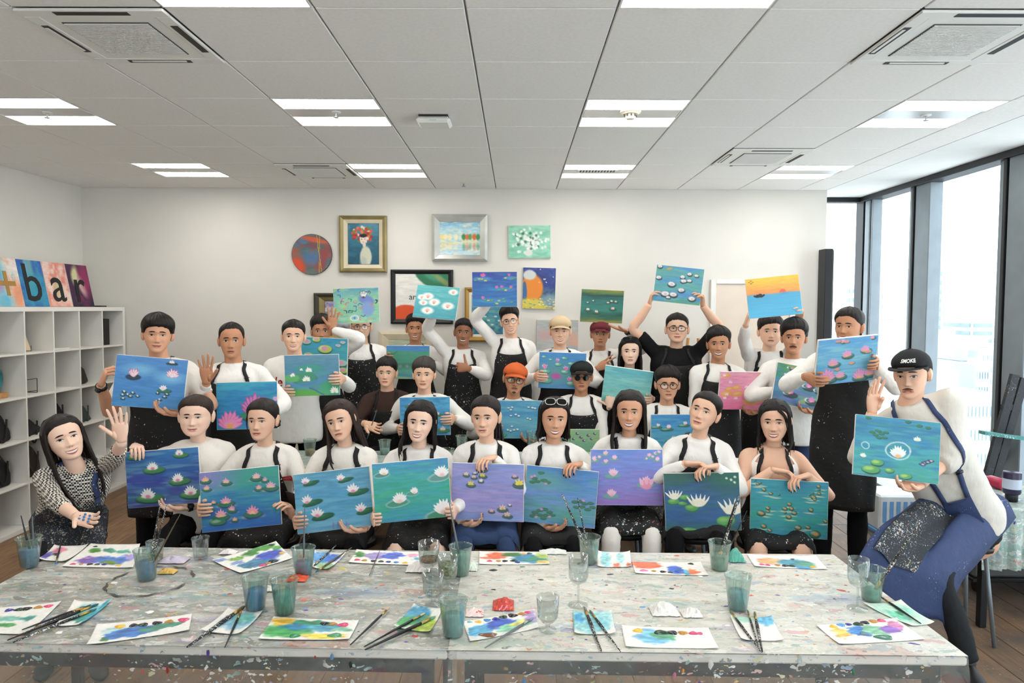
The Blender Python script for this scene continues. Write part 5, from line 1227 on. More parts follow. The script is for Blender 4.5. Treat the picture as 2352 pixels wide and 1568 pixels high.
def painted_mesh(name, arr, w_, h_, y=0.0, relief=.0009, mask=None):
    "grid facing -y, colours in attribute 'paint', faint relief of the brushwork"
    hh, ww, _ = arr.shape
    X, Z = np.meshgrid(np.linspace(-w_/2, w_/2, ww), np.linspace(h_/2, -h_/2, hh))
    lum = arr.mean(2); rel = (lum-.5)*relief; rel[0] = rel[-1] = 0; rel[:, 0] = rel[:, -1] = 0
    V = np.stack([X, y-rel-.0006, Z], -1).reshape(-1, 3)
    me = bpy.data.meshes.new(name); i = np.arange((hh-1)*(ww-1)); r_, c_ = i//(ww-1), i % (ww-1); a = r_*ww+c_
    Fq = np.stack([a, a+ww, a+ww+1, a+1], -1)
    if mask is not None:
        Fq = Fq[mask(X.ravel()[a], Z.ravel()[a])]
    n = len(Fq)
    me.vertices.add(len(V)); me.vertices.foreach_set('co', V.ravel()); me.loops.add(n*4); me.loops.foreach_set('vertex_index', Fq.ravel().astype(np.int32))
    me.polygons.add(n); me.polygons.foreach_set('loop_start', np.arange(n, dtype=np.int32)*4); me.polygons.foreach_set('loop_total', np.full(n, 4, dtype=np.int32))
    me.polygons.foreach_set('use_smooth', np.ones(n, dtype=bool)); me.update(calc_edges=True)
    at_ = me.color_attributes.new('paint', 'FLOAT_COLOR', 'POINT'); lin = np.ones((len(V), 4)); lin[:, :3] = s2l(arr.reshape(-1, 3)); at_.data.foreach_set('color', lin.ravel())
    me.materials.append(M_paint); return me
POSE = {'F1': (-2.019, 3.949, 0.759, -4.2, -3.9, 3.5), 'F2': (-1.492, 3.739, 0.697, -3.8, -6.7, 9.7), 'F3': (-0.991, 3.758, 0.688, -6.0, -8.7, 3.9), 'F4': (-0.562, 3.751, 0.746, -4.1, -6.7, 6.2), 'F5': (-0.157, 3.898, 0.699, -0.2, -6.0, -6.6), 'F6': (0.259, 3.943, 0.664, 3.9, -8.3, -5.2), 'F7': (0.644, 3.990, 0.766, -0.8, -5.4, -2.8), 'F8': (1.045, 3.860, 0.663, -3.0, -4.7, -7.3), 'F9': (1.534, 3.872, 0.622, 0.3, -1.2, -10.6), 'F10': (2.013, 3.667, 1.006, 4.2, -11.6, -12.8), 'M2': (-0.745, 5.707, 0.845, -1.0, 2.5, 1.9), 'M3': (0.018, 5.833, 0.802, 1.2, -3.2, 5.7), 'M4': (0.547, 6.188, 0.498, -0.2, -2.3, 0.7), 'M5': (1.340, 5.834, 0.691, 0.1, -1.5, 4.9), 'B1': (-2.310, 4.380, 1.258, 6.2, -3.1, 16.2), 'B2': (-1.825, 4.703, 1.069, -1.6, -4.0, 0.9), 'B3': (-1.583, 5.398, 1.209, -1.1, 1.0, 8.2), 'B4': (-1.650, 5.977, 1.316, 2.0, 0.3, -4.2), 'B5': (-1.462, 6.391, 1.754, -2.2, -1.2, 3.2), 'B6': (-1.033, 6.662, 1.214, 0.3, 2.0, 1.5), 'B7': (-0.748, 6.549, 1.789, 4.5, -18.3, -6.9), 'B8': (-0.198, 6.417, 1.909, -0.6, -3.5, 0.4), 'B9': (0.408, 6.113, 1.191, 1.6, 4.0, -1.3), 'B10': (0.834, 6.791, 1.759, 2.4, 3.7, 1.1), 'B11': (0.963, 6.021, 1.065, 7.3, 9.9, -13.4), 'B12': (1.429, 6.176, 1.947, 6.2, 1.6, -6.2), 'B13': (1.875, 5.728, 1.066, 0.8, 8.7, 3.8), 'B14': (2.069, 5.629, 1.840, -6.1, -5.2, -8.6), 'B15': (2.265, 5.572, 1.122, 10.7, -4.5, 6.0), 'B16': (2.178, 4.603, 1.403, -5.4, 16.7, 7.5)}
KS = {k: (1.0 if k[0] == 'F' else .95) for k in POSE}; KS['F10'] = .95; KS['M4'] = .90; KS['M5'] = .93; KS['B14'] = .975; KS['B15'] = .93
PLAB = {
 'F1': 'canvas of white water lilies with pink hearts on blue and violet water', 'F2': 'canvas of many small pink lilies on purple, green and deep blue water', 'F3': 'pale blue canvas of pink-white lilies on long dark green pads', 'F4': 'bright green-blue canvas with soft white lilies on ringed pads', 'F5': 'lavender canvas dotted with tiny yellow, white and pink lilies', 'F6': 'blue canvas with clusters of dark lily pads under two brushes', 'F7': 'blue to purple canvas with pink tulip-shaped lilies', 'F8': 'dark blue canvas with three big white lilies on bright green pads', 'F9': 'teal canvas covered in small orange-hearted pads and cream streaks', 'F10': 'teal canvas with a large ringed white lily held by the person in black cap',
 'M2': 'bright blue rippled canvas held by the person with greying hair', 'M3': 'steel blue canvas with scattered tiny white lilies below the orange cap', 'M4': 'small green canvas with purple dabs standing in the second row', 'M5': 'blue canvas with white-pink lilies below the round black glasses', 'B1': 'plain blue canvas with pink outlined lilies at far left of back row', 'B2': 'canvas with two huge pink lotus flowers on blue water', 'B3': 'grey-blue canvas with white lilies on broad green pads', 'B4': 'teal canvas with white and yellow pads, half hidden behind another canvas', 'B5': 'pale green canvas of loose doodled shapes held overhead at left', 'B6': 'green landscape canvas with a blue band along its top', 'B7': 'turquoise canvas with seven soft white lilies held up by one arm', 'B8': 'deep blue canvas with tiny pink lilies held highest in the middle', 'B9': 'blue canvas with pale green pads and magenta buds below the beige cap', 'B10': 'dark green banded canvas balanced above the maroon cap', 'B11': 'almost plain turquoise canvas with one faint white lily', 'B12': 'blue-green canvas with white cup lilies held up by bare arms', 'B13': 'pink canvas with orange lily pads', 'B14': 'orange sunset over blue sea canvas with a small black boat', 'B15': 'dark green and purple canvas with pink lilies and white crescents', 'B16': 'sky blue canvas with large pink lotus flowers at the right of the back row'}
CV = {}
for k_, (x, y, z, a, b_, c) in POSE.items():
    q = KS[k_]; loc = np.array([x*q, y*q, CH+(z-1.74)*q]); a, b_, c = np.radians([a, b_, c])
    Ry = np.array([[math.cos(a), 0, math.sin(a)], [0, 1, 0], [-math.sin(a), 0, math.cos(a)]]); Rx = np.array([[1, 0, 0], [0, math.cos(b_), -math.sin(b_)], [0, math.sin(b_), math.cos(b_)]]); Rz = np.array([[math.cos(c), -math.sin(c), 0], [math.sin(c), math.cos(c), 0], [0, 0, 1]])
    CV[k_] = (loc, Rz@Rx@Ry, .41*q, .318*q)
def cp(key, u, v, d=0.0):
    "point on a canvas: u,v from -.5 to .5 (v up), d metres behind the front"
    loc, R, w_, h_ = CV[key]; return loc+R@np.array([u*w_, d, v*h_])
def canvas(name, arr, w_, h_, th, loc, R, label, cat='painting', group=None):
    o = empty(name, loc, label, cat, group); m4_ = Matrix.Identity(4)
    for i in range(3):
        for j in range(3): m4_[i][j] = R[i][j]
        m4_[i][3] = loc[i]
    o.matrix_world = m4_
    link('painted_front', painted_mesh('painted_front', arr, w_, h_), o)
    mb = MB(); mb.add(*boxg((-w_/2-.0012, 0.0002, -h_/2-.0012), (w_/2+.0012, th, h_/2+.0012), .001)); mb.obj('stretched_canvas', M_canvas, o)
    br = MB()
    for s in (-1, 1): br.add(*boxg((s*w_/2, th, -h_/2), (s*(w_/2-.03), th+.004, h_/2))); br.add(*boxg((-w_/2+.03, th, s*h_/2), (w_/2-.03, th+.004, s*(h_/2-.03))))
    br.obj('stretcher_bars', mat('pale_pine', 'd2b48c', .7, .08, 20), o)
    return o
for k_ in POSE:
    loc, R, w_, h_ = CV[k_]; canvas('canvas_painting', art(k_)**.85, w_, h_, .017, loc, R, PLAB[k_], 'painting', 'water lily canvases held by the group')
# ------------------------------------------------------------------ the group
def arm(w_, f, n, p, **k): return dict(w=w_, f=f, n=n, p=p, **k)
def gripL(k, v, **q): R = CV[k][1]; return arm(cp(k, -.5, v)+R@np.array([-.020, .078, -.005]), R@np.array([.12, -1, .05]), R@np.array([1, 0, 0]), q.pop('p', 'grip'), **q)
def gripR(k, v, **q): R = CV[k][1]; return arm(cp(k, .5, v)+R@np.array([.020, .078, -.005]), R@np.array([-.12, -1, .05]), R@np.array([-1, 0, 0]), q.pop('p', 'grip'), **q)
def under(k, u, s, **q): R = CV[k][1]; return arm(cp(k, u, -.5)+R@np.array([s*.075, .035, -.028]), R@np.array([-s, -.45, .12]), R@np.array([0, -.35, 1]), q.pop('p', 'relax'), **q)
def over(k, u, s, **q): R = CV[k][1]; return arm(cp(k, u, .5)+R@np.array([s*.045, .075, .028]), R@np.array([-s*.5, -.85, -.05]), R@np.array([0, -.1, -1]), q.pop('p', 'over'), **q)
def behind(k, u, v, **q): R = CV[k][1]; return arm(cp(k, u, v, .055), R@np.array([0, 0, 1]), R@np.array([0, -1, 0]), 'flat', **q)
SH = dict(front=.056, top=.022, sidet=.008, rough=.005, jag=.006)
CREW = dict(front=.064, top=.015, sidet=.005, rough=.003, jag=.004)
QUIFF = dict(front=.066, top=.030, sidet=.006, rough=.006, fringe=.010, jag=.005)
PARTED = dict(front=.060, top=.026, sidet=.010, rough=.005, part=1.2, jag=.004)
BOWL = dict(front=.050, top=.026, sidet=.013, rough=.004, temple=.004, jag=.003)
def LONG(L=-.26, fwd=(.6, .3), **k):
    q = dict(front=.068, temple=.03, side=.0, top=.014, sidet=.009, rough=.001, part=.3, long=dict(L=L, fwd=fwd, spread=k.pop('spread', .006), vol=k.pop('vol', 1.0), n=k.pop('n', 15))); q.update(k); return q
TIED = dict(front=.066, temple=.026, side=.004, top=.013, sidet=.007, rough=.001)
HAPPY = dict(smile=1.0, teeth=1.0, eye=.8, mouthw=1.06); SMILE = dict(smile=.75, eye=.85); CALM = dict(smile=.15, eye=.9)
def P_(k, lab, e, Y, **q): return person(k, lab, e, Y, **q)
# front row
F0_ = P_('F0', 'person in black and white check shirt and painted denim apron leaning in and waving', (155, 1006), 3.45, yaw=14, roll=-20, pitch=4, byaw=18, sit=True, fem=1, skin='fair', hairc='soft', hair=LONG(-.34, (.9, .5), spread=.004), face=dict(HAPPY, lash=1.2), topmat=M_check, top='white', sleeve=('three', 'three'), apron='denimheavy', hip=at(160, 1185, 3.75), knee=(at(110, 1300, 3.45), at(205, 1300, 3.42)), pants='charcoal', bibtop=.72, strapw=.03,
   arms={1: arm(at(281, 1012, 3.32), (-.05, -.1, 1), (.05, -1, .05), 'wave', pole=(.5, .2, -1)), -1: arm(at(193, 1208, 3.10), (1, -.35, -.12), (.15, -.62, .78), 'open', pole=(-.7, .4, -.1))}, vox=.011)
P_('F1', 'person with tied-back hair in white tee without apron at left of the front row', (441, 960), 4.05, yaw=-10, fem=1, sit=True, skin='fair', hairc='brown', hair=TIED, headw=1.12, jaw=1.14, wid=1.12, dep=1.12, apron=None, face=dict(SMILE, eye=.7), arms={-1: over('F1', -.33, -1), 1: under('F1', .08, 1)}, sleeve=('short', 'three'), watch=1, top='cream', vox=.011, text=None)
P_('F2', 'person with low bun in white sweatshirt holding the purple-green lily canvas and a phone', (588, 969), 4.03, yaw=-22, roll=-2, byaw=-5, fem=1, sit=True, skin='light', hairc='soft', hair=dict(TIED, tie='bun', bunx=.02, wisps=[[(-.05, -.07, .06), (-.075, -.05, .0), (-.07, -.055, -.07)]]), headw=1.02, face=dict(SMILE, smile=.4, eye=.85), apron='black', arms={-1: gripL('F2', -.12), 1: arm(cp('F2', .5, -.25)+np.array([.045, .06, -.06]), (-.2, -.4, 1), (-.6, -.8, 0), 'grip')}, top='cream', text=('me', 0, .075, .60, .68), strapw=.026, vox=.011, lapmat=APR['speck'])
P_('F3', 'person with long brown hair and tilted head holding the pale blue lily canvas', (771, 971), 4.03, yaw=-14, roll=-13, byaw=-6, fem=1, sit=True, skin='light', hairc='brown', hair=LONG(-.27, (.75, -.2), part=.8), face=dict(CALM, smile=-.1, eye=.85), arms={-1: gripL('F3', -.3), 1: under('F3', .18, 1)}, top='cream', strapw=.028, vox=.011, text=('Ri', 0, .06, -.80, .72))
P_('F4', 'person with shoulder-length black hair and wide smile holding the bright green-blue canvas', (960, 973), 4.02, yaw=-8, roll=6, fem=1, sit=True, skin='fair', hairc='black', hair=LONG(-.22, (.55, .1), spread=.012), headw=.99, face=dict(HAPPY, eye=.85), arms={-1: gripL('F4', -.43, p='fist'), 1: gripR('F4', -.44, p='fist')}, nails=True, strapw=.022, vox=.011, lapmat=APR['speck'], bare=True)
P_('F5', 'person with high ponytail holding the lavender canvas, hand on its top edge', (1107, 962), 4.02, yaw=-14, roll=-2, fem=1, sit=True, skin='light', hairc='soft', hair=dict(TIED, tie='pony', bunx=.035), headw=1.0, face=dict(SMILE, smile=.4), arms={-1: under('F5', -.16, -1), 1: over('F5', -.05, 1)}, pants='jeans', nails=True, strapw=.028, vox=.011, apron='clean', lapmat=PANTS['jeans'])
P_('F6', 'person with sunglasses pushed up on black hair holding the blue canvas of dark pads', (1276, 965), 4.05, yaw=4, roll=2, fem=1, sit=True, skin='medium', hairc='black', hair=LONG(-.13, (.1, .1), n=13), face=dict(HAPPY, eye=.8), glasses=dict(onhead=1, rx=.029, rz=.022, dark=1, rim=M_white), arms={-1: under('F6', .0, -1), 1: over('F6', .12, 1)}, nails=True, strapw=.026, vox=.011, apron='clean')
P_('F7', 'person with very long dark hair and white trousers holding the blue to purple canvas', (1445, 948), 4.12, yaw=-4, fem=1, sit=True, skin='medium', hairc='soft', hair=LONG(-.31, (.95, .95), spread=.008, vol=1.05), headw=1.03, face=dict(HAPPY, eye=.85), arms={-1: behind('F7', -.35, -.3), 1: behind('F7', .35, -.3)}, pants='white', apron='heavy', vox=.011)
P_('F8', 'person with sleek tied hair and tilted head, hands clasped over the dark blue canvas', (1609, 943), 4.05, yaw=-20, roll=15, pitch=-4, byaw=-6, fem=1, sit=True, skin='light', hairc='black', hair=TIED, headw=1.0, flong=.98, face=dict(SMILE, smile=.5, eye=.8), arms={-1: arm(cp('F8', -.12, .5)+np.array([-.03, .03, .045]), (.93, -.35, .12), (.1, -.3, -1), 'over'), 1: arm(cp('F8', .13, .5)+np.array([.03, .01, .035]), (-.93, -.35, -.05), (0, -.35, -1), 'over')}, nails=True, strapw=.028, vox=.011, apron='clean')
P_('F9', 'person in sleeveless white top with bare shoulders, hands stacked on the teal canvas', (1776, 972), 4.0, yaw=-8, roll=-2, fem=1, sit=True, skin='light', hairc='black', hair=LONG(-.17, (.55, .7), part=.9, n=10, wisps=[[(.03, -.08, .085), (.064, -.078, .045), (.078, -.062, -.01), (.083, -.06, -.09), (.09, -.065, -.19)], [(.02, -.085, .08), (.058, -.088, .045), (.072, -.074, .0), (.079, -.066, -.07)], [(-.04, -.075, .08), (-.07, -.07, .04), (-.083, -.052, -.02), (-.088, -.05, -.1), (-.095, -.055, -.2)]]), headw=1.03, face=dict(HAPPY, eye=.8), top='tank', bare=True, arms={-1: arm(cp('F9', -.13, .5)+np.array([-.03, .03, .05]), (.9, -.4, -.05), (.1, -.3, -1), 'over'), 1: arm(cp('F9', .17, .5)+np.array([.03, .01, .03]), (-.9, -.4, -.1), (0, -.3, -1), 'over')}, nails=True, sleeve=('none', 'none'), lapmat=APR['speck'], bibtop=.74)
M_capb = mat('black_cap_cotton', '131416', .8)
P_('F10', 'person in black flat-brim cap and denim apron leaning in at right, one hand raised', (2082, 866), 3.6, yaw=-20, roll=-7, pitch=2, byaw=-4, sit=True, skin='light', hairc='black', hair=dict(CREW, sidet=.004), headw=.98, flong=1.0, face=dict(smile=-.8, eye=.85, moustache=.75, browz=.024), cap=dict(mat=M_capb, bw=1.3, bl=.098, curve=.004, drop=-.004, flare=.12, text='SMOKE', ta=.18), top='offwhite', sleeve=('three', 'fore'), wid=1.08, apron='denim', apw=.42, bibtop=.30, hip=at(2215, 1190, 3.78), knee=(at(2040, 1285, 3.42), at(2165, 1330, 3.45)), feet=(hor(2085, 1500, 0), hor(2222, 1560, 0)), pants='charcoal', lapmat=APR['denim'], lapdrop=.20, legr=.7, aprlen=.9, strapw=.026,
   arms={-1: arm(at(2003, 948, 3.62), (.04, -.06, 1), (.25, -.95, 0), 'four', pole=(.3, .6, -1)), 1: arm(cp('F10', .12, -.5)+np.array([.09, .03, -.03]), (-.95, -.25, -.05), (-.1, -.35, .9), 'relax', pole=(.9, .4, -.35), puff=1.25)}, vox=.012)
Rf = F0_['root']; sm_ = MB(); f_, n_ = norm((1, -.35, -.12)), norm((.15, -.62, .78)); n_ = norm(n_-f_*(n_@f_)); Wp_ = F0_['W'][-1]+f_*.008
for q in range(9):
    t_ = np.cross(f_, n_); c_ = Wp_+f_*(.03+.009*q)+t_*(.016*math.sin(q*2.1))+n_*(.0165-.0014*abs(q-3)); sm_.add(*tube([c_-f_*.008, c_, c_+f_*.009], [.001, .006, .001], 6, up=n_))
put(sm_, 'blue_paint_smear', mat('wet_blue_paint', '4a86c8', .3), Rf, F0_['base'])
# second row
P_('M1', 'person in dark brown sweater and white collar, open hand, in the second row', (884, 858), 5.62, yaw=-8, sit=True, skin='light', hair=dict(SH, front=.06), hs=.97, wid=.9, face=CALM, top='brown', apron='speck', arms={-1: arm(at(838, 972, 5.35), (.85, -.35, -.25), (.1, -.8, .55), 'open')}, vox=.014)
P_('M2', 'person with greying hair in white sweatshirt holding the bright blue rippled canvas', (971, 862), 5.52, yaw=-5, sit=True, skin='light', hairc='grey', hair=dict(SH, top=.024, sidet=.010), hs=1.04, face=SMILE, arms={-1: gripL('M2', -.35), 1: gripR('M2', -.1)}, vox=.014)
M_capo = mat('orange_cap_cotton', 'd2622c', .8)
P_('M3', 'person in orange cap and dark glasses holding the steel blue canvas', (1184, 873), 5.68, yaw=3, roll=7, sit=True, skin='tan', hairc='grey', hair=CREW, hs=1.04, headw=1.06, face=dict(CALM, moustache=.5, goatee=1), cap=dict(mat=M_capo), glasses=dict(rx=.027, rz=.021, th=.0026), arms={-1: gripL('M3', -.2), 1: under('M3', .2, 1)}, vox=.014)
P_('M4', 'person in black cap and round sunglasses sitting in the second row', (1336, 867), 5.72, sit=True, skin='tan', hair=CREW, hs=1.03, headw=1.03, face=CALM, cap=dict(mat=M_capb), glasses=dict(rx=.021, rz=.021, sq=2.0, dark=1, rim=M_rimg), apron='heavy', arms={-1: under('M4', -.2, -1), 1: under('M4', .3, 1)}, vox=.014)
P_('M5', 'person in round black glasses and spiky hair holding the blue canvas of pale lilies', (1536, 885), 5.48, yaw=4, sit=True, skin='medium', hair=dict(SH, rough=.009, top=.028), hs=1.06, headw=1.05, face=CALM, glasses=dict(rx=.0265, rz=.022, th=.0026, sq=2.2), arms={-1: under('M5', -.3, -1), 1: gripR('M5', -.1)}, vox=.014)
# back row
P_('B1', 'tall person with black watch holding the plain blue canvas at far left', (361, 770), 4.34, yaw=2, roll=4, skin='medium', hair=BOWL, headw=1.04, face=dict(SMILE, eye=.75), sleeve=('short', 'short'), top='cream', apron='speck', watch=-1, arms={-1: arm(at(232, 884, 4.16), (.42, -.15, .9), (.75, .5, -.2), 'pinch', pole=(-.3, .2, -1)), 1: under('B1', .25, 1)}, vox=.012)
P_('B2', 'person with short receding hair raising an open hand beside the two-lotus canvas', (530, 783), 4.68, skin='tan', hair=dict(CREW, front=.078, temple=.028, top=.010, part=.6), flong=1.0, headw=.98, face=CALM, apron='clean', arms={-1: arm(at(474, 880, 4.42), (.02, -.05, 1), (.05, -1, .05), 'wave', pole=(-.4, .2, -1)), 1: behind('B2', .3, -.2)}, vox=.012)
P_('B3', 'person without apron in white sweatshirt with red script on the chest', (673, 773), 5.30, skin='light', hair=CREW, face=dict(SMILE, smile=1, teeth=.6, eye=.8), headw=1.03, wid=1.08, apron=None, arms={-1: gripL('B3', -.42), 1: gripR('B3', -.12)}, text=('Ride', 0, .10, -.80, .66), vox=.012)
P_('B4', 'person peering over the half-hidden teal canvas with one hand raised', (738, 761), 5.80, skin='tan', hair=dict(SH, top=.034, rough=.009, front=.06), face=dict(CALM, eye=1.15), arms={1: arm(at(762, 756, 5.80), (.15, -.1, 1), (.2, -1, 0), 'wave', pole=(.8, .2, -.6)), -1: behind('B4', -.2, -.2)}, vox=.014)
P_('B5', 'person in thin glasses under the doodled canvas, black speckled apron', (829, 751), 6.22, skin='light', hair=CREW, headw=1.06, jaw=1.1, wid=1.05, face=dict(CALM, smile=-.2), glasses=dict(rim=M_rimg, rx=.026, rz=.02), apron='heavy', sleeve=('three', 'long'), vox=.014)
P_('B6', 'smiling person with dark quiff holding the green landscape canvas', (953, 755), 6.45, skin='tan', hair=QUIFF, face=dict(HAPPY, eye=.85), headw=.98, arms={-1: gripL('B6', .1), 1: gripR('B6', .0)}, vox=.014)
P_('B7', 'person giving a thumbs up with the other arm raised holding the turquoise canvas', (1064, 764), 6.32, roll=3, skin='brown', hair=dict(CREW, top=.016), face=dict(HAPPY, moustache=.4), headw=.97, apron='heavy', arms={-1: arm(cp('B7', -.05, -.25, .05), CV['B7'][1]@np.array([0, 0, 1]), (0, -1, 0), 'flat', pole=(-.8, .5, 0)), 1: arm(at(1077, 846, 6.02), (-.75, -.3, .12), (-.1, .9, 0), 'thumbup', pole=(.8, .2, -.7))}, vox=.013)
P_('B8', 'tall person in round glasses raising the deep blue canvas with one arm', (1171, 738), 6.20, roll=-7, skin='light', hair=QUIFF, face=dict(HAPPY, eye=.85), headw=.96, flong=1.0, glasses=dict(rim=M_rimg, rx=.025, rz=.021, sq=2.2, th=.0018), apron='speck', arms={-1: arm(cp('B8', -.12, -.35, .05), (0, 0, 1), (0, -1, 0), 'flat', pole=(-.9, .4, 0))}, vox=.013)
M_capt = mat('beige_cap_cotton', 'd3b994', .8); M_capm = mat('maroon_cap_cotton', '6a1f2c', .8)
P_('B9', 'person in beige cap holding the blue canvas of pale pads', (1287, 761), 5.98, skin='light', hair=CREW, hs=1.03, headw=1.04, jaw=1.05, face=dict(HAPPY, eye=.65), cap=dict(mat=M_capt, bl=.06), arms={-1: gripL('B9', -.2), 1: gripR('B9', -.3)}, vox=.013)
P_('B10', 'person in maroon cap making a peace sign, other hand under the dark green canvas', (1379, 768), 6.42, skin='tan', hair=CREW, headw=1.04, face=CALM, cap=dict(mat=M_capm, bl=.058), watch=1, arms={1: arm(at(1440, 760, 6.35), (-1, -.15, .25), (-.2, -.2, 1), 'flat', pole=(1, .2, -.5)), -1: arm(at(1372, 846, 6.10), (.75, -.35, .45), (.35, .8, -.3), 'peace', pole=(-.6, .3, -.8))}, vox=.013)
P_('B11', 'person with long black hair and sunglasses on top behind the plain turquoise canvas', (1448, 808), 5.86, fem=1, skin='fair', hairc='black', hair=LONG(-.3, (.6, .6), vol=1.05), face=CALM, glasses=dict(onhead=1, dark=1, rx=.029, rz=.022), top='black', apron='clean', arms={-1: arm(cp('B11', -.34, -.5)+np.array([0, -.03, -.05]), (.1, .05, 1), (.2, .95, 0), 'thumbup'), 1: gripR('B11', -.3)}, vox=.013)
P_('B12', 'person in black tee and glasses lifting the blue-green canvas with both bare arms', (1556, 754), 5.86, pitch=-4, skin='light', hair=CREW, hs=1.06, headw=1.06, jaw=1.1, wid=1.18, dep=1.15, face=dict(SMILE, eye=.75), glasses=dict(rx=.027, rz=.0195, th=.0026), top='black', sleeve=('short', 'short'), apron='speck', arms={-1: arm(cp('B12', -.5, -.42)+np.array([-.02, .05, -.055]), (.15, -.35, 1), (.85, -.3, 0), 'grip', pole=(-1, .1, -.1), thick=1.1), 1: arm(cp('B12', .5, -.32)+np.array([.035, .05, -.055]), (-.25, -.35, 1), (-.85, -.3, 0), 'grip', pole=(1, .1, -.1), thick=1.1)}, vox=.013)
P_('B13', 'smiling person with parted hair holding the pink canvas', (1650, 791), 5.56, yaw=-3, roll=-2, skin='tan', hair=dict(PARTED, top=.03), hs=1.05, face=dict(HAPPY, eye=.8), apron='speck', arms={-1: behind('B13', -.3, -.3), 1: under('B13', .12, 1)}, vox=.013)
P_('B14', 'person lifting the orange sunset canvas overhead with both hands', (1771, 762), 5.85, skin='light', hair=dict(PARTED, rough=.006), hs=1.08, headw=1.08, jaw=1.08, wid=1.08, face=CALM, arms={-1: arm(cp('B14', -.5, -.42)+np.array([-.012, .05, -.06]), (.12, -.4, 1), (.9, -.3, 0), 'grip', pole=(-1, .1, -.15)), 1: arm(cp('B14', .5, -.42)+np.array([.012, .05, -.06]), (-.12, -.4, 1), (-.9, -.3, 0), 'grip', pole=(1, .1, -.15))}, vox=.013, text=('Rid', 0, .06, .1, .72))
P_('B15', 'person with moustache and jeans holding the dark green and purple canvas, no apron', (1822, 776), 5.34, yaw=-6, skin='tan', hair=dict(PARTED, top=.034, sidet=.014), hs=1.07, face=dict(SMILE, smile=.3, moustache=.8), apron=None, pants='jeans', watch=1, shoes=M_sneak, arms={-1: behind('B15', -.35, -.2), 1: arm(cp('B15', .15, -.5)+np.array([.09, .03, -.03]), (-1, -.3, .1), (0, -.4, .9), 'relax')}, vox=.012)
P_('B16', 'tall person in long black apron at right, mouth hidden behind the pink lotus canvas', (1937, 750), 4.56, yaw=-26, pitch=-2, byaw=-14, skin='tan', hair=dict(CREW, top=.018, sidet=.007), face=dict(HAPPY, eye=.75), hs=1.0, apron='black', aprlen=1.05, arms={-1: gripL('B16', -.38), 1: gripR('B16', -.12)}, vox=.012)
# ------------------------------------------------------------------ tables and plastic covers
TZ = .722
def cover_mat(name, base, alt, clear):
    m, nt, b = newmat(name); v0 = coord(nt, 'Object'); 
    wn = noise_t(nt, v0, 9, 4, .6); va = N(nt, 'ShaderNodeVectorMath', operation='MULTIPLY_ADD'); nt.links.new(wn.outputs[1], va.inputs[0]); va.inputs[1].default_value = (.22, .11, .11); nt.links.new(v0, va.inputs[2])
    mp = N(nt, 'ShaderNodeMapping'); mp.inputs[3].default_value = (.36, 1.35, 1.1); nt.links.new(va.outputs[0], mp.inputs[0]); v = mp.outputs[0]
    cur = mixc(nt, ramp(nt, noise_t(nt, v0, 2.2, 4).outputs[0], [(.35, 0.0), (.65, 1.0)]), hexl(base), hexl(alt))
    cur = mixc(nt, ramp(nt, noise_t(nt, v, 16, 5, .7).outputs[0], [(.42, 0.0), (.64, .45)]), cur, hexl('f0efe9'))
    cur = mixc(nt, ramp(nt, noise_t(nt, v, 23, 5, .7).outputs[0], [(.55, 0.0), (.68, .6)]), cur, hexl('7f8583'))
    pal = [(0, hexl('8fb9c2')), (.12, hexl('e9e7df')), (.3, hexl('6fa39a')), (.38, hexl('d9a79f')), (.46, hexl('e6e4dc')), (.6, hexl('c9c58a')), (.66, hexl('7f9fc4')), (.74, hexl('f2f0ea')), (.82, hexl('b9553f')), (.85, hexl('8a7fb8')), (.89, hexl('4d5652')), (.93, hexl('d8a040')), (.96, hexl('c86a86'))]
    mask = None
    for sc, th, op in ((9, .42, .30), (26, .40, .45), (64, .36, .6)):
        vo = voro(nt, v, sc); sx_ = N(nt, 'ShaderNodeSeparateColor'); nt.links.new(vo.outputs['Color'], sx_.inputs[0])
        mu_ = N(nt, 'ShaderNodeMath', operation='MULTIPLY'); nt.links.new(sx_.outputs[0], mu_.inputs[0]); mu_.inputs[1].default_value = th*1.3
        lt_ = N(nt, 'ShaderNodeMath', operation='LESS_THAN'); nt.links.new(vo.outputs['Distance'], lt_.inputs[0]); nt.links.new(mu_.outputs[0], lt_.inputs[1])
        f_ = N(nt, 'ShaderNodeMath', operation='MULTIPLY'); nt.links.new(lt_.outputs[0], f_.inputs[0]); f_.inputs[1].default_value = op
        cur = mixc(nt, f_.outputs[0], cur, ramp(nt, sx_.outputs[1], pal, 'CONSTANT'))
        if sc > 30:
            if mask is None: mask = lt_.outputs[0]
            else:
                mxx = N(nt, 'ShaderNodeMath', operation='MAXIMUM'); nt.links.new(mask, mxx.inputs[0]); nt.links.new(lt_.outputs[0], mxx.inputs[1]); mask = mxx.outputs[0]
    nt.links.new(cur, b.inputs['Base Color']); b.inputs['Roughness'].default_value = .3; b.inputs['Specular IOR Level'].default_value = .45
    bump(nt, b, noise_t(nt, v0, 38, 4).outputs[0], .3, .006)
    if clear:
        g = noise_t(nt, v0, 5.5, 3); gate = ramp(nt, g.outputs[0], [(.45, 0.0), (.62, 1.0)])
        a = N(nt, 'ShaderNodeMath', operation='MULTIPLY'); nt.links.new(mask, a.inputs[0]); nt.links.new(gate, a.inputs[1])
        film = N(nt, 'ShaderNodeMath', operation='MULTIPLY_ADD'); nt.links.new(a.outputs[0], film.inputs[0]); film.inputs[1].default_value = .85; film.inputs[2].default_value = .20
        nt.links.new(film.outputs[0], b.inputs['Alpha'])
    return m
M_cl = cover_mat('grey_painted_plastic', '84877e', '9c9d93', False); M_cr = cover_mat('pale_painted_plastic', 'c4c3b7', 'd3d1c6', False)
M_skirt = cover_mat('clear_plastic_skirt', 'b9bbb4', 'cfcfc8', True); M_cg = cover_mat('green_grey_plastic', '7f968e', '97aaa2', False)
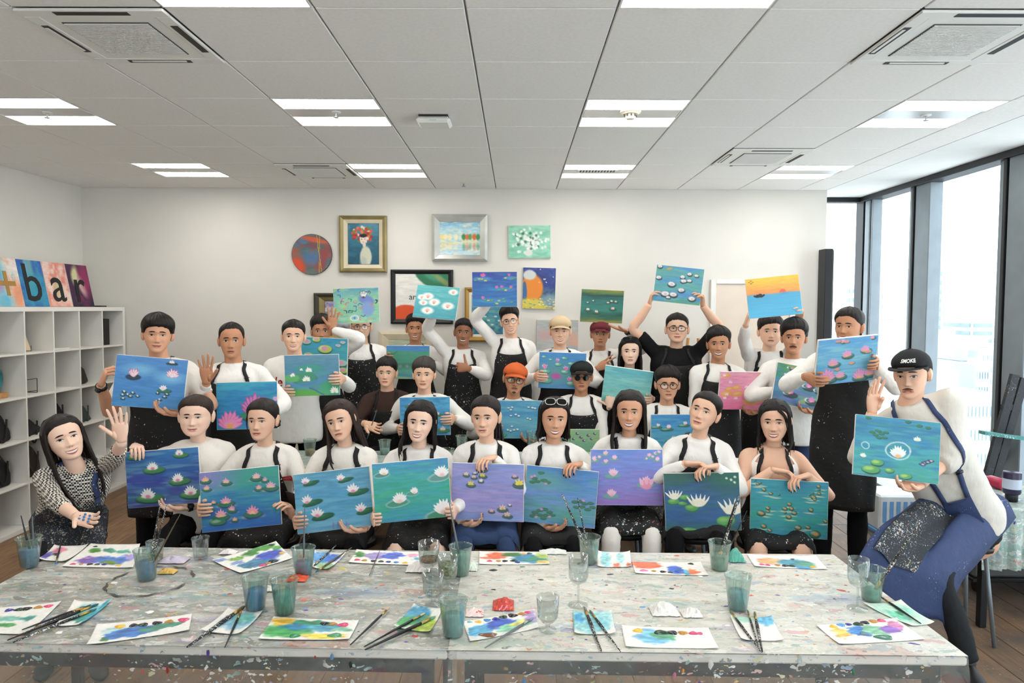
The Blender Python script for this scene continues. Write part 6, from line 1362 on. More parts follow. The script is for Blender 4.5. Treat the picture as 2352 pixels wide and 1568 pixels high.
M_top = mat('white_laminate', 'e8e3da', .4, .02)
def table(name, A, Bx, D, lab, h=.72):
    "A = front left corner, Bx = front right corner (x,y), D = depth vector"
    A = np.array([*A, 0.0]); Bv = np.array([*Bx, 0.0]); D = np.array([*D, 0.0]); o = empty(name, A, lab, 'table')
    ex = Bv-A; L = np.linalg.norm(ex); ux = ex/L; dl = np.linalg.norm(D); uy = D/dl
    def bx(nm, x0, x1, y0, y1, z0, z1, m, bev=.003):
        V, F = boxg((x0, y0, z0), (x1, y1, z1), bev); V = [ux*v[0]+uy*v[1]+np.array([0, 0, v[2]]) for v in V]; mb = MB(); mb.add(V, F); return mb.obj(nm, m, o)
    bx('tabletop', 0, L, 0, dl, h-.03, h-.002, M_top, .006)
    bx('front_rail', .06, L-.06, .05, .075, h-.10, h-.03, M_black); bx('rear_rail', .06, L-.06, dl-.075, dl-.05, h-.10, h-.03, M_black)
    for x0 in (.05, L-.09):
        bx('side_rail', x0+.005, x0+.035, .09, dl-.09, h-.09, h-.03, M_black)
        for y0 in (.05, dl-.09): bx('leg', x0, x0+.04, y0, y0+.04, 0, h-.03, M_black)
    return o, A, ux, uy, L, dl
FL, FM, FR = (-2.01, 2.20), (-.212, 2.165), (1.425, 2.15)
DV = (-.012, .905)
t1 = table('work_table', FL, (FM[0]-.0008, FM[1]), DV, 'white work table under the grey plastic cover at front left')
t2 = table('work_table', (FM[0]+.0008, FM[1]), FR, DV, 'white work table under the pale plastic cover at front right')
def cover(name, tb, lab, m, drops, zt=TZ, lift=.0015, seed=0, ext=0.0):
    "sheet over a table top with hanging sides; drops = (front, back, left, right) lengths"
    o_, A, ux, uy, L, dl = tb; o = empty(name, A, lab, 'table cover')
    def P(x, y, z): return ux*x+uy*y+np.array([0, 0, z])
    nx, ny = 40, 14; V = [P((L+ext)*i/(nx-1), dl*j/(ny-1), zt-.001+lift) for j in range(ny) for i in range(nx)]
    mb = MB(); mb.add(V, gridfaces(nx, ny)); mb.obj('top_sheet', m, o, True)
    fr, bk, lf, rt = drops
    def skirt(nm, pts, out, ln, mm):
        K = len(pts); rows = 9; V = []
        for r_ in range(rows):
            q = r_/(rows-1)
            for i, p_ in enumerate(pts):
                a = min(1, q*6); w_ = .016*math.sin(i*.9+seed)*q+.010*math.sin(i*2.3+seed*2)*q
                V.append(p_+out*(.006*math.sin(a*pi/2)+.012*q+w_)+np.array([0, 0, zt+lift-.001-ln*q-(0 if r_ else 0)]))
        mb = MB(); mb.add(V, gridfaces(K, rows)); mb.obj(nm, mm, o, True)
    if fr: skirt('front_drop', [P((L+ext)*i/59, 0, 0) for i in range(60)], -uy, fr, M_skirt)
    if bk: skirt('back_drop', [P(L*i/59, dl, 0) for i in range(60)], uy, bk, M_skirt)
    if rt: skirt('side_drop', [P(L, dl*i/29, 0) for i in range(30)], ux, rt, M_skirt)
    if lf: skirt('side_drop', [P(0, dl*i/29, 0) for i in range(30)], -ux, lf, M_skirt)
    # thick dried dabs and drips of paint
    rr = random.Random(seed+3); cols = ['e9e7e1', 'f4f2ee', '5fa0b4', '6b5aa8', 'd9694f', 'e0a840', '4f8f70', 'd98fa8', '2f3a3a', '7fa8d0', 'c9c070', 'b8433a']
    mb = MB(); names = [mat('dab_'+c, c, .35) for c in cols]
    for q in range(110):
        c = P(rr.uniform(.04, L-.04), rr.uniform(.03, dl-.03), zt+lift); rx = rr.uniform(.003, .014)*(1 if q % 9 else 1.8); ry = rx*rr.uniform(.25, .8); a0 = rr.uniform(-.5, .5); n = 9
        rad = [rr.uniform(.6, 1.15) for _ in range(n)]
        V = [c+np.array([0, 0, .0018])]+[c+np.array([rx*rad[j]*math.cos(2*pi*j/n)*math.cos(a0)-ry*rad[j]*math.sin(2*pi*j/n)*math.sin(a0), rx*rad[j]*math.cos(2*pi*j/n)*math.sin(a0)+ry*rad[j]*math.sin(2*pi*j/n)*math.cos(a0), -.0006]) for j in range(n)]
        mb.add(V, [(0, 1+j, 1+(j+1) % n) for j in range(n)], rr.randrange(len(cols)))
    if fr:
        for q in range(14):
            c = P(rr.uniform(.03, L-.03), 0, 0)-uy*(.022+.012)+np.array([0, 0, zt-rr.uniform(.0, .15)**1]); rx = rr.uniform(.003, .010); rz = rx*rr.uniform(.5, 2.4); n = 8
            V = [c-uy*.003]+[c+ux*rx*rr.uniform(.6, 1.1)*math.cos(2*pi*j/n)+np.array([0, 0, rz*rr.uniform(.6, 1.1)*math.sin(2*pi*j/n)]) for j in range(n)]
            mb.add(V, [(0, 1+(j+1) % n, 1+j) for j in range(n)]+[(0, 1+j, 1+(j+1) % n) for j in range(n)], rr.randrange(len(cols)))
    d = mb.obj('dried_paint', names, o); d['kind'] = 'stuff'
    return o
c1 = cover('plastic_table_cover', t1, 'grey paint-smeared plastic cover on the front left table', M_cl, (.40, .10, .25, 0), seed=1, ext=.03)
c2 = cover('plastic_table_cover', t2, 'pale paint-smeared plastic cover on the front right table', M_cr, (.40, .10, 0, .36), lift=.003, seed=5)
TZ2 = TZ+.004
# ring stain and long cracks on the grey cover
rg = MB(); c = hor(345, 1333, TZ2); n = 60
V = []; 
for j in range(n):
    a = 2*pi*j/n*.94+.3; r_ = .155+.004*math.sin(j*1.7); wv = .0035+.0028*math.sin(j*.8)
    V += [c+np.array([(r_-wv)*math.cos(a), (r_-wv)*.98*math.sin(a), .0003]), c+np.array([(r_+wv)*math.cos(a), (r_+wv)*.98*math.sin(a), .0003])]
rg.add(np.array(V)-np.array(c1.location), [(2*j, 2*j+1, 2*j+3, 2*j+2) for j in range(n-1)]); rg.obj('ring_stain', mat('charcoal_stain', '4a4a46', .6), c1)
# second table behind the front row, and its cover
t3 = table('work_table', (-1.75, 4.50), (1.50, 4.50), (0, .74), 'long work table between the front and second rows')
cover('plastic_table_cover', t3, 'paint-smeared cover on the table between the rows', M_cg, (.28, .12, .28, .25), seed=9)

# ------------------------------------------------------------------ palettes, tissues
M_sheet = attr_mat('paint_on_paper', .4, .2)
DABM = {}
def dabmat(c):
    if c not in DABM: DABM[c] = mat('fresh_paint_'+c, c, .18, .05)
    return DABM[c]
def sheet(name, corners, lab, cat, draw, dabs, res=(64, 34), z=TZ2, group=None, curl=.004):
    Q = [hor(x, y, z) for x, y in corners]; c = sum(Q)/4; o = empty(name, (c[0], c[1], z), lab, cat, group)
    P = Pic(*res, hash_(lab), 2.3, .09); P.c[:] = hx('f4f2ec'); draw(P); sat = P.c.max(2)-P.c.min(2); P.c *= (1+np.clip(sat*4, 0, 1)*.5*(_noise2(P.h, P.w, 16, 14, P.rng)*.6+_noise2(P.h, P.w, 30, 9, P.rng)*.4-.5))[..., None]; arr = P.arr()
    hh, ww, _ = arr.shape; V = []
    bil = lambda u, v: (Q[0]*(1-u)+Q[1]*u)*(1-v)+(Q[3]*(1-u)+Q[2]*u)*v
    for i in range(hh):
        for j in range(ww):
            u, v = j/(ww-1), i/(hh-1); p_ = bil(u, v)-c; V.append((p_[0], p_[1], .0006+curl*((2*u-1)**2)**2*((2*v-1)**2)))
    mb = MB(); mb.add(V, [f[::-1] for f in gridfaces(ww, hh)]); me = mb.mesh('paper', True)
    at_ = me.color_attributes.new('paint', 'FLOAT_COLOR', 'POINT'); lin = np.ones((len(V), 4)); lin[:, :3] = s2l(arr.reshape(-1, 3)); at_.data.foreach_set('color', lin.ravel()); me.materials.append(M_sheet); po = link('paper', me, o)
    sd = po.modifiers.new('thick', 'SOLIDIFY'); sd.thickness = .0006; sd.offset = -1
    for (u, v, r_, col_, *st) in dabs:
        p_ = bil(u, v)-c; sx_ = st[0] if st else 1.25; n = 12; mb = MB(); V = []; rr = random.Random(int(u*997+v*131))
        for k, (q, h_) in enumerate(((1, 0), (.82, .45), (.45, .85), (.0, 1))):
            for j in range(n):
                a = 2*pi*j/n; w_ = 1+.16*math.sin(3*a+u*20)+.06*rr.random(); V.append((p_[0]+r_*sx_*q*w_*math.cos(a), p_[1]+r_*q*w_*math.sin(a), .0012+h_*.0045*min(1, r_/.012)))
        mb.add(V, gridfaces(n, 4, True)); mb.obj('paint_dab', dabmat(col_), o, True)
    return o
PK, BK, OC, GD, UL, YL, DG, BL = 'e0557f', '2c2430', 'c08a3e', '2e4a3c', '3f3f9c', 'eebb3c', '2f4a40', '4a8fd0'
def smear(P, items):
    for it in items: P.ell(*it[:5], *(it[5:] if len(it) > 5 else (0, .35)))
def pal(corners, lab, items, dabs): sheet('paint_palette', corners, lab, 'palette', lambda P: smear(P, items), dabs, group='paper palettes of acrylic paint')
pal([(209, 1249.5), (322, 1250), (306, 1304), (141, 1301)], 'paper palette with purple and blue smears beside the far left cups', [(.3, .72, .2, .14, '8f6cc0'), (.62, .7, .3, .16, '5f86d0'), (.2, .3, .1, .1, '5f9a50'), (.5, .28, .12, .09, '58a088'), (.75, .34, .13, .08, '62b0a0'), (.62, .78, .14, .07, '7a9a50'), (.9, .55, .1, .1, 'b09fd8')], [(.12, .9, .010, PK), (.24, .9, .007, OC), (.36, .89, .010, BK), (.47, .89, .009, DG), (.57, .89, .009, UL), (.78, .92, .009, YL), (.15, .12, .008, GD)])
pal([(-30, 1398), (141, 1382), (62, 1457), (-72, 1452)], 'paper palette cut by the left edge with teal stripes', [(.5, .5, .35, .08, '7fc0b0'), (.4, .72, .3, .06, '58a860'), (.75, .52, .1, .09, '5ab0a8'), (.2, .85, .15, .05, '4fa860')], [(.34, .16, .012, UL), (.48, .17, .013, GD), (.58, .16, .014, BK), (.74, .14, .012, OC), (.88, .13, .013, PK)])
pal([(222, 1435), (441, 1411), (434, 1448), (198, 1482)], 'long palette with a wide blue smear at the front left edge', [(.42, .62, .3, .26, '4a80c8', -6), (.7, .55, .22, .16, '4f8f7c', -8), (.2, .35, .12, .16, 'b8dce0'), (.13, .82, .04, .1, '4a8a5a')], [(.26, .25, .013, YL), (.40, .27, .012, BK), (.50, .30, .013, GD), (.64, .3, .013, BK), (.77, .3, .012, OC), (.92, .3, .015, PK)])
pal([(486, 1287), (634, 1244), (672, 1282), (552, 1317)], 'tilted palette with green and deep blue paint left of centre', [(.45, .75, .32, .22, '4f86a8', 6), (.72, .55, .22, .22, '4a5cc0'), (.75, .12, .18, .12, '5aa050'), (.5, .2, .14, .12, '4f9048'), (.25, .25, .1, .08, '7fb050'), (.1, .12, .1, .1, '8a9fd0'), (.2, .45, .1, .08, '8a9fd0'), (.93, .3, .08, .12, '58a050')], [(.9, .1, .012, GD), (.45, .93, .013, PK), (.56, .92, .010, OC), (.66, .88, .016, BK), (.92, .62, .010, YL)])
pal([(628, 1417), (824, 1426), (802, 1469), (592, 1468)], 'palette covered in green, blue and yellow at the front left of centre', [(.25, .6, .3, .3, '58b068'), (.4, .35, .28, .25, '4fa090'), (.3, .4, .16, .18, '3f8fb8'), (.65, .4, .2, .22, '5aa8c0'), (.7, .85, .25, .12, 'eed858'), (.15, .2, .12, .18, 'eec050'), (.88, .5, .1, .1, '88c8a8'), (.52, .2, .2, .12, '3f8a6a')], [(.63, .22, .012, BK), (.73, .22, .011, OC), (.85, .25, .015, PK), (.82, .8, .015, '4f9a70', 1.6), (.38, .85, .014, '3f8f5f')])
pal([(819, 1263), (974, 1268), (961, 1298), (800, 1292)], 'palette with lilac and blue ovals near the table back edge', [(.35, .4, .17, .26, 'b0a0dc', -10), (.58, .35, .18, .26, '5a6cd0', -10), (.86, .28, .07, .12, 'e8a0c0'), (.92, .55, .06, .14, '6ab8e0'), (.1, .35, .09, .22, '4f8a48')], [(.1, .78, .011, PK), (.21, .80, .010, OC), (.34, .82, .010, BK), (.45, .83, .010, DG), (.56, .84, .009, UL), (.67, .86, .009, BL), (.8, .88, .010, YL)])
pal([(1101, 1267), (1255, 1269), (1263, 1296), (1100, 1296)], 'palette with coral, green and blue pools at the table centre back', [(.26, .3, .14, .28, 'ee7a58'), (.48, .2, .15, .16, '4f8048'), (.72, .55, .24, .34, '4a90b8'), (.8, .6, .14, .2, '4fa088'), (.92, .3, .1, .25, 'b8d078'), (.9, .8, .1, .15, 'f0d878'), (.12, .5, .1, .1, 'e87a60')], [(.15, .75, .010, PK), (.28, .75, .009, OC), (.37, .75, .010, BK), (.5, .72, .013, GD), (.55, .85, .009, UL), (.74, .12, .010, '3a6a70'), (.66, .15, .008, 'f0a050')])
pal([(1063, 1428), (1227, 1400), (1238, 1442), (1079, 1474)], 'palette with blue smears and a brown pool right of the centre cup', [(.2, .55, .2, .28, '6ab8e0', -5), (.5, .4, .2, .24, '4a68c8'), (.7, .65, .3, .18, '8fd0b0', -8), (.8, .55, .2, .1, 'e8e080', -8), (.93, .35, .1, .3, 'b8a0d0')], [(.08, .08, .008, '7fb8c0'), (.2, .14, .009, YL), (.32, .14, .010, BL), (.44, .15, .011, UL), (.55, .12, .012, GD), (.68, .12, .014, BK), (.81, .12, .011, OC), (.9, .1, .010, PK), (.27, .86, .016, '7d5a42', 1.9)])
pal([(1451, 1291), (1610, 1291), (1628, 1322), (1459, 1317)], 'white palette with a large orange-red pool right of centre', [(.18, .22, .19, .36, 'f27a5c'), (.3, .3, .12, .2, 'f27a5c'), (.58, .62, .1, .34, '4a70cc'), (.72, .8, .07, .22, '6ac0e0'), (.82, .75, .07, .22, 'f08050')], [(.13, .74, .010, 'ee80b0', 1.8), (.27, .76, .008, OC), (.39, .8, .010, BK), (.49, .84, .008, DG), (.84, .14, .010, BK), (.6, .75, .010, '3f5cb8')])
pal([(1427, 1437), (1627, 1443), (1651, 1490), (1437, 1486)], 'mostly white palette with a light blue pool at the front right', [(.34, .5, .2, .32, '78c0ea'), (.3, .3, .12, .2, '86c8ee'), (.45, .42, .12, .22, '68b088')], [(.18, .22, .014, YL), (.44, .28, .016, GD, 1.6), (.56, .28, .015, BK), (.68, .28, .013, OC), (.80, .28, .012, PK), (.87, .28, .009, PK)])
pal([(1716, 1274), (1874, 1277), (1902, 1308), (1733, 1301)], 'palette with blue-green smears at the far right of the table', [(.28, .5, .16, .25, 'f0b080'), (.6, .6, .2, .3, '4f9ab0'), (.68, .85, .16, .16, '5aa0dc'), (.75, .7, .16, .2, '5fa088')], [(.12, .82, .010, PK), (.2, .84, .009, PK), (.34, .82, .010, OC), (.44, .84, .012, BK), (.53, .84, .012, GD), (.82, .86, .011, YL), (.62, .3, .007, '5a5a5a')])
pal([(1874, 1436), (2059, 1420), (2124, 1469), (1927, 1480)], 'palette with purple, green and yellow ovals at the right front corner', [(.17, .45, .09, .26, 'f2cc6a'), (.4, .45, .15, .24, '5a98e0', 12), (.6, .45, .16, .22, '98d4b0', 8), (.76, .5, .11, .18, '9a70c8', 10), (.87, .3, .09, .2, 'e090bc', 8)], [(.17, .14, .011, YL), (.28, .1, .011, '5aa0dc'), (.37, .1, .009, UL), (.48, .12, .014, GD), (.58, .08, .012, BK), (.69, .06, .012, OC), (.79, .05, .012, PK), (.42, .58, .012, '6a8a98'), (.58, .80, .018, '4f7f6c', 1.7)])
def tissue(corners, lab, items): sheet('wipe_paper', corners, lab, 'paper', lambda P: smear(P, items), [], (34, 22), TZ2+.0012, 'paint-wiped papers on the front tables', .008)
tissue([(125, 1254), (203, 1252), (152, 1290), (89, 1285)], 'crumpled paper with pink and blue marks behind the far left cup', [(.3, .3, .2, .2, 'e88fa8'), (.1, .7, .15, .25, '5f5ab0'), (.35, .6, .1, .1, '4a4a48')])
tissue([(171, 1381), (257, 1380), (188, 1434), (128, 1438)], 'folded teal-stained paper under the bundle of brushes at left', [(.6, .4, .4, .3, '9ad8d8'), (.7, .7, .3, .2, '4a9a90'), (.95, .5, .1, .6, '48b0c8')])
tissue([(525, 1399), (604, 1406), (550, 1458), (461, 1449)], 'blue-stained paper under two brushes beside the blue water cup', [(.6, .45, .4, .35, '86c0d8'), (.7, .3, .25, .2, '70b8b0'), (.25, .3, .1, .1, '8aa0d0')])
tissue([(722, 1266), (795, 1271), (757, 1307), (718, 1304)], 'blue and green stained paper under two brushes near the back edge', [(.3, .4, .35, .4, '6aa8e0'), (.7, .35, .25, .3, '4a78d0'), (.6, .85, .4, .2, 'a8d0a0')])
tissue([(951, 1389), (1017, 1399), (988, 1453), (904, 1440)], 'paper smeared blue and green under two brushes left of the front cup', [(.35, .4, .4, .4, '4a9ac0'), (.2, .7, .25, .25, '58b070'), (.75, .7, .3, .35, 'b0c850'), (.6, .6, .2, .2, '4a9a80')])
tissue([(1316, 1405), (1404, 1404), (1415, 1456), (1319, 1456)], 'pale blue paper square under two brushes in front of the wine glass', [(.4, .4, .6, .55, 'a0dce0'), (.15, .3, .15, .2, '50a8d8'), (.6, .6, .3, .3, '88ccd8')])
tissue([(1372, 1267), (1447, 1268), (1451, 1302), (1372, 1302)], 'paper with pale teal stripes and orange spots near the back edge', [(.25, .5, .15, .5, 'a0dce0'), (.7, .4, .12, .4, 'b0e0e0'), (.55, .88, .1, .12, 'f08060'), (.9, .9, .08, .12, 'f08060')])
tissue([(1677, 1416), (1772, 1418), (1801, 1472), (1702, 1470)], 'white paper with a bright blue blot under three brushes', [(.8, .15, .2, .22, '70c4ec'), (.3, .12, .25, .15, 'b0dcc8')])
tissue([(1980, 1386), (2069, 1381), (2146, 1432), (2088, 1438)], 'green-stained paper beside a single brush at the right table edge', [(.5, .5, .6, .5, 'c8ecd8'), (.3, .6, .2, .2, '7ad0b0'), (.7, .4, .2, .2, 'a0e0c8'), (.45, .5, .08, .1, '3f8a60')])
# ------------------------------------------------------------------ cups, glasses, brushes
def clearmat(name, tint, gloss=.10, body=.0, bc='ffffff'):
    m, nt, b = newmat(name); nt.nodes.remove(b); t_ = N(nt, 'ShaderNodeBsdfTransparent'); t_.inputs[0].default_value = (*hexl(tint), 1); g_ = N(nt, 'ShaderNodeBsdfGlossy'); g_.inputs['Roughness'].default_value = .05
    lw = N(nt, 'ShaderNodeLayerWeight'); lw.inputs[0].default_value = .35; mx_ = N(nt, 'ShaderNodeMixShader'); f_ = N(nt, 'ShaderNodeMath', operation='MULTIPLY_ADD'); nt.links.new(lw.outputs['Facing'], f_.inputs[0]); f_.inputs[1].default_value = .5; f_.inputs[2].default_value = gloss*.3
    nt.links.new(f_.outputs[0], mx_.inputs[0]); nt.links.new(t_.outputs[0], mx_.inputs[1]); nt.links.new(g_.outputs[0], mx_.inputs[2]); out = mx_.outputs[0]
    if body:
        d_ = N(nt, 'ShaderNodeBsdfDiffuse'); v = coord(nt); n_ = noise_t(nt, v, 45, 4, .6); d_.inputs[0].default_value = (*hexl(bc), 1)
        fr_ = ramp(nt, n_.outputs[0], [(.42, body*.35), (.62, min(1, body*1.5))]); m2 = N(nt, 'ShaderNodeMixShader'); nt.links.new(fr_, m2.inputs[0]); nt.links.new(out, m2.inputs[1]); nt.links.new(d_.outputs[0], m2.inputs[2]); out = m2.outputs[0]
        nt.links.new(ramp(nt, noise_t(nt, v, 28, 3).outputs[0], [(.35, hexl(bc)), (.5, hexl('5f8f6a')), (.58, hexl(bc)), (.72, hexl('3a5048'))]), d_.inputs[0])
    nt.links.new(out, nt.nodes['Material Output'].inputs[0]); return m
M_clear = clearmat('clear_plastic', 'f2f5f4')
CUPM = {}
def cup(top, basep, lab, water, wcol, tint, r=.0475, brushes=()):
    b_ = hor(*basep, TZ2); Y = b_[1]; t_ = at(*top, Y); h_ = float(np.clip(t_[2]-TZ2, .095, .135)); o = empty('paint_water_cup', (b_[0], b_[1], TZ2), lab, 'cup', 'plastic cups of paint water')
    if tint not in CUPM: CUPM[tint] = clearmat('stained_cup_'+tint, 'eef6f4', .1, .09, tint)
    r0 = r*.70; mb = MB(); mb.add(*lathe([(r0*.9, 0), (r0, .002), (r*.97, h_-.006), (r*1.04, h_-.004), (r*1.04, h_), (r*.96, h_), (r*.94, h_-.008), (r0*.93, .004)], 32, close=False)); mb.obj('cup_wall', CUPM[tint], o, True)
    rl = lambda z: r0*.93+(r*.94-r0*.93)*z/h_-.0012
    z1 = h_*water; mw_ = mat('paint_water_'+wcol, wcol, .25, .05); mb = MB(); mb.add(*lathe([(rl(0), .003), (rl(z1), z1)], 28)); mb.obj('paint_water', mw_, o, True)
    return o, b_, h_
def brush(p0, p1, lab, handle='black', tipcol='3f6a72', th=.0034, group='paint brushes'):
    "p0 = bristle end, p1 = handle end (world points)"
    p0 = np.asarray(p0, float); p1 = np.asarray(p1, float); d = p1-p0; L = np.linalg.norm(d); o = empty('paint_brush', (p0+p1)/2, lab, 'brush', group); c = (p0+p1)/2
    f = lambda q: p0+d*q-c
    mb = MB(); mb.add(*tube([f(.22), f(.3), f(.42), f(.8), f(.98), f(1)], [th*1.0, th*1.25, th*1.35, th*.8, th*.6, th*.3], 8)); mb.obj('handle', {'black': mat('black_lacquer', '17161a', .25), 'speck': splat_mat('paint_speckled_handle', '1c1b1c', .9, 120, .3), 'wood': mat('olive_brown_handle', '5a4c3a', .4), 'grey': mat('grey_handle', '6a6e74', .35)}[handle], o, True)
    mb = MB(); mb.add(*tube([f(.10), f(.16), f(.225)], [th*1.15, th*1.2, th*1.02], 8)); mb.obj('ferrule', mat('brass_ferrule' if handle != 'grey' else 'steel_ferrule', 'b79a5c' if handle != 'grey' else 'a8aaac', .3, metal=.8), o, True)
    mb = MB(); mb.add(*tube([f(.105), f(.06), f(.02), f(0)], [th*1.0, th*1.15, th*.8, th*.2], 8)); mb.obj('bristles', mat('bristle_'+tipcol, tipcol, .7), o, True)
def lay(a, b_, lab, z0=.006, z1=.006, **k): p0 = hor(*a, TZ2+z0); p1 = hor(*b_, TZ2+z1); brush(p0, p1, lab, **k)
cups = {}
for key, top_, bs_, lab, wt, wc, ti in (
 (1, (65, 1233), (68, 1300), 'blue water cup at the far left table corner with two brushes', .60, '6f8fb8', '8fb8b8'), (2, (334, 1261), (337, 1329), 'blue water cup with three long brushes in front of a clear tumbler', .58, '4f80b0', '6f9f98'),
 (3, (587, 1323), (587, 1398), 'bright blue water cup, left one of the close pair', .58, '3f78b4', '7fb8c0'), (4, (654, 1329), (654, 1406), 'green-teal water cup, right one of the close pair', .60, '4aa098', '6f9080'),
 (5, (698, 1256), (697, 1318), 'grey-blue water cup with one upright brush near the back edge', .45, '7a9fc0', '9fc4c4'), (6, (1052, 1252), (1058, 1318), 'teal water cup with one brush at the table centre back', .72, '6aa398', '6fa090'),
 (7, (1042, 1375), (1041, 1457), 'pale teal water cup speckled inside at the front centre edge', .55, '7fb0b0', '9fc8c8'), (8, (1355, 1231), (1353, 1292), 'grey-green water cup with two long brushes before white trousers', .55, '8a9688', 'b8c8c0'),
 (9, (1650, 1243), (1652, 1306), 'sage water cup holding a bunch of brushes right of centre', .52, '7fa898', 'b0c8b8'), (10, (1694, 1320), (1694, 1397), 'blue-teal water cup standing alone at right', .52, '6aacb8', 'b0d0c8'), (11, (2011, 1304), (2001, 1377), 'nearly clear cup with green water at the right table edge', .34, '6aa898', 'cfe0d8')):
    cups[key] = cup(top_, bs_, lab, wt, wc, ti)
def stick(key, tip, top, lab, **k):
    "brush standing in a cup, bristles down in the water"
    o, b_, h_ = cups[key]; q = at(*top, b_[1]+k.pop('dy', .0)); p0 = np.array([b_[0]+tip[0], b_[1]+tip[1], TZ2+.008]); brush(p0, q, lab, **k)
stick(1, (.015, 0), (48, 1183), 'thin black brush in the far left blue cup'); stick(1, (.01, .012), (74, 1185), 'grey brush behind another in the far left blue cup', handle='grey')
stick(2, (.006, -.004), (369, 1152), 'tall speckled brush in the cup beside the tumbler', handle='speck', th=.0042); stick(2, (.0, .008), (383, 1158), 'second speckled brush in the cup beside the tumbler', handle='speck'); stick(2, (.0, -.012), (414, 1180), 'thin olive brush leaning right in the cup beside the tumbler', handle='wood', th=.0028)
stick(5, (.0, .0), (700, 1162), 'slim grey brush upright in front of the pale blue canvas', handle='grey', th=.0028)
stick(6, (.006, 0), (1031, 1148), 'grey brush leaning left in the centre back cup', handle='grey'); stick(8, (.012, 0), (1291, 1134), 'thick speckled brush leaning left in the grey-green cup', handle='speck', th=.0044); stick(8, (.006, .01), (1326, 1142), 'thin dark brush in the grey-green cup', handle='speck', th=.0028)
stick(9, (-.01, 0), (1698, 1138), 'thick painted brush leaning right in the sage cup', handle='speck', th=.005); stick(9, (-.012, .01), (1690, 1150), 'dark brush behind the thick one in the sage cup', handle='black', th=.004); stick(9, (0, -.01), (1716, 1172), 'thin black brush leaning far right in the sage cup', handle='black', th=.0024)
stick(11, (-.006, 0), (2112, 1200), 'long dark brush resting across the cup at the right edge', handle='speck', th=.005)
lay((227, 1386), (16, 1470), 'longest black brush of the bundle at the front left', th=.0042, tipcol='2f5a6a'); lay((223, 1397), (27, 1476), 'nearest brush of the bundle at the front left', th=.0042, handle='speck'); lay((196, 1392), (50, 1446), 'back brush of the bundle at the front left', handle='black'); lay((210, 1388), (34, 1462), 'brush with a red band in the bundle at front left', handle='speck')
lay((128, 1295), (141, 1243), 'brush with blue bristles lying on the crumpled paper', tipcol='4a78b0'); lay((563, 1391), (429, 1486), 'thick painted brush running up to the bright blue cup', handle='speck', th=.006, tipcol='6a6a50'); lay((554, 1402), (516, 1487), 'thin black brush on the blue-stained paper', tipcol='c88040')
lay((720, 1300), (772, 1252), 'brush on the stained paper beside the grey-blue cup', handle='speck', tipcol='3a4a50'); lay((724, 1314), (808, 1257), 'olive brush parallel to another beside the grey-blue cup', handle='wood'); lay((848, 1322), (872, 1264), 'very thin brush left of the lilac palette', handle='wood', th=.0018)
lay((895, 1394), (804, 1481), 'single black brush lying alone left of centre', tipcol='c8b088'); lay((977, 1407), (836, 1485), 'slim black brush of the pair on the blue-green paper', tipcol='c8c0a0'); lay((1001, 1415), (838, 1492), 'thick black brush of the pair on the blue-green paper', th=.0048, tipcol='6aa090'); lay((1226, 1417), (1113, 1488), 'grey brush across the palette with the brown pool', handle='grey', tipcol='8a9ab0')
lay((1342, 1393), (1382, 1496), 'thicker brush on the pale blue paper square', handle='speck', th=.0048, tipcol='8a8a78'); lay((1354, 1400), (1426, 1497), 'slimmer brush slanting over the pale blue paper square', handle='speck', tipcol='7a7a6a'); lay((1675, 1400), (1749, 1497), 'leftmost of three brushes on the blue-blotted paper', handle='speck', tipcol='6a8a5a'); lay((1717, 1400), (1745, 1495), 'middle of three brushes on the blue-blotted paper', handle='speck', th=.0028, tipcol='6a8a5a'); lay((1733, 1404), (1751, 1497), 'rightmost of three brushes on the blue-blotted paper', handle='speck', th=.0042, tipcol='7a7a5a'); lay((2023, 1370), (2116, 1432), 'black brush along the right edge of the table')
def glass(prof, basep, lab, liquid=None, sc=1.0, name='drinking_glass'):
    b_ = hor(*basep, TZ2); o = empty(name, (b_[0], b_[1], TZ2), lab, 'glass', 'clear glasses on the front tables')
    mb = MB(); mb.add(*lathe([(r_*sc, z_*sc) for r_, z_ in prof], 28, close=False)); mb.obj('glass_wall', M_clear, o, True)
    if liquid: r_, z0, z1, c_ = liquid; mb = MB(); mb.add(*lathe([(r_*sc*.9, z0*sc), (r_*sc, z1*sc)], 24)); mb.obj('drink', clearmat('drink_'+c_, c_, .1, .55, c_), o, True)
TUM = [(.026, 0), (.028, .002), (.036, .085), (.038, .09), (.0365, .09), (.0345, .083), (.0265, .008), (.0, .008)]
WINE = [(.036, 0), (.036, .0015), (.006, .006), (.004, .012), (.004, .075), (.012, .082), (.030, .092), (.036, .11), (.036, .185), (.0350, .185), (.0350, .112), (.029, .096), (.0, .086)]
GOB = [(.030, 0), (.030, .0015), (.008, .006), (.008, .022), (.022, .03), (.034, .045), (.039, .115), (.0378, .115), (.033, .047), (.020, .034), (.0, .03)]
glass(TUM, (357, 1290), 'clear tumbler with pale yellow drink behind the blue cup', (.030, .008, .03, 'e8dcae')); glass(TUM, (461, 1281), 'empty clear tumbler at the back edge left of centre')
glass(GOB, (985, 1318), 'tall clear glass with a little orange drink at the centre back', (.033, .048, .058, 'd8904a'), 1.15); glass(GOB, (1029, 1347), 'clear footed glass with cloudy drink beside the centre teal cup', (.035, .05, .085, 'dcd8b8'), 1.05); glass(GOB, (995, 1388), 'empty clear footed glass in front of the cloudy one', None, 1.05)
glass(WINE, (1328, 1389), 'tall ribbed wine glass at the centre right', None, 1.0, 'wine_glass'); glass(GOB, (1258, 1446), 'empty clear footed glass near the front edge', None, 1.0); glass(WINE, (1969, 1397), 'tall wine glass at the right end of the table', None, 1.0, 'wine_glass')
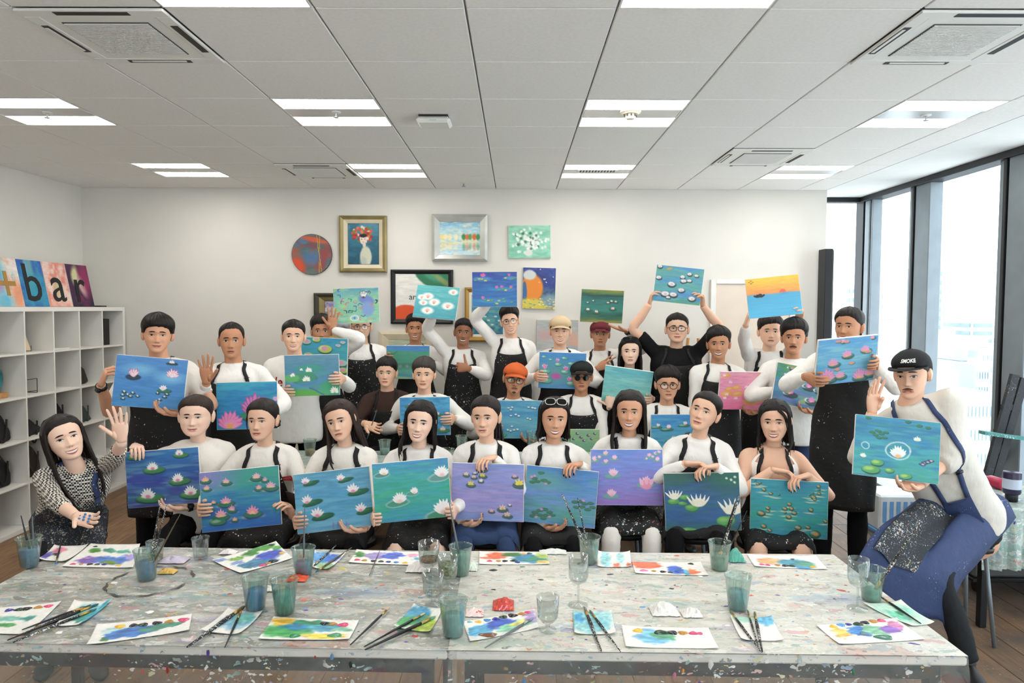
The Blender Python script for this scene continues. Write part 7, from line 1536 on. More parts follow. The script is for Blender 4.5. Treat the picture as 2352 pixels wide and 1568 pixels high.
# wrappers and crumpled papers
def crumple(p, lab, cat, cols, rx, ry, h_, seed, name='candy_wrapper', m=None):
    c = hor(*p, TZ2); o = empty(name, (c[0], c[1], TZ2), lab, cat); rr = random.Random(seed); nu, nv = 13, 9
    for q, cl in enumerate(cols):
        mb = MB(); V = []
        for j in range(nv):
            for i in range(nu):
                u = i/(nu-1)*2-1; v = j/(nv-1)*2-1; s_ = 1-.75*q*.4
                z_ = h_*s_*(.30+.7*math.exp(-1.6*(u*u+v*v)))*(1+.5*noise.noise(Vector((u*3+seed, v*3, q*2.0))))+.004*rr.random()
                V.append((rx*s_*(u+.13*noise.noise(Vector((u*4, v*4, seed))))+q*rx*.3*math.cos(seed), ry*s_*(v+.2*noise.noise(Vector((v*4, u*4, seed+5.0))))+q*.3*ry*math.sin(seed), max(.0005, z_*(1-.9*max(abs(u), abs(v))**4))))
        mb.add(V, gridfaces(nu, nv)); ob = mb.obj('wrapper_sheet' if q == 0 else 'inner_sheet', m or mat('wrapper_'+cl, cl, .3), o); sd = ob.modifiers.new('thick', 'SOLIDIFY'); sd.thickness = .0006; sd.offset = 1
crumple((385, 1313), 'crumpled yellow and red wrapper beside the three-brush cup', 'wrapper', ['d9b25a', 'c8483a'], .035, .022, .012, 3)
crumple((683, 1329), 'shiny red-orange wrapper behind the close pair of cups', 'wrapper', ['e2512c', 'e8c060'], .04, .03, .014, 4); crumple((612, 1353), 'small red and white wrapper between the close pair of cups', 'wrapper', ['e8e4dc', 'c8402c'], .03, .02, .012, 8)
crumple((1156, 1390), 'red and pink twisted sweet wrapper at the table centre', 'wrapper', ['cc4636', 'e48fa4'], .038, .045, .022, 5); crumple((1088, 1408), 'clear crumpled wrapper with red print beside the front cup', 'wrapper', ['f0dcd8', 'd85a50'], .035, .03, .014, 6)
crumple((1526, 1404), 'larger clear crumpled wrapper with red print at right', 'wrapper', ['ece8e4', 'd05a58'], .05, .04, .03, 7); crumple((1588, 1410), 'smaller clear crumpled wrapper with red print at right', 'wrapper', ['ece8e4', 'd0707a'], .035, .03, .022, 9)
crumple((398, 1287), 'crumpled lilac-stained tissue near the back edge', 'tissue', ['cfc4d8', 'a898c0'], .06, .035, .018, 10, 'crumpled_tissue'); crumple((525, 1269), 'crumpled white tissue behind the tilted palette', 'tissue', ['efe6e4', 'e8dcdc'], .035, .02, .014, 11, 'crumpled_tissue'); crumple((962, 1306), 'crumpled white tissue beside the tall orange-drink glass', 'tissue', ['f0e9e4', 'e6d8dc'], .05, .04, .028, 12, 'crumpled_tissue')
crumple((1085, 1302), 'crumpled green and white paint tube behind the centre glasses', 'tube', ['dfe6da', '4f8f4f'], .022, .045, .02, 13, 'paint_tube'); crumple((1690, 1285), 'crumpled green paper beside the sage brush cup', 'paper', ['5fb09c', '6ab8a0'], .035, .035, .045, 14, 'crumpled_paper'); crumple((1270, 1268), 'clear crinkled film near the grey-green cup', 'film', ['e6e6e2', 'dcd8d8'], .06, .025, .012, 15, 'crumpled_film')
# things on the table behind the front row
TZ, TZ2 = .722, .7255
cups[20] = cup((716, 1008), (712, 1044), 'clear cup with amber drink on the table behind the front row', .35, 'c89a5c', 'e6e6e0'); cups[21] = cup((884, 1010), (884, 1042), 'pale cup on the rear table below the brown sweater', .4, '9fb8b8', 'd8e0dc'); cups[22] = cup((1061, 1000), (1061, 1040), 'frosted cup on the rear table beside the rippled canvas', .3, 'd0d4d0', 'e0e4e0'); cups[23] = cup((1028, 1030), (1028, 1066), 'green-stained cup on the rear table behind the smiling person', .5, '7fa890', 'a8c0a8'); cups[24] = cup((1222, 986), (1222, 1030), 'frosted clear cup on the rear table before the steel blue canvas', .3, 'c8d0d4', 'dfe4e6')
brush(at(843, 1008, 5.33), at(866, 940, 5.30), 'clear-handled brush held by the person in brown sweater', handle='grey')
pal([(1690, 1052), (1722, 1052), (1728, 1084), (1692, 1084)], 'paint-dotted palette on the right end of the rear table', [(.5, .3, .4, .2, 'd8c8b0')], [(.3, .6, .01, 'b85a4a'), (.6, .6, .01, '4a4a80'), (.5, .3, .01, '8ab0c0')])
# phone in the hand of the person with a bun
c = cp('F2', .5, -.12)+np.array([.06, .05, -.02]); o = empty('smartphone', c, 'black smartphone in the hand beside the purple-green canvas', 'phone')
o.rotation_euler = (math.radians(-62), math.radians(8), math.radians(-25)); mb = MB(); mb.add(*boxg((-.038, -.078, -.004), (.038, .078, .004), .003)); mb.obj('case', M_black, o); mb = MB(); mb.add(*boxg((-.035, -.074, .004), (.035, .074, .0048))); mb.obj('screen', mat('dark_screen', '0b0c0e', .08), o)
# ------------------------------------------------------------------ cube shelf on the left wall and what stands on it
M_shelf = mat('white_shelf_board', 'e9e6df', .5, .015)
SD, SX, SY0, SZ = .425, XL+.005+.425, 6.985, 1.80       # depth, front x, far end, height
PIT = .3525; SY1 = SY0-5*PIT-.05
sh = empty('cube_shelf', (XL+.005, SY1, 0), 'white open cube shelf of five by five cells along the left wall', 'shelf')
def sb(nm, y0, y1, z0, z1, x0=0.0, x1=SD, bev=.002): mb = MB(); mb.add(*boxg((x0, y0, z0), (x1, y1, z1), bev)); return mb.obj(nm, M_shelf, sh)
LY = SY0-SY1
sb('side_panel', 0, .038, 0, SZ); sb('side_panel', LY-.038, LY, 0, SZ); sb('top_panel', .038, LY-.038, SZ-.038, SZ); sb('bottom_panel', .038, LY-.038, 0, .038)
cw = (LY-.076-4*.015)/5; chh = (SZ-.076-4*.015)/5
for q in range(4): sb('divider', .038+(q+1)*cw+q*.015, .038+(q+1)*(cw+.015), .038, SZ-.038)
for r_ in range(4):
    for q in range(5): sb('shelf_board', .038+q*(cw+.015), .038+q*(cw+.015)+cw, .038+(r_+1)*chh+r_*.015, .038+(r_+1)*(chh+.015))
def cell(c, r_):
    "centre of the floor of a cell: column 0 is the far end, row 0 the top"
    q = 4-c; return np.array([XL+.005+SD*.55, SY1+.038+q*(cw+.015)+cw/2, .038+(4-r_)*(chh+.015)])
M_wire = mat('black_wire', '1a1a1a', .4)
def wire_easel(p, lab, s_=1.0):
    o = empty('wire_stand', p, lab, 'stand')
    for y in (-.05, .05):
        mb = MB(); mb.add(*tube(np.array([(.08, y, .05), (.08, y, .004), (-.03, y, .004), (-.06, y, .15)])*s_, [.0025]*4, 6)); mb.obj('wire_leg', M_wire, o)
    for x, z in ((.02, .004), (-.045, .08), (-.06, .15)):
        mb = MB(); mb.add(*tube(np.array([(x, -.05, z), (x, .05, z)])*s_, [.0025]*2, 6)); mb.obj('wire_crossbar', M_wire, o)
    return o
p = cell(3, 0); wire_easel(p, 'small wire stand carrying the bare wooden board'); o = empty('wooden_board', p+np.array([.0, 0, .006]), 'bare pale wooden board leaning in the top shelf row', 'board')
mb = MB(); V, F = boxg((-.004, -.10, 0), (.004, .10, .29), .001); mb.add([(v[0]+.04-.33*v[2], v[1], v[2]) for v in V], F); mb.obj('panel', mat('pale_board', 'd9c3a2', .7), o)
p = cell(0, 0); o = empty('black_storage_box', p, 'black upright box frame in the far top shelf cell', 'box'); mb = MB(); mb.add(*boxg((-.10, -.12, .001), (.10, .09, .255), .003)); mb.obj('box_body', mat('matte_black_board', '24211f', .7), o); mb = MB(); mb.add(*boxg((-.09, -.128, .01), (.10, -.121, .25), .001)); mb.obj('lid_edge', M_black, o)
p = cell(2, 0); o = empty('paper_sheets', p, 'thin stack of white paper in a top row shelf cell', 'paper'); mb = MB(); mb.add(*boxg((-.05, -.12, .001), (.14, .11, .010), .001)); mb.obj('sheets', M_white, o)
p = cell(2, 1); o = empty('paper_sheets', p, 'thin white tray lying in a second row shelf cell', 'tray'); mb = MB(); mb.add(*boxg((-.05, -.12, .001), (.15, .10, .008), .001)); mb.obj('sheets', M_white, o)
p = cell(4, 1); o = empty('round_ornament', p, 'round teal resin disc on a wooden block in the shelf', 'ornament')
mb = MB(); mb.add(*boxg((-.05, -.10, .001), (.10, .10, .045), .004)); mb.obj('wooden_block', mat('oak_block', 'b98a58', .6, .1, 20), o)
mb = MB(); V, F = lathe([(.115, -.008), (.12, -.004), (.12, .004), (.115, .008)], 36); mb.add([(v[2]+.04, v[0], v[1]+.155) for v in V], F); mb.obj('disc', mat('teal_resin', '2f7d80', .25, .35, 14), o)
p = cell(3, 1); o = empty('wire_frame_stand', p, 'black wire frame stand in the second shelf row', 'stand')
for a_, b_ in (((.1, -.08, .004), (.1, -.08, .12)), ((.1, .08, .004), (.1, .08, .12)), ((.1, -.08, .12), (.1, .08, .12)), ((.1, -.08, .02), (.1, .08, .02)), ((-.04, -.08, .004), (.1, -.08, .004)), ((-.04, .08, .004), (.1, .08, .004)), ((-.04, -.08, .004), (-.04, .08, .004))):
    mb = MB(); mb.add(*tube([a_, b_], [.003, .003], 6)); mb.obj('wire_bar', M_wire, o)
def bag(c_, r_, lab, colr, w_=.26, h_=.24, dep=.2, strap=True, cat='bag', flap=None, seed=1):
    p = cell(c_, r_); o = empty('bag', p, lab, cat, 'bags in the cube shelf'); mb = MB(); n = 20; P = []
    prof = [(0, .95), (.06, 1.12), (.35, 1.05), (.62, .86), (.85, .6), (1, .2)]
    for z_, s_ in prof:
        for j in range(n):
            a = 2*pi*j/n; k_ = 1+.32*noise.noise(Vector((math.cos(a)*2+seed, math.sin(a)*2, z_*3))); e = .7
            P.append((dep/2*s_*k_*np.sign(math.cos(a))*abs(math.cos(a))**e, w_/2*s_*k_*np.sign(math.sin(a))*abs(math.sin(a))**e, .002+h_*z_*(1+.06*math.sin(a*2+seed))))
    mb.add(P, gridfaces(n, len(prof), True)+[tuple(range(n-1, -1, -1)), tuple((len(prof)-1)*n+j for j in range(n))]); me = smoothed(mb, .012, 2, 'bag_body'); me.materials.clear(); me.materials.append(mat('bag_'+colr, colr, .75, .15)); link('bag_body', me, o)
    if strap:
        mb = MB(); t = np.linspace(0, 1, 14); Q = np.stack([dep/2*.9+.03*np.sin(pi*t), -w_*.3+w_*.6*t, h_*.75-.14*np.sin(pi*t)*1.2], -1); mb.add(*ribbon_wrap(Q, np.tile([1., 0, 0], (14, 1)), .018, .004)); mb.obj('strap', mat('bag_strap_'+colr, colr, .7), o)
    if flap:
        mb = MB(); V = []; n2 = 14
        for z_, s_ in ((-.9, .35), (-.5, .85), (0, 1), (.5, .8), (.9, .3)):
            for j in range(n2): a = 2*pi*j/n2; k_ = 1+.4*noise.noise(Vector((math.cos(a)*2, math.sin(a)*2, z_*2+seed))); V.append((dep*.3*s_*k_*math.cos(a), w_*.3*s_*k_*math.sin(a)+w_*.1, h_*.82+z_*.05))
        mb.add(V, gridfaces(n2, 5, True)); mb.obj('flap', mat('bag_flap_'+flap, flap, .8, .2), o)
bag(4, 2, 'black tote with cream lining in the near middle shelf cell', '1b1a1a', flap='d9cdb8'); bag(3, 2, 'low black bag with strap in the middle shelf row', '1a1a1c', h_=.15, seed=2); bag(2, 2, 'slumped black rucksack in the middle shelf row', '161618', h_=.27, w_=.2, seed=3)
bag(1, 2, 'folded dark green jacket bag in the middle shelf row', '3a4440', h_=.19, seed=4); bag(4, 3, 'black bag with tan trim in the lower shelf row', '171717', h_=.26, flap='6a4f3a', seed=5); bag(3, 3, 'brown and black bag in the lower shelf row', '2c211c', h_=.27, seed=6, flap='8a6248')
bag(1, 1, 'small painted gold and black bag in the second shelf row', '2b2620', h_=.20, w_=.24, dep=.16, flap='7a6a3a', seed=7, strap=False)
# canvases with letters on top of the shelf
def leaning(y0, y1, lab, items, ch, chcol, bgc):
    wd = y1-y0; hh = .40; P = Pic(64, 78, hash_(lab), wd/hh); P.bg(bgc[0], bgc[1], .6, 5, 5)
    for it in items: P.ell(*it)
    o = empty('letter_canvas', (XL+.30, (y0+y1)/2, SZ), lab, 'canvas', 'letter canvases on the cube shelf'); lean = math.radians(11)
    # local frame: x across (towards +Y), y depth, z up; face looks to +X
    R = Matrix.Rotation(math.radians(90), 4, 'Z') @ Matrix.Rotation(-lean, 4, 'X'); M = Matrix.Translation((XL+.30, (y0+y1)/2, SZ+.002)) @ R; o.matrix_world = M
    me = painted_mesh('painted_front', P.arr(), wd, hh, 0, .0006); me.transform(Matrix.Translation((0, 0, hh/2))); link('painted_front', me, o)
    mb = MB(); mb.add(*boxg((-wd/2, .0004, 0), (wd/2, .02, hh), .001)); mb.obj('stretched_canvas', M_canvas, o)
    V, F = text_geo(ch, .46 if ch != '+' else .42, 0, .001, .002); V = V-np.array([(V[:, 0].max()+V[:, 0].min())/2, (V[:, 1].max()+V[:, 1].min())/2, 0]); hv = V[:, 1].max()-V[:, 1].min()
    tz = hh*.5-.01 if ch in '+' else .045+hv/2
    mb = MB(); mb.add([(v[0], -.0022-v[2], v[1]+tz) for v in V], F); mb.obj('letter', mat('letter_paint_'+chcol, chcol, .5), o)
yy = [5.44, 5.775, 6.09, 6.40, 6.70]
leaning(yy[0]-.005, yy[0]+.31, 'watercolour canvas with a gold plus sign on the shelf', [(.2, .3, .3, .3, '4fb0c8', 0, 1, .8), (.15, .55, .2, .2, 'd070b0', 0, 1, .7), (.85, .75, .25, .3, 'e89068', 0, 1, .8), (.3, .9, .3, .2, '50b0d0', 0, 1, .8)], '+', 'a9803f', ([(0, 'e8e2da'), (1, 'ecdcd0')], ['7ac0d0', 'e8b090', 'e8e4dc']))
leaning(yy[1]-.03, yy[1]+.28, 'blue and green streaked canvas with the letter b on the shelf', [(.5, .1, .12, .5, '7fc0b0', 0, 1, .7), (.35, .2, .06, .6, '88c8d0', 0, 1, .6), (.6, .6, .35, .3, '2fa0b0', 0, 1, .7)], 'b', '15161a', ([(0, '2a5fb0'), (.5, '2f80b8'), (1, '2a68a8')], ['2f50a0', '3a9ab8']))
leaning(yy[2]-.025, yy[2]+.28, 'pink and red speckled canvas with the letter a on the shelf', [(.5, .6, .2, .2, 'c8d0a0', 0, 1, .7)], 'a', '15161a', ([(0, 'efd0c4'), (1, 'e8b8a8')], ['d86a5a', 'f0e0d0', 'e08070']))
leaning(yy[3]-.02, yy[3]+.30, 'dark magenta and black canvas with the letter r on the shelf', [(.35, .25, .15, .22, 'e0e0a8', 20, .8, .9), (.6, .5, .15, .25, 'e8e8c0', -20, .8, .9), (.85, .3, .3, .4, 'a02a60', 0, 1, .8)], 'r', '15161a', ([(0, '2a1e3c'), (.5, '3a1a40'), (1, '281a38')], ['a02858', '1a1628', '5a2050']))
o = empty('small_black_tray', (XL+.22, 6.90, SZ), 'small flat black object on top of the shelf end', 'tray'); mb = MB(); mb.add(*boxg((-.03, -.05, .001), (.05, .05, .014), .003)); mb.obj('tray_body', M_black, o)
# ------------------------------------------------------------------ art on the back wall
def wrect(x0, y0, x1, y1, d=.0): a = at(x0, y0, YB-d); c_ = at(x1, y1, YB-d); return a[0], c_[0], c_[2], a[2]
def framed(lab, outer, inner, fm, arr, depth=.04, inner_trim=None, mat_w=None, name='framed_picture', rot=0.0):
    x0, x1, z0, z1 = wrect(*outer); i0, i1, k0, k1 = wrect(*inner); c_ = np.array([(x0+x1)/2, YB-depth-.004, (z0+z1)/2]); o = empty(name, c_, lab, 'picture', 'pictures on the back wall')
    x0, x1, i0, i1 = [q-c_[0] for q in (x0, x1, i0, i1)]; z0, z1, k0, k1 = [q-c_[2] for q in (z0, z1, k0, k1)]
    def ring(a0, a1, b0, b1, c0, c1, d0, d1, y0, y1, y2, m, nm):
        # moulding: outer rect (a0..b1) to inner rect with a raised outer lip
        O = [(a0, b0), (a1, b0), (a1, b1), (a0, b1)]; I = [(c0, d0), (c1, d0), (c1, d1), (c0, d1)]; Mi = [tuple(.65*np.array(p_)+.35*np.array(q_)) for p_, q_ in zip(O, I)]
        V = [(x, depth+.002, z) for x, z in O]+[(x, y0, z) for x, z in O]+[(x, y1, z) for x, z in Mi]+[(x, y2, z) for x, z in I]+[(x, depth+.002, z) for x, z in I]
        F = []
        for r_ in range(4):
            for j in range(4): F.append((r_*4+j, r_*4+(j+1) % 4, (r_+1)*4+(j+1) % 4, (r_+1)*4+j))
        mb = MB(); mb.add(V, F); mb.obj(nm, m, o)
    if inner_trim:
        f_ = .5; t0, t1, u0, u1 = x0+(i0-x0)*f_, x1+(i1-x1)*f_, z0+(k0-z0)*f_, z1+(k1-z1)*f_
        ring(x0, x1, z0, z1, t0, t1, u0, u1, .008, 0, .010, fm, 'frame'); ring(t0, t1, u0, u1, i0, i1, k0, k1, .006, .012, .024, inner_trim, 'inner_moulding')
    else: ring(x0, x1, z0, z1, i0, i1, k0, k1, .010, 0, .016, fm, 'frame')
    mw = mat_w or 0
    if mw: mb = MB(); mb.add(*boxg((i0, .0195, k0), (i1, .021, k1))); mb.obj('mount_board', mat('cream_mount', 'ece6d8', .8), o)
    me = painted_mesh('picture', arr, (i1-i0)-2*mw, (k1-k0)-2*mw, .0192, .0004); me.transform(Matrix.Translation(((i0+i1)/2, 0, (k0+k1)/2))); link('picture', me, o)
    mb = MB(); mb.add(*boxg((x0+.01, .0225, z0+.01), (x1-.01, depth+.003, z1-.01))); mb.obj('backing', M_dark, o)
    return o
M_gold = mat('antique_gold_frame', '94865a', .4, .1, metal=.45); M_cream = mat('cream_moulding', 'd9ccb0', .5, .05); M_silver = mat('silver_leaf_frame', 'b9bab4', .35, .06, metal=.5); M_dkgold = mat('dark_olive_frame', '3a3626', .45)
P = Pic(54, 72, 3, .75); P.bg([(0, '5a93a8'), (.5, '2f6a80'), (1, '1f5266')], ['3a7a90', '28566a'], .5, 8, 5)
for q in range(60): a = P.rng.uniform(0, 6.28); r_ = P.rng.uniform(.1, .3); P.ell(.48+r_*math.cos(a)*1.15, .27+r_*.62*math.sin(a), .05, .035, ['c8402c', 'd8553a', 'e8ddd0', '6a8a3a', 'e08050', 'a83030'][q % 6], 0, .5)
P.ell(.5, .38, .12, .13, 'e8d8cc', 0, .2); P.ell(.5, .30, .12, .05, '2a1e1c', 0, .3); P.ell(.45, .385, .02, .010, '4a3a36', 0, .5); P.ell(.55, .385, .02, .010, '4a3a36', 0, .5); P.ell(.5, .455, .025, .010, 'b85a50', 0, .5); P.ell(.53, .52, .05, .08, 'e0d0c0', 0, .3); P.ell(.58, .82, .19, .26, 'cfcdb8', 0, .2); P.ell(.5, .95, .12, .12, 'a8b8b0', 0, .8, .7)
framed('gold framed portrait of a figure crowned with red flowers', (781, 496, 890, 626), (801, 514, 871, 607), M_gold, P.arr(), .045, M_cream)
P = Pic(76, 60, 5, 1.25); P.bg([(0, '6aa8cc'), (.15, 'a8d4e0'), (.5, 'b8dce0'), (.62, 'e0d8a8'), (.75, 'b8d8e0'), (1, 'c8dde4')], ['d8ecf0', '9cc8dc', 'f0e8c8'], .6, 22, 8)
for u, c_ in ((.05, 'f0d890'), (.14, 'f4e4b0'), (.25, 'f0e0b0'), (.4, 'f0e8c0'), (.6, '4a8a4a'), (.68, 'd87050'), (.75, '6a9a50'), (.86, 'e0683a'), (.95, '4a8a50')): P.ell(u, .45, .05, .09, c_, 0, .6); P.ell(u, .75, .04, .1, c_, 0, 1, .5)
framed('silver framed pale water scene in blue, yellow and orange', (993, 493, 1120, 600), (1011, 511, 1103, 586), M_silver, P.arr(), .05)
P = Pic(70, 50, 6, 1.6); P.bg([(0, 'e9e6df'), (1, 'ecebe6')], [], 0); P.ell(.78, -.02, .42, .34, '2f7a5a', 8, .1); P.ell(.7, .02, .2, .12, '4a9a78', 20, .6); P.ell(.9, .15, .2, .06, 'b8a860', 25, .8, .6); P.ell(.2, .98, .34, .3, 'e2562c', 0, .08); P.ell(.62, 1.05, .3, .22, 'e05a34', 0, .1)
o = framed('black framed poster with green and orange shapes and thin lettering', (898, 619, 1041, 744), (909, 629, 1030, 733), M_black, P.arr(), .03)
V, F = text_geo('ar', .085, 0, .0006); a = at(948, 682, YB); V = V+np.array([a[0]-o.location[0], a[2]-o.location[2], 0]); mb = MB(); mb.add([(v[0], .0172-v[2], v[1]) for v in V], F); mb.obj('lettering', mat('poster_ink', '3a3a3c', .7), o)
P = Pic(50, 64, 7, .8); P.bg([(0, '5a9aa0'), (.4, '4a90a8'), (.7, '3a7a90'), (1, '2f7088')], ['6ab0b0', '3a6f98', '7ab8a8'], .6, 12, 5)
for q in range(8): P.ell(.1+.11*q, .55+.1*(q % 3), .05, .02, 'cfe0d8', 0, .6)
framed('gold framed water garden scene with white mount behind raised canvases', (1068, 660, 1172, 785), (1078, 671, 1161, 773), mat('bright_gold_frame', 'b08a4a', .35, metal=.5), P.arr(), .04, None, .025)
P = Pic(56, 50, 8, 1.3); P.bg([(0, 'b8b0c8'), (.4, 'd8d4d0'), (1, '8a8a98')], ['6a5aa8', 'e8e4dc', '4a4a58'], .6, 8, 6)
framed('dark framed sketchy picture with gold moulding at left of the wall', (723, 673, 850, 788), (748, 692, 832, 764), M_dkgold, P.arr(), .045, M_gold)
P = Pic(50, 30, 9, 1.6); P.bg([(0, 'c8d0b8'), (1, 'a8b89a')], ['d8c8a0', '8aa888', 'b8c0a8'], .6, 6, 5)
framed('pale wood framed small landscape behind the person with dark quiff', (871, 760, 998, 830), (893, 779, 978, 822), M_cream, P.arr(), .03, None, .0)
def wallcanvas(lab, rect, P_, th=.02, rot=0.0):
    x0, x1, z0, z1 = wrect(*rect); c_ = np.array([(x0+x1)/2, YB-th-.003, (z0+z1)/2]); a = math.radians(rot); R = np.array([[math.cos(a), 0, math.sin(a)], [0, 1, 0], [-math.sin(a), 0, math.cos(a)]])
    return canvas('wall_canvas', P_, x1-x0, z1-z0, th, c_, R, lab, 'painting', 'pictures on the back wall')
P = Pic(70, 56, 12, 1.25); P.bg([(0, '9ad4b8'), (1, '8accb0')], ['a8dcc4', '78bca0'], .6, 8, 6)
for q in range(110):
    u, v = .5+P.rng.normal(0, .17), .5+P.rng.normal(0, .16)
    P.ell(u, v, .035, .04, ['f4f4f0', 'e8ece6', 'f8f8f6', '4a7a58', 'e0e8e0'][q % 5], P.rng.uniform(0, 90), .4, .9)
P.ell(.48, .84, .09, .1, 'e0e4d8', 0, .3)
wallcanvas('pale green canvas of loose white blossoms at upper right of the group', (1168, 518, 1264, 593), P.arr(), .022, -.8)
P = Pic(56, 72, 13, .78); P.bg([(0, '3a4a90'), (.4, '2f3f86'), (.6, '4a6a80'), (1, 'c8b050')], ['26306a', '4a6ab0'], .5, 8, 8)
P.ell(.28, .5, .34, .34, 'e88a30', 0, .2); P.ell(.2, .18, .2, .12, 'd0d4d0', 0, .3); P.ell(.05, .62, .08, .28, '3f6a98', 0, .2); P.ell(.3, .92, .6, .16, 'd8c850', 0, .4); P.ell(.85, .8, .25, .16, '7a9ab0', 0, .6)
for q in range(60): P.ell(P.rng.uniform(0, 1), P.rng.uniform(.72, 1), .03, .012, ['e8d868', 'b8b870', '6a8aa8', 'f0e090'][q % 4], 0, .5)
for q in range(7): P.ell(P.rng.uniform(.5, .95), P.rng.uniform(.03, .4), .015, .012, 'f0f0e0', 0, .5)
wallcanvas('canvas in orange, deep blue and yellow strokes at right of the wall', (1201, 615, 1275, 709), P.arr(), .022, 1.2)
P = Pic(60, 66, 14, .93); P.bg([(0, 'b8bcb8'), (.5, 'c4c6c2'), (.66, 'cacac8'), (.67, 'dfe9ee'), (1, 'd8e6ec')], ['c8c0c0', 'b0b8b8'], .4, 8, 6); P.ell(.2, .35, .16, .12, 'd8a8a8', 0, 1, .7); P.ell(.2, .82, .1, .1, 'e8a098', 0, .5); P.ell(.9, .5, .15, .2, 'e8b098', 0, .7, .8); P.ell(.85, .72, .2, .12, '90c0d8', 0, .8, .8)
wallcanvas('pale grey canvas with faint pink shapes behind the beige cap', (1233, 734, 1327, 836), P.arr(), .022)
c_ = at(716, 584, YB-.02); o = empty('round_painting', c_, 'round abstract painting in teal and red at upper left of the wall', 'painting', 'pictures on the back wall')
P = Pic(70, 70, 15, 1.0); P.bg([(0, '5a6a70'), (.5, '4f7078'), (1, '4a6a7a')], ['c8503a', '4a80a8', '6a7a70', '8a4a50'], .75, 5, 4); P.ell(.1, .8, .25, .25, 'd85030', 0, .7); P.ell(.6, .15, .4, .06, 'd06048', 12, .7); P.ell(.75, .6, .12, .3, '9a4a4a', 20, .8); P.ell(.5, .6, .2, .15, '4a7ab0', 0, 1, .8); P.line([(.62, 0), (.75, 1)], .008, 'c8a838'); P.line([(.7, .0), (.68, 1)], .006, 'c8a838')
rad = .203; me = painted_mesh('painted_front', P.arr(), 2*rad, 2*rad, 0, .0008, lambda x, z: (x+.003)**2+(z-.003)**2 < (rad-.004)**2); link('painted_front', me, o)
mb = MB(); V, F = lathe([(rad-.004, 0), (rad, .003), (rad, .018)], 48); mb.add([(v[0], v[2]+.0004, v[1]) for v in V], F); mb.obj('round_panel', mat('dark_panel_edge', '5a4a48', .7), o, False)
# wooden easel ledge behind the person in black tee
o = empty('wooden_easel', at(1592, 860, 6.85)*np.array([1, 1, 0]), 'light wooden easel behind the person in black tee', 'easel')
for x0, x1 in ((-.22, -.05), (.22, .05)): mb = MB(); mb.add(*tube([(x0, 0, 0), (x1, 0.02, 1.52)], [.018, .016], 4)); mb.obj('leg', mat('orange_beech', 'c8935a', .5, .1, 20), o)
mb = MB(); mb.add(*boxg((-.26, -.03, 1.38), (.26, .02, 1.43), .004)); mb.obj('ledge', MATS['orange_beech'], o)
# ------------------------------------------------------------------ right-hand corner: easel, side table, bottles, bins
def bar(o, nm, a, b_, w_, t_, m):
    a = np.asarray(a, float); b_ = np.asarray(b_, float); mb = MB(); t = norm(b_-a); q_ = np.array([0, 1., .01]); q_ = norm(q_-t*(q_@t)); s_ = np.cross(q_, t); V = [p_+s_*i*w_/2+q_*j*t_/2 for p_ in (a, b_) for i, j in ((-1, -1), (1, -1), (1, 1), (-1, 1))]; mb.add(V, [(0, 3, 2, 1), (4, 5, 6, 7), (0, 1, 5, 4), (1, 2, 6, 5), (2, 3, 7, 6), (3, 0, 4, 7)])
    return mb.obj(nm, m, o)
M_easel = splat_mat('painted_black_easel', '24262a', -.1, 60, -.3)
EY = 5.0; bx = at(2290, 1100, EY); o = empty('studio_easel', (bx[0], EY, 0), 'black wooden studio easel with teal ledge by the windows at right', 'easel')
e0 = lambda px, py, dy=0.0: at(px, py, EY+dy)-np.array([bx[0], EY, 0])
bar(o, 'leg', e0(2331, 860), (e0(2331, 860)-e0(2268, 1092))*-2.2+e0(2331, 860), .055, .03, M_easel); bar(o, 'leg', e0(2352, 868), (e0(2352, 868)-e0(2284, 1105))*-2.2+e0(2352, 868), .055, .03, M_easel)
bar(o, 'rear_leg', e0(2290, 985, .1), e0(2345, 1240, .5)*np.array([1, 1, 0]), .04, .03, M_easel); bar(o, 'cross_brace', e0(2300, 935), e0(2332, 935), .04, .025, M_easel); bar(o, 'cross_brace', e0(2278, 1030), e0(2306, 1030), .06, .025, M_easel)
bar(o, 'ledge', e0(2255, 993, -.06), e0(2390, 1012, -.06), .022, .07, splat_mat('teal_painted_ledge', '3f7f7c', .5, 60))
st = table('side_table', (2.60, 3.86), (3.45, 3.86), (0, .60), 'small black side table under a green-grey plastic cover at right', .70)
cover('plastic_table_cover', st, 'green-grey paint-covered plastic over the side table at right', M_cg, (.34, .1, .30, .1), .702, seed=21)
for ch_ in list(bpy.data.objects):
    if ch_.parent and ch_.parent.get('label', '').startswith('green-grey') and ch_.name.split('.')[0] in ('front_drop', 'side_drop', 'back_drop'): ch_.data.materials[0] = M_cg
def bottle(p, lab, bodyc, capc, labelc, h_=.17, r_=.038, lying=None, up=False):
    o = empty('paint_bottle', p, lab, 'bottle', 'paint bottles at right'); pr = [(r_*.96, 0), (r_, .004), (r_, h_*.68), (r_*.9, h_*.74), (r_*.62, h_*.76)]
    mb = MB(); mb.add(*lathe(pr, 24)); mb.obj('bottle_body', mat('bottle_'+bodyc, bodyc, .3), o, True); mb = MB(); mb.add(*lathe([(r_*.68, h_*.76), (r_*.70, h_*.77), (r_*.68, h_)], 24)); mb.obj('cap', mat('cap_'+capc, capc, .4), o, True)
    if labelc: mb = MB(); mb.add(*[[(v[0], v[1], v[2]) for v in lathe([(r_+.0008, h_*.22), (r_+.0008, h_*.56)], 24)[0]], lathe([(r_, 0), (r_, 1)], 24, close=False)[1]]); mb.obj('label_band', mat('label_'+labelc, labelc, .6), o, True)
    return o
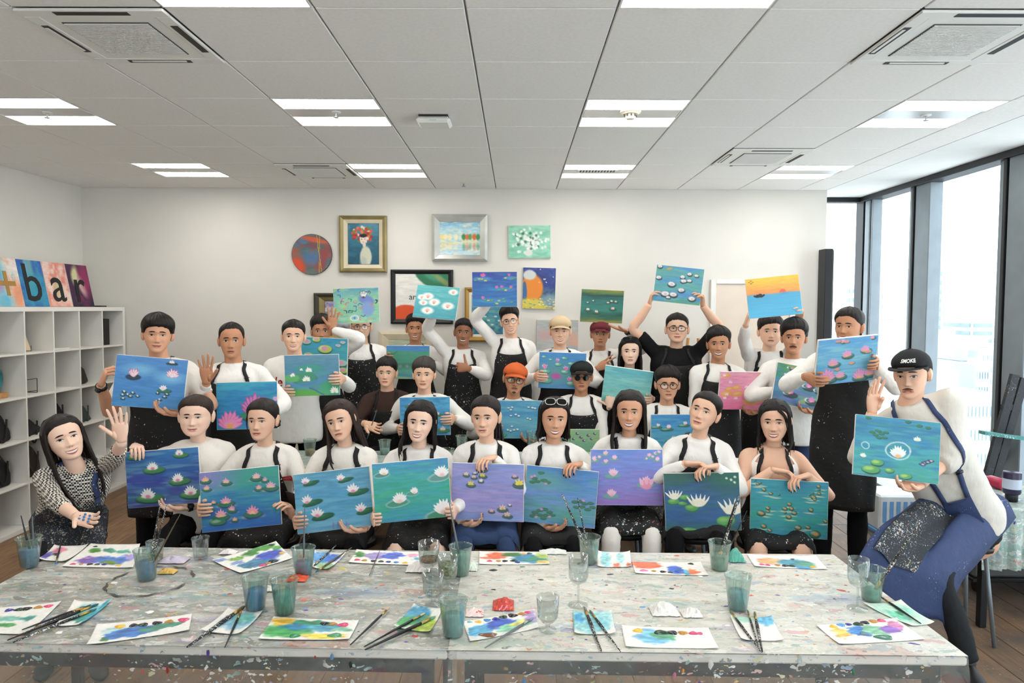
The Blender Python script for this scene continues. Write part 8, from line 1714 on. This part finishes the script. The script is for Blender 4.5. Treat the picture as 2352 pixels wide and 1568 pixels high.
q = at(2322, 1172, 4.02); o = bottle((q[0], 4.02, .704+.17*1.06), 'dark purple paint bottle standing cap down on the side table', '2c2440', '15141c', 'b9c4d4', .17, .047); o.rotation_euler = (pi, 0, 0); o.location.z = .704+.17
o = bottle((at(2292, 1160, 4.3)[0], 4.25, .704+.036), 'crimson paint bottle lying on the side table behind the purple one', 'b02a4c', '8a1f3a', None, .15, .035); o.rotation_euler = (0, math.radians(90), math.radians(100))
gx = at(2225, 1290, 4.45)[0]; o = empty('rolling_bin', (gx, 4.40, 0), 'grey rolling storage bin under the side table at right', 'bin')
mb = MB(); mb.add(*boxg((0, 0, .10), (.75, .42, .50), .015)); mb.obj('bin_body', mat('grey_plastic_bin', '5c5e5c', .6), o); mb = MB(); mb.add(*boxg((-.012, -.012, .48), (.762, .432, .515), .006)); mb.obj('rim', mat('pale_metal_rim', '9a9c9a', .4, metal=.4), o); mb = MB(); mb.add(*boxg((-.012, -.012, .075), (.762, .432, .10), .004)); mb.obj('base_frame', M_black, o)
for x_ in (.04, .71):
    for y_ in (.03, .39): mb = MB(); V, F = lathe([(.034, -.012), (.036, -.008), (.036, .008), (.034, .012)], 20); mb.add([(v[2]+x_, v[0]+y_, v[1]+.037) for v in V], F); mb.obj('caster_wheel', M_black, o, False)
o = bottle((at(2250, 1240, 4.5)[0], 4.52, .56), 'red paint bottle tipped over in the rolling bin', 'a0243c', '241c24', 'c04a5c', .20, .042); o.rotation_euler = (math.radians(10), math.radians(58), math.radians(-30))
ck = empty('storage_crate', (at(2012, 1160, 5.6)[0], 5.55, 0), 'white and blue plastic crate of tools on the floor behind the denim apron', 'crate')
mb = MB(); mb.add(*boxg((0, 0, .03), (.42, .32, .32), .015)); mb.obj('crate_body', mat('white_crate_plastic', 'dfe6ea', .4), ck); mb = MB(); mb.add(*boxg((-.01, -.01, 0), (.43, .33, .035), .006)); mb.obj('blue_base', mat('blue_crate_plastic', '6fa6dc', .4), ck)
for q in range(7): mb = MB(); mb.add(*boxg((.03+q*.055, -.004, .10), (.06+q*.055, .002, .27))); mb.obj('blue_slot', MATS['blue_crate_plastic'], ck)
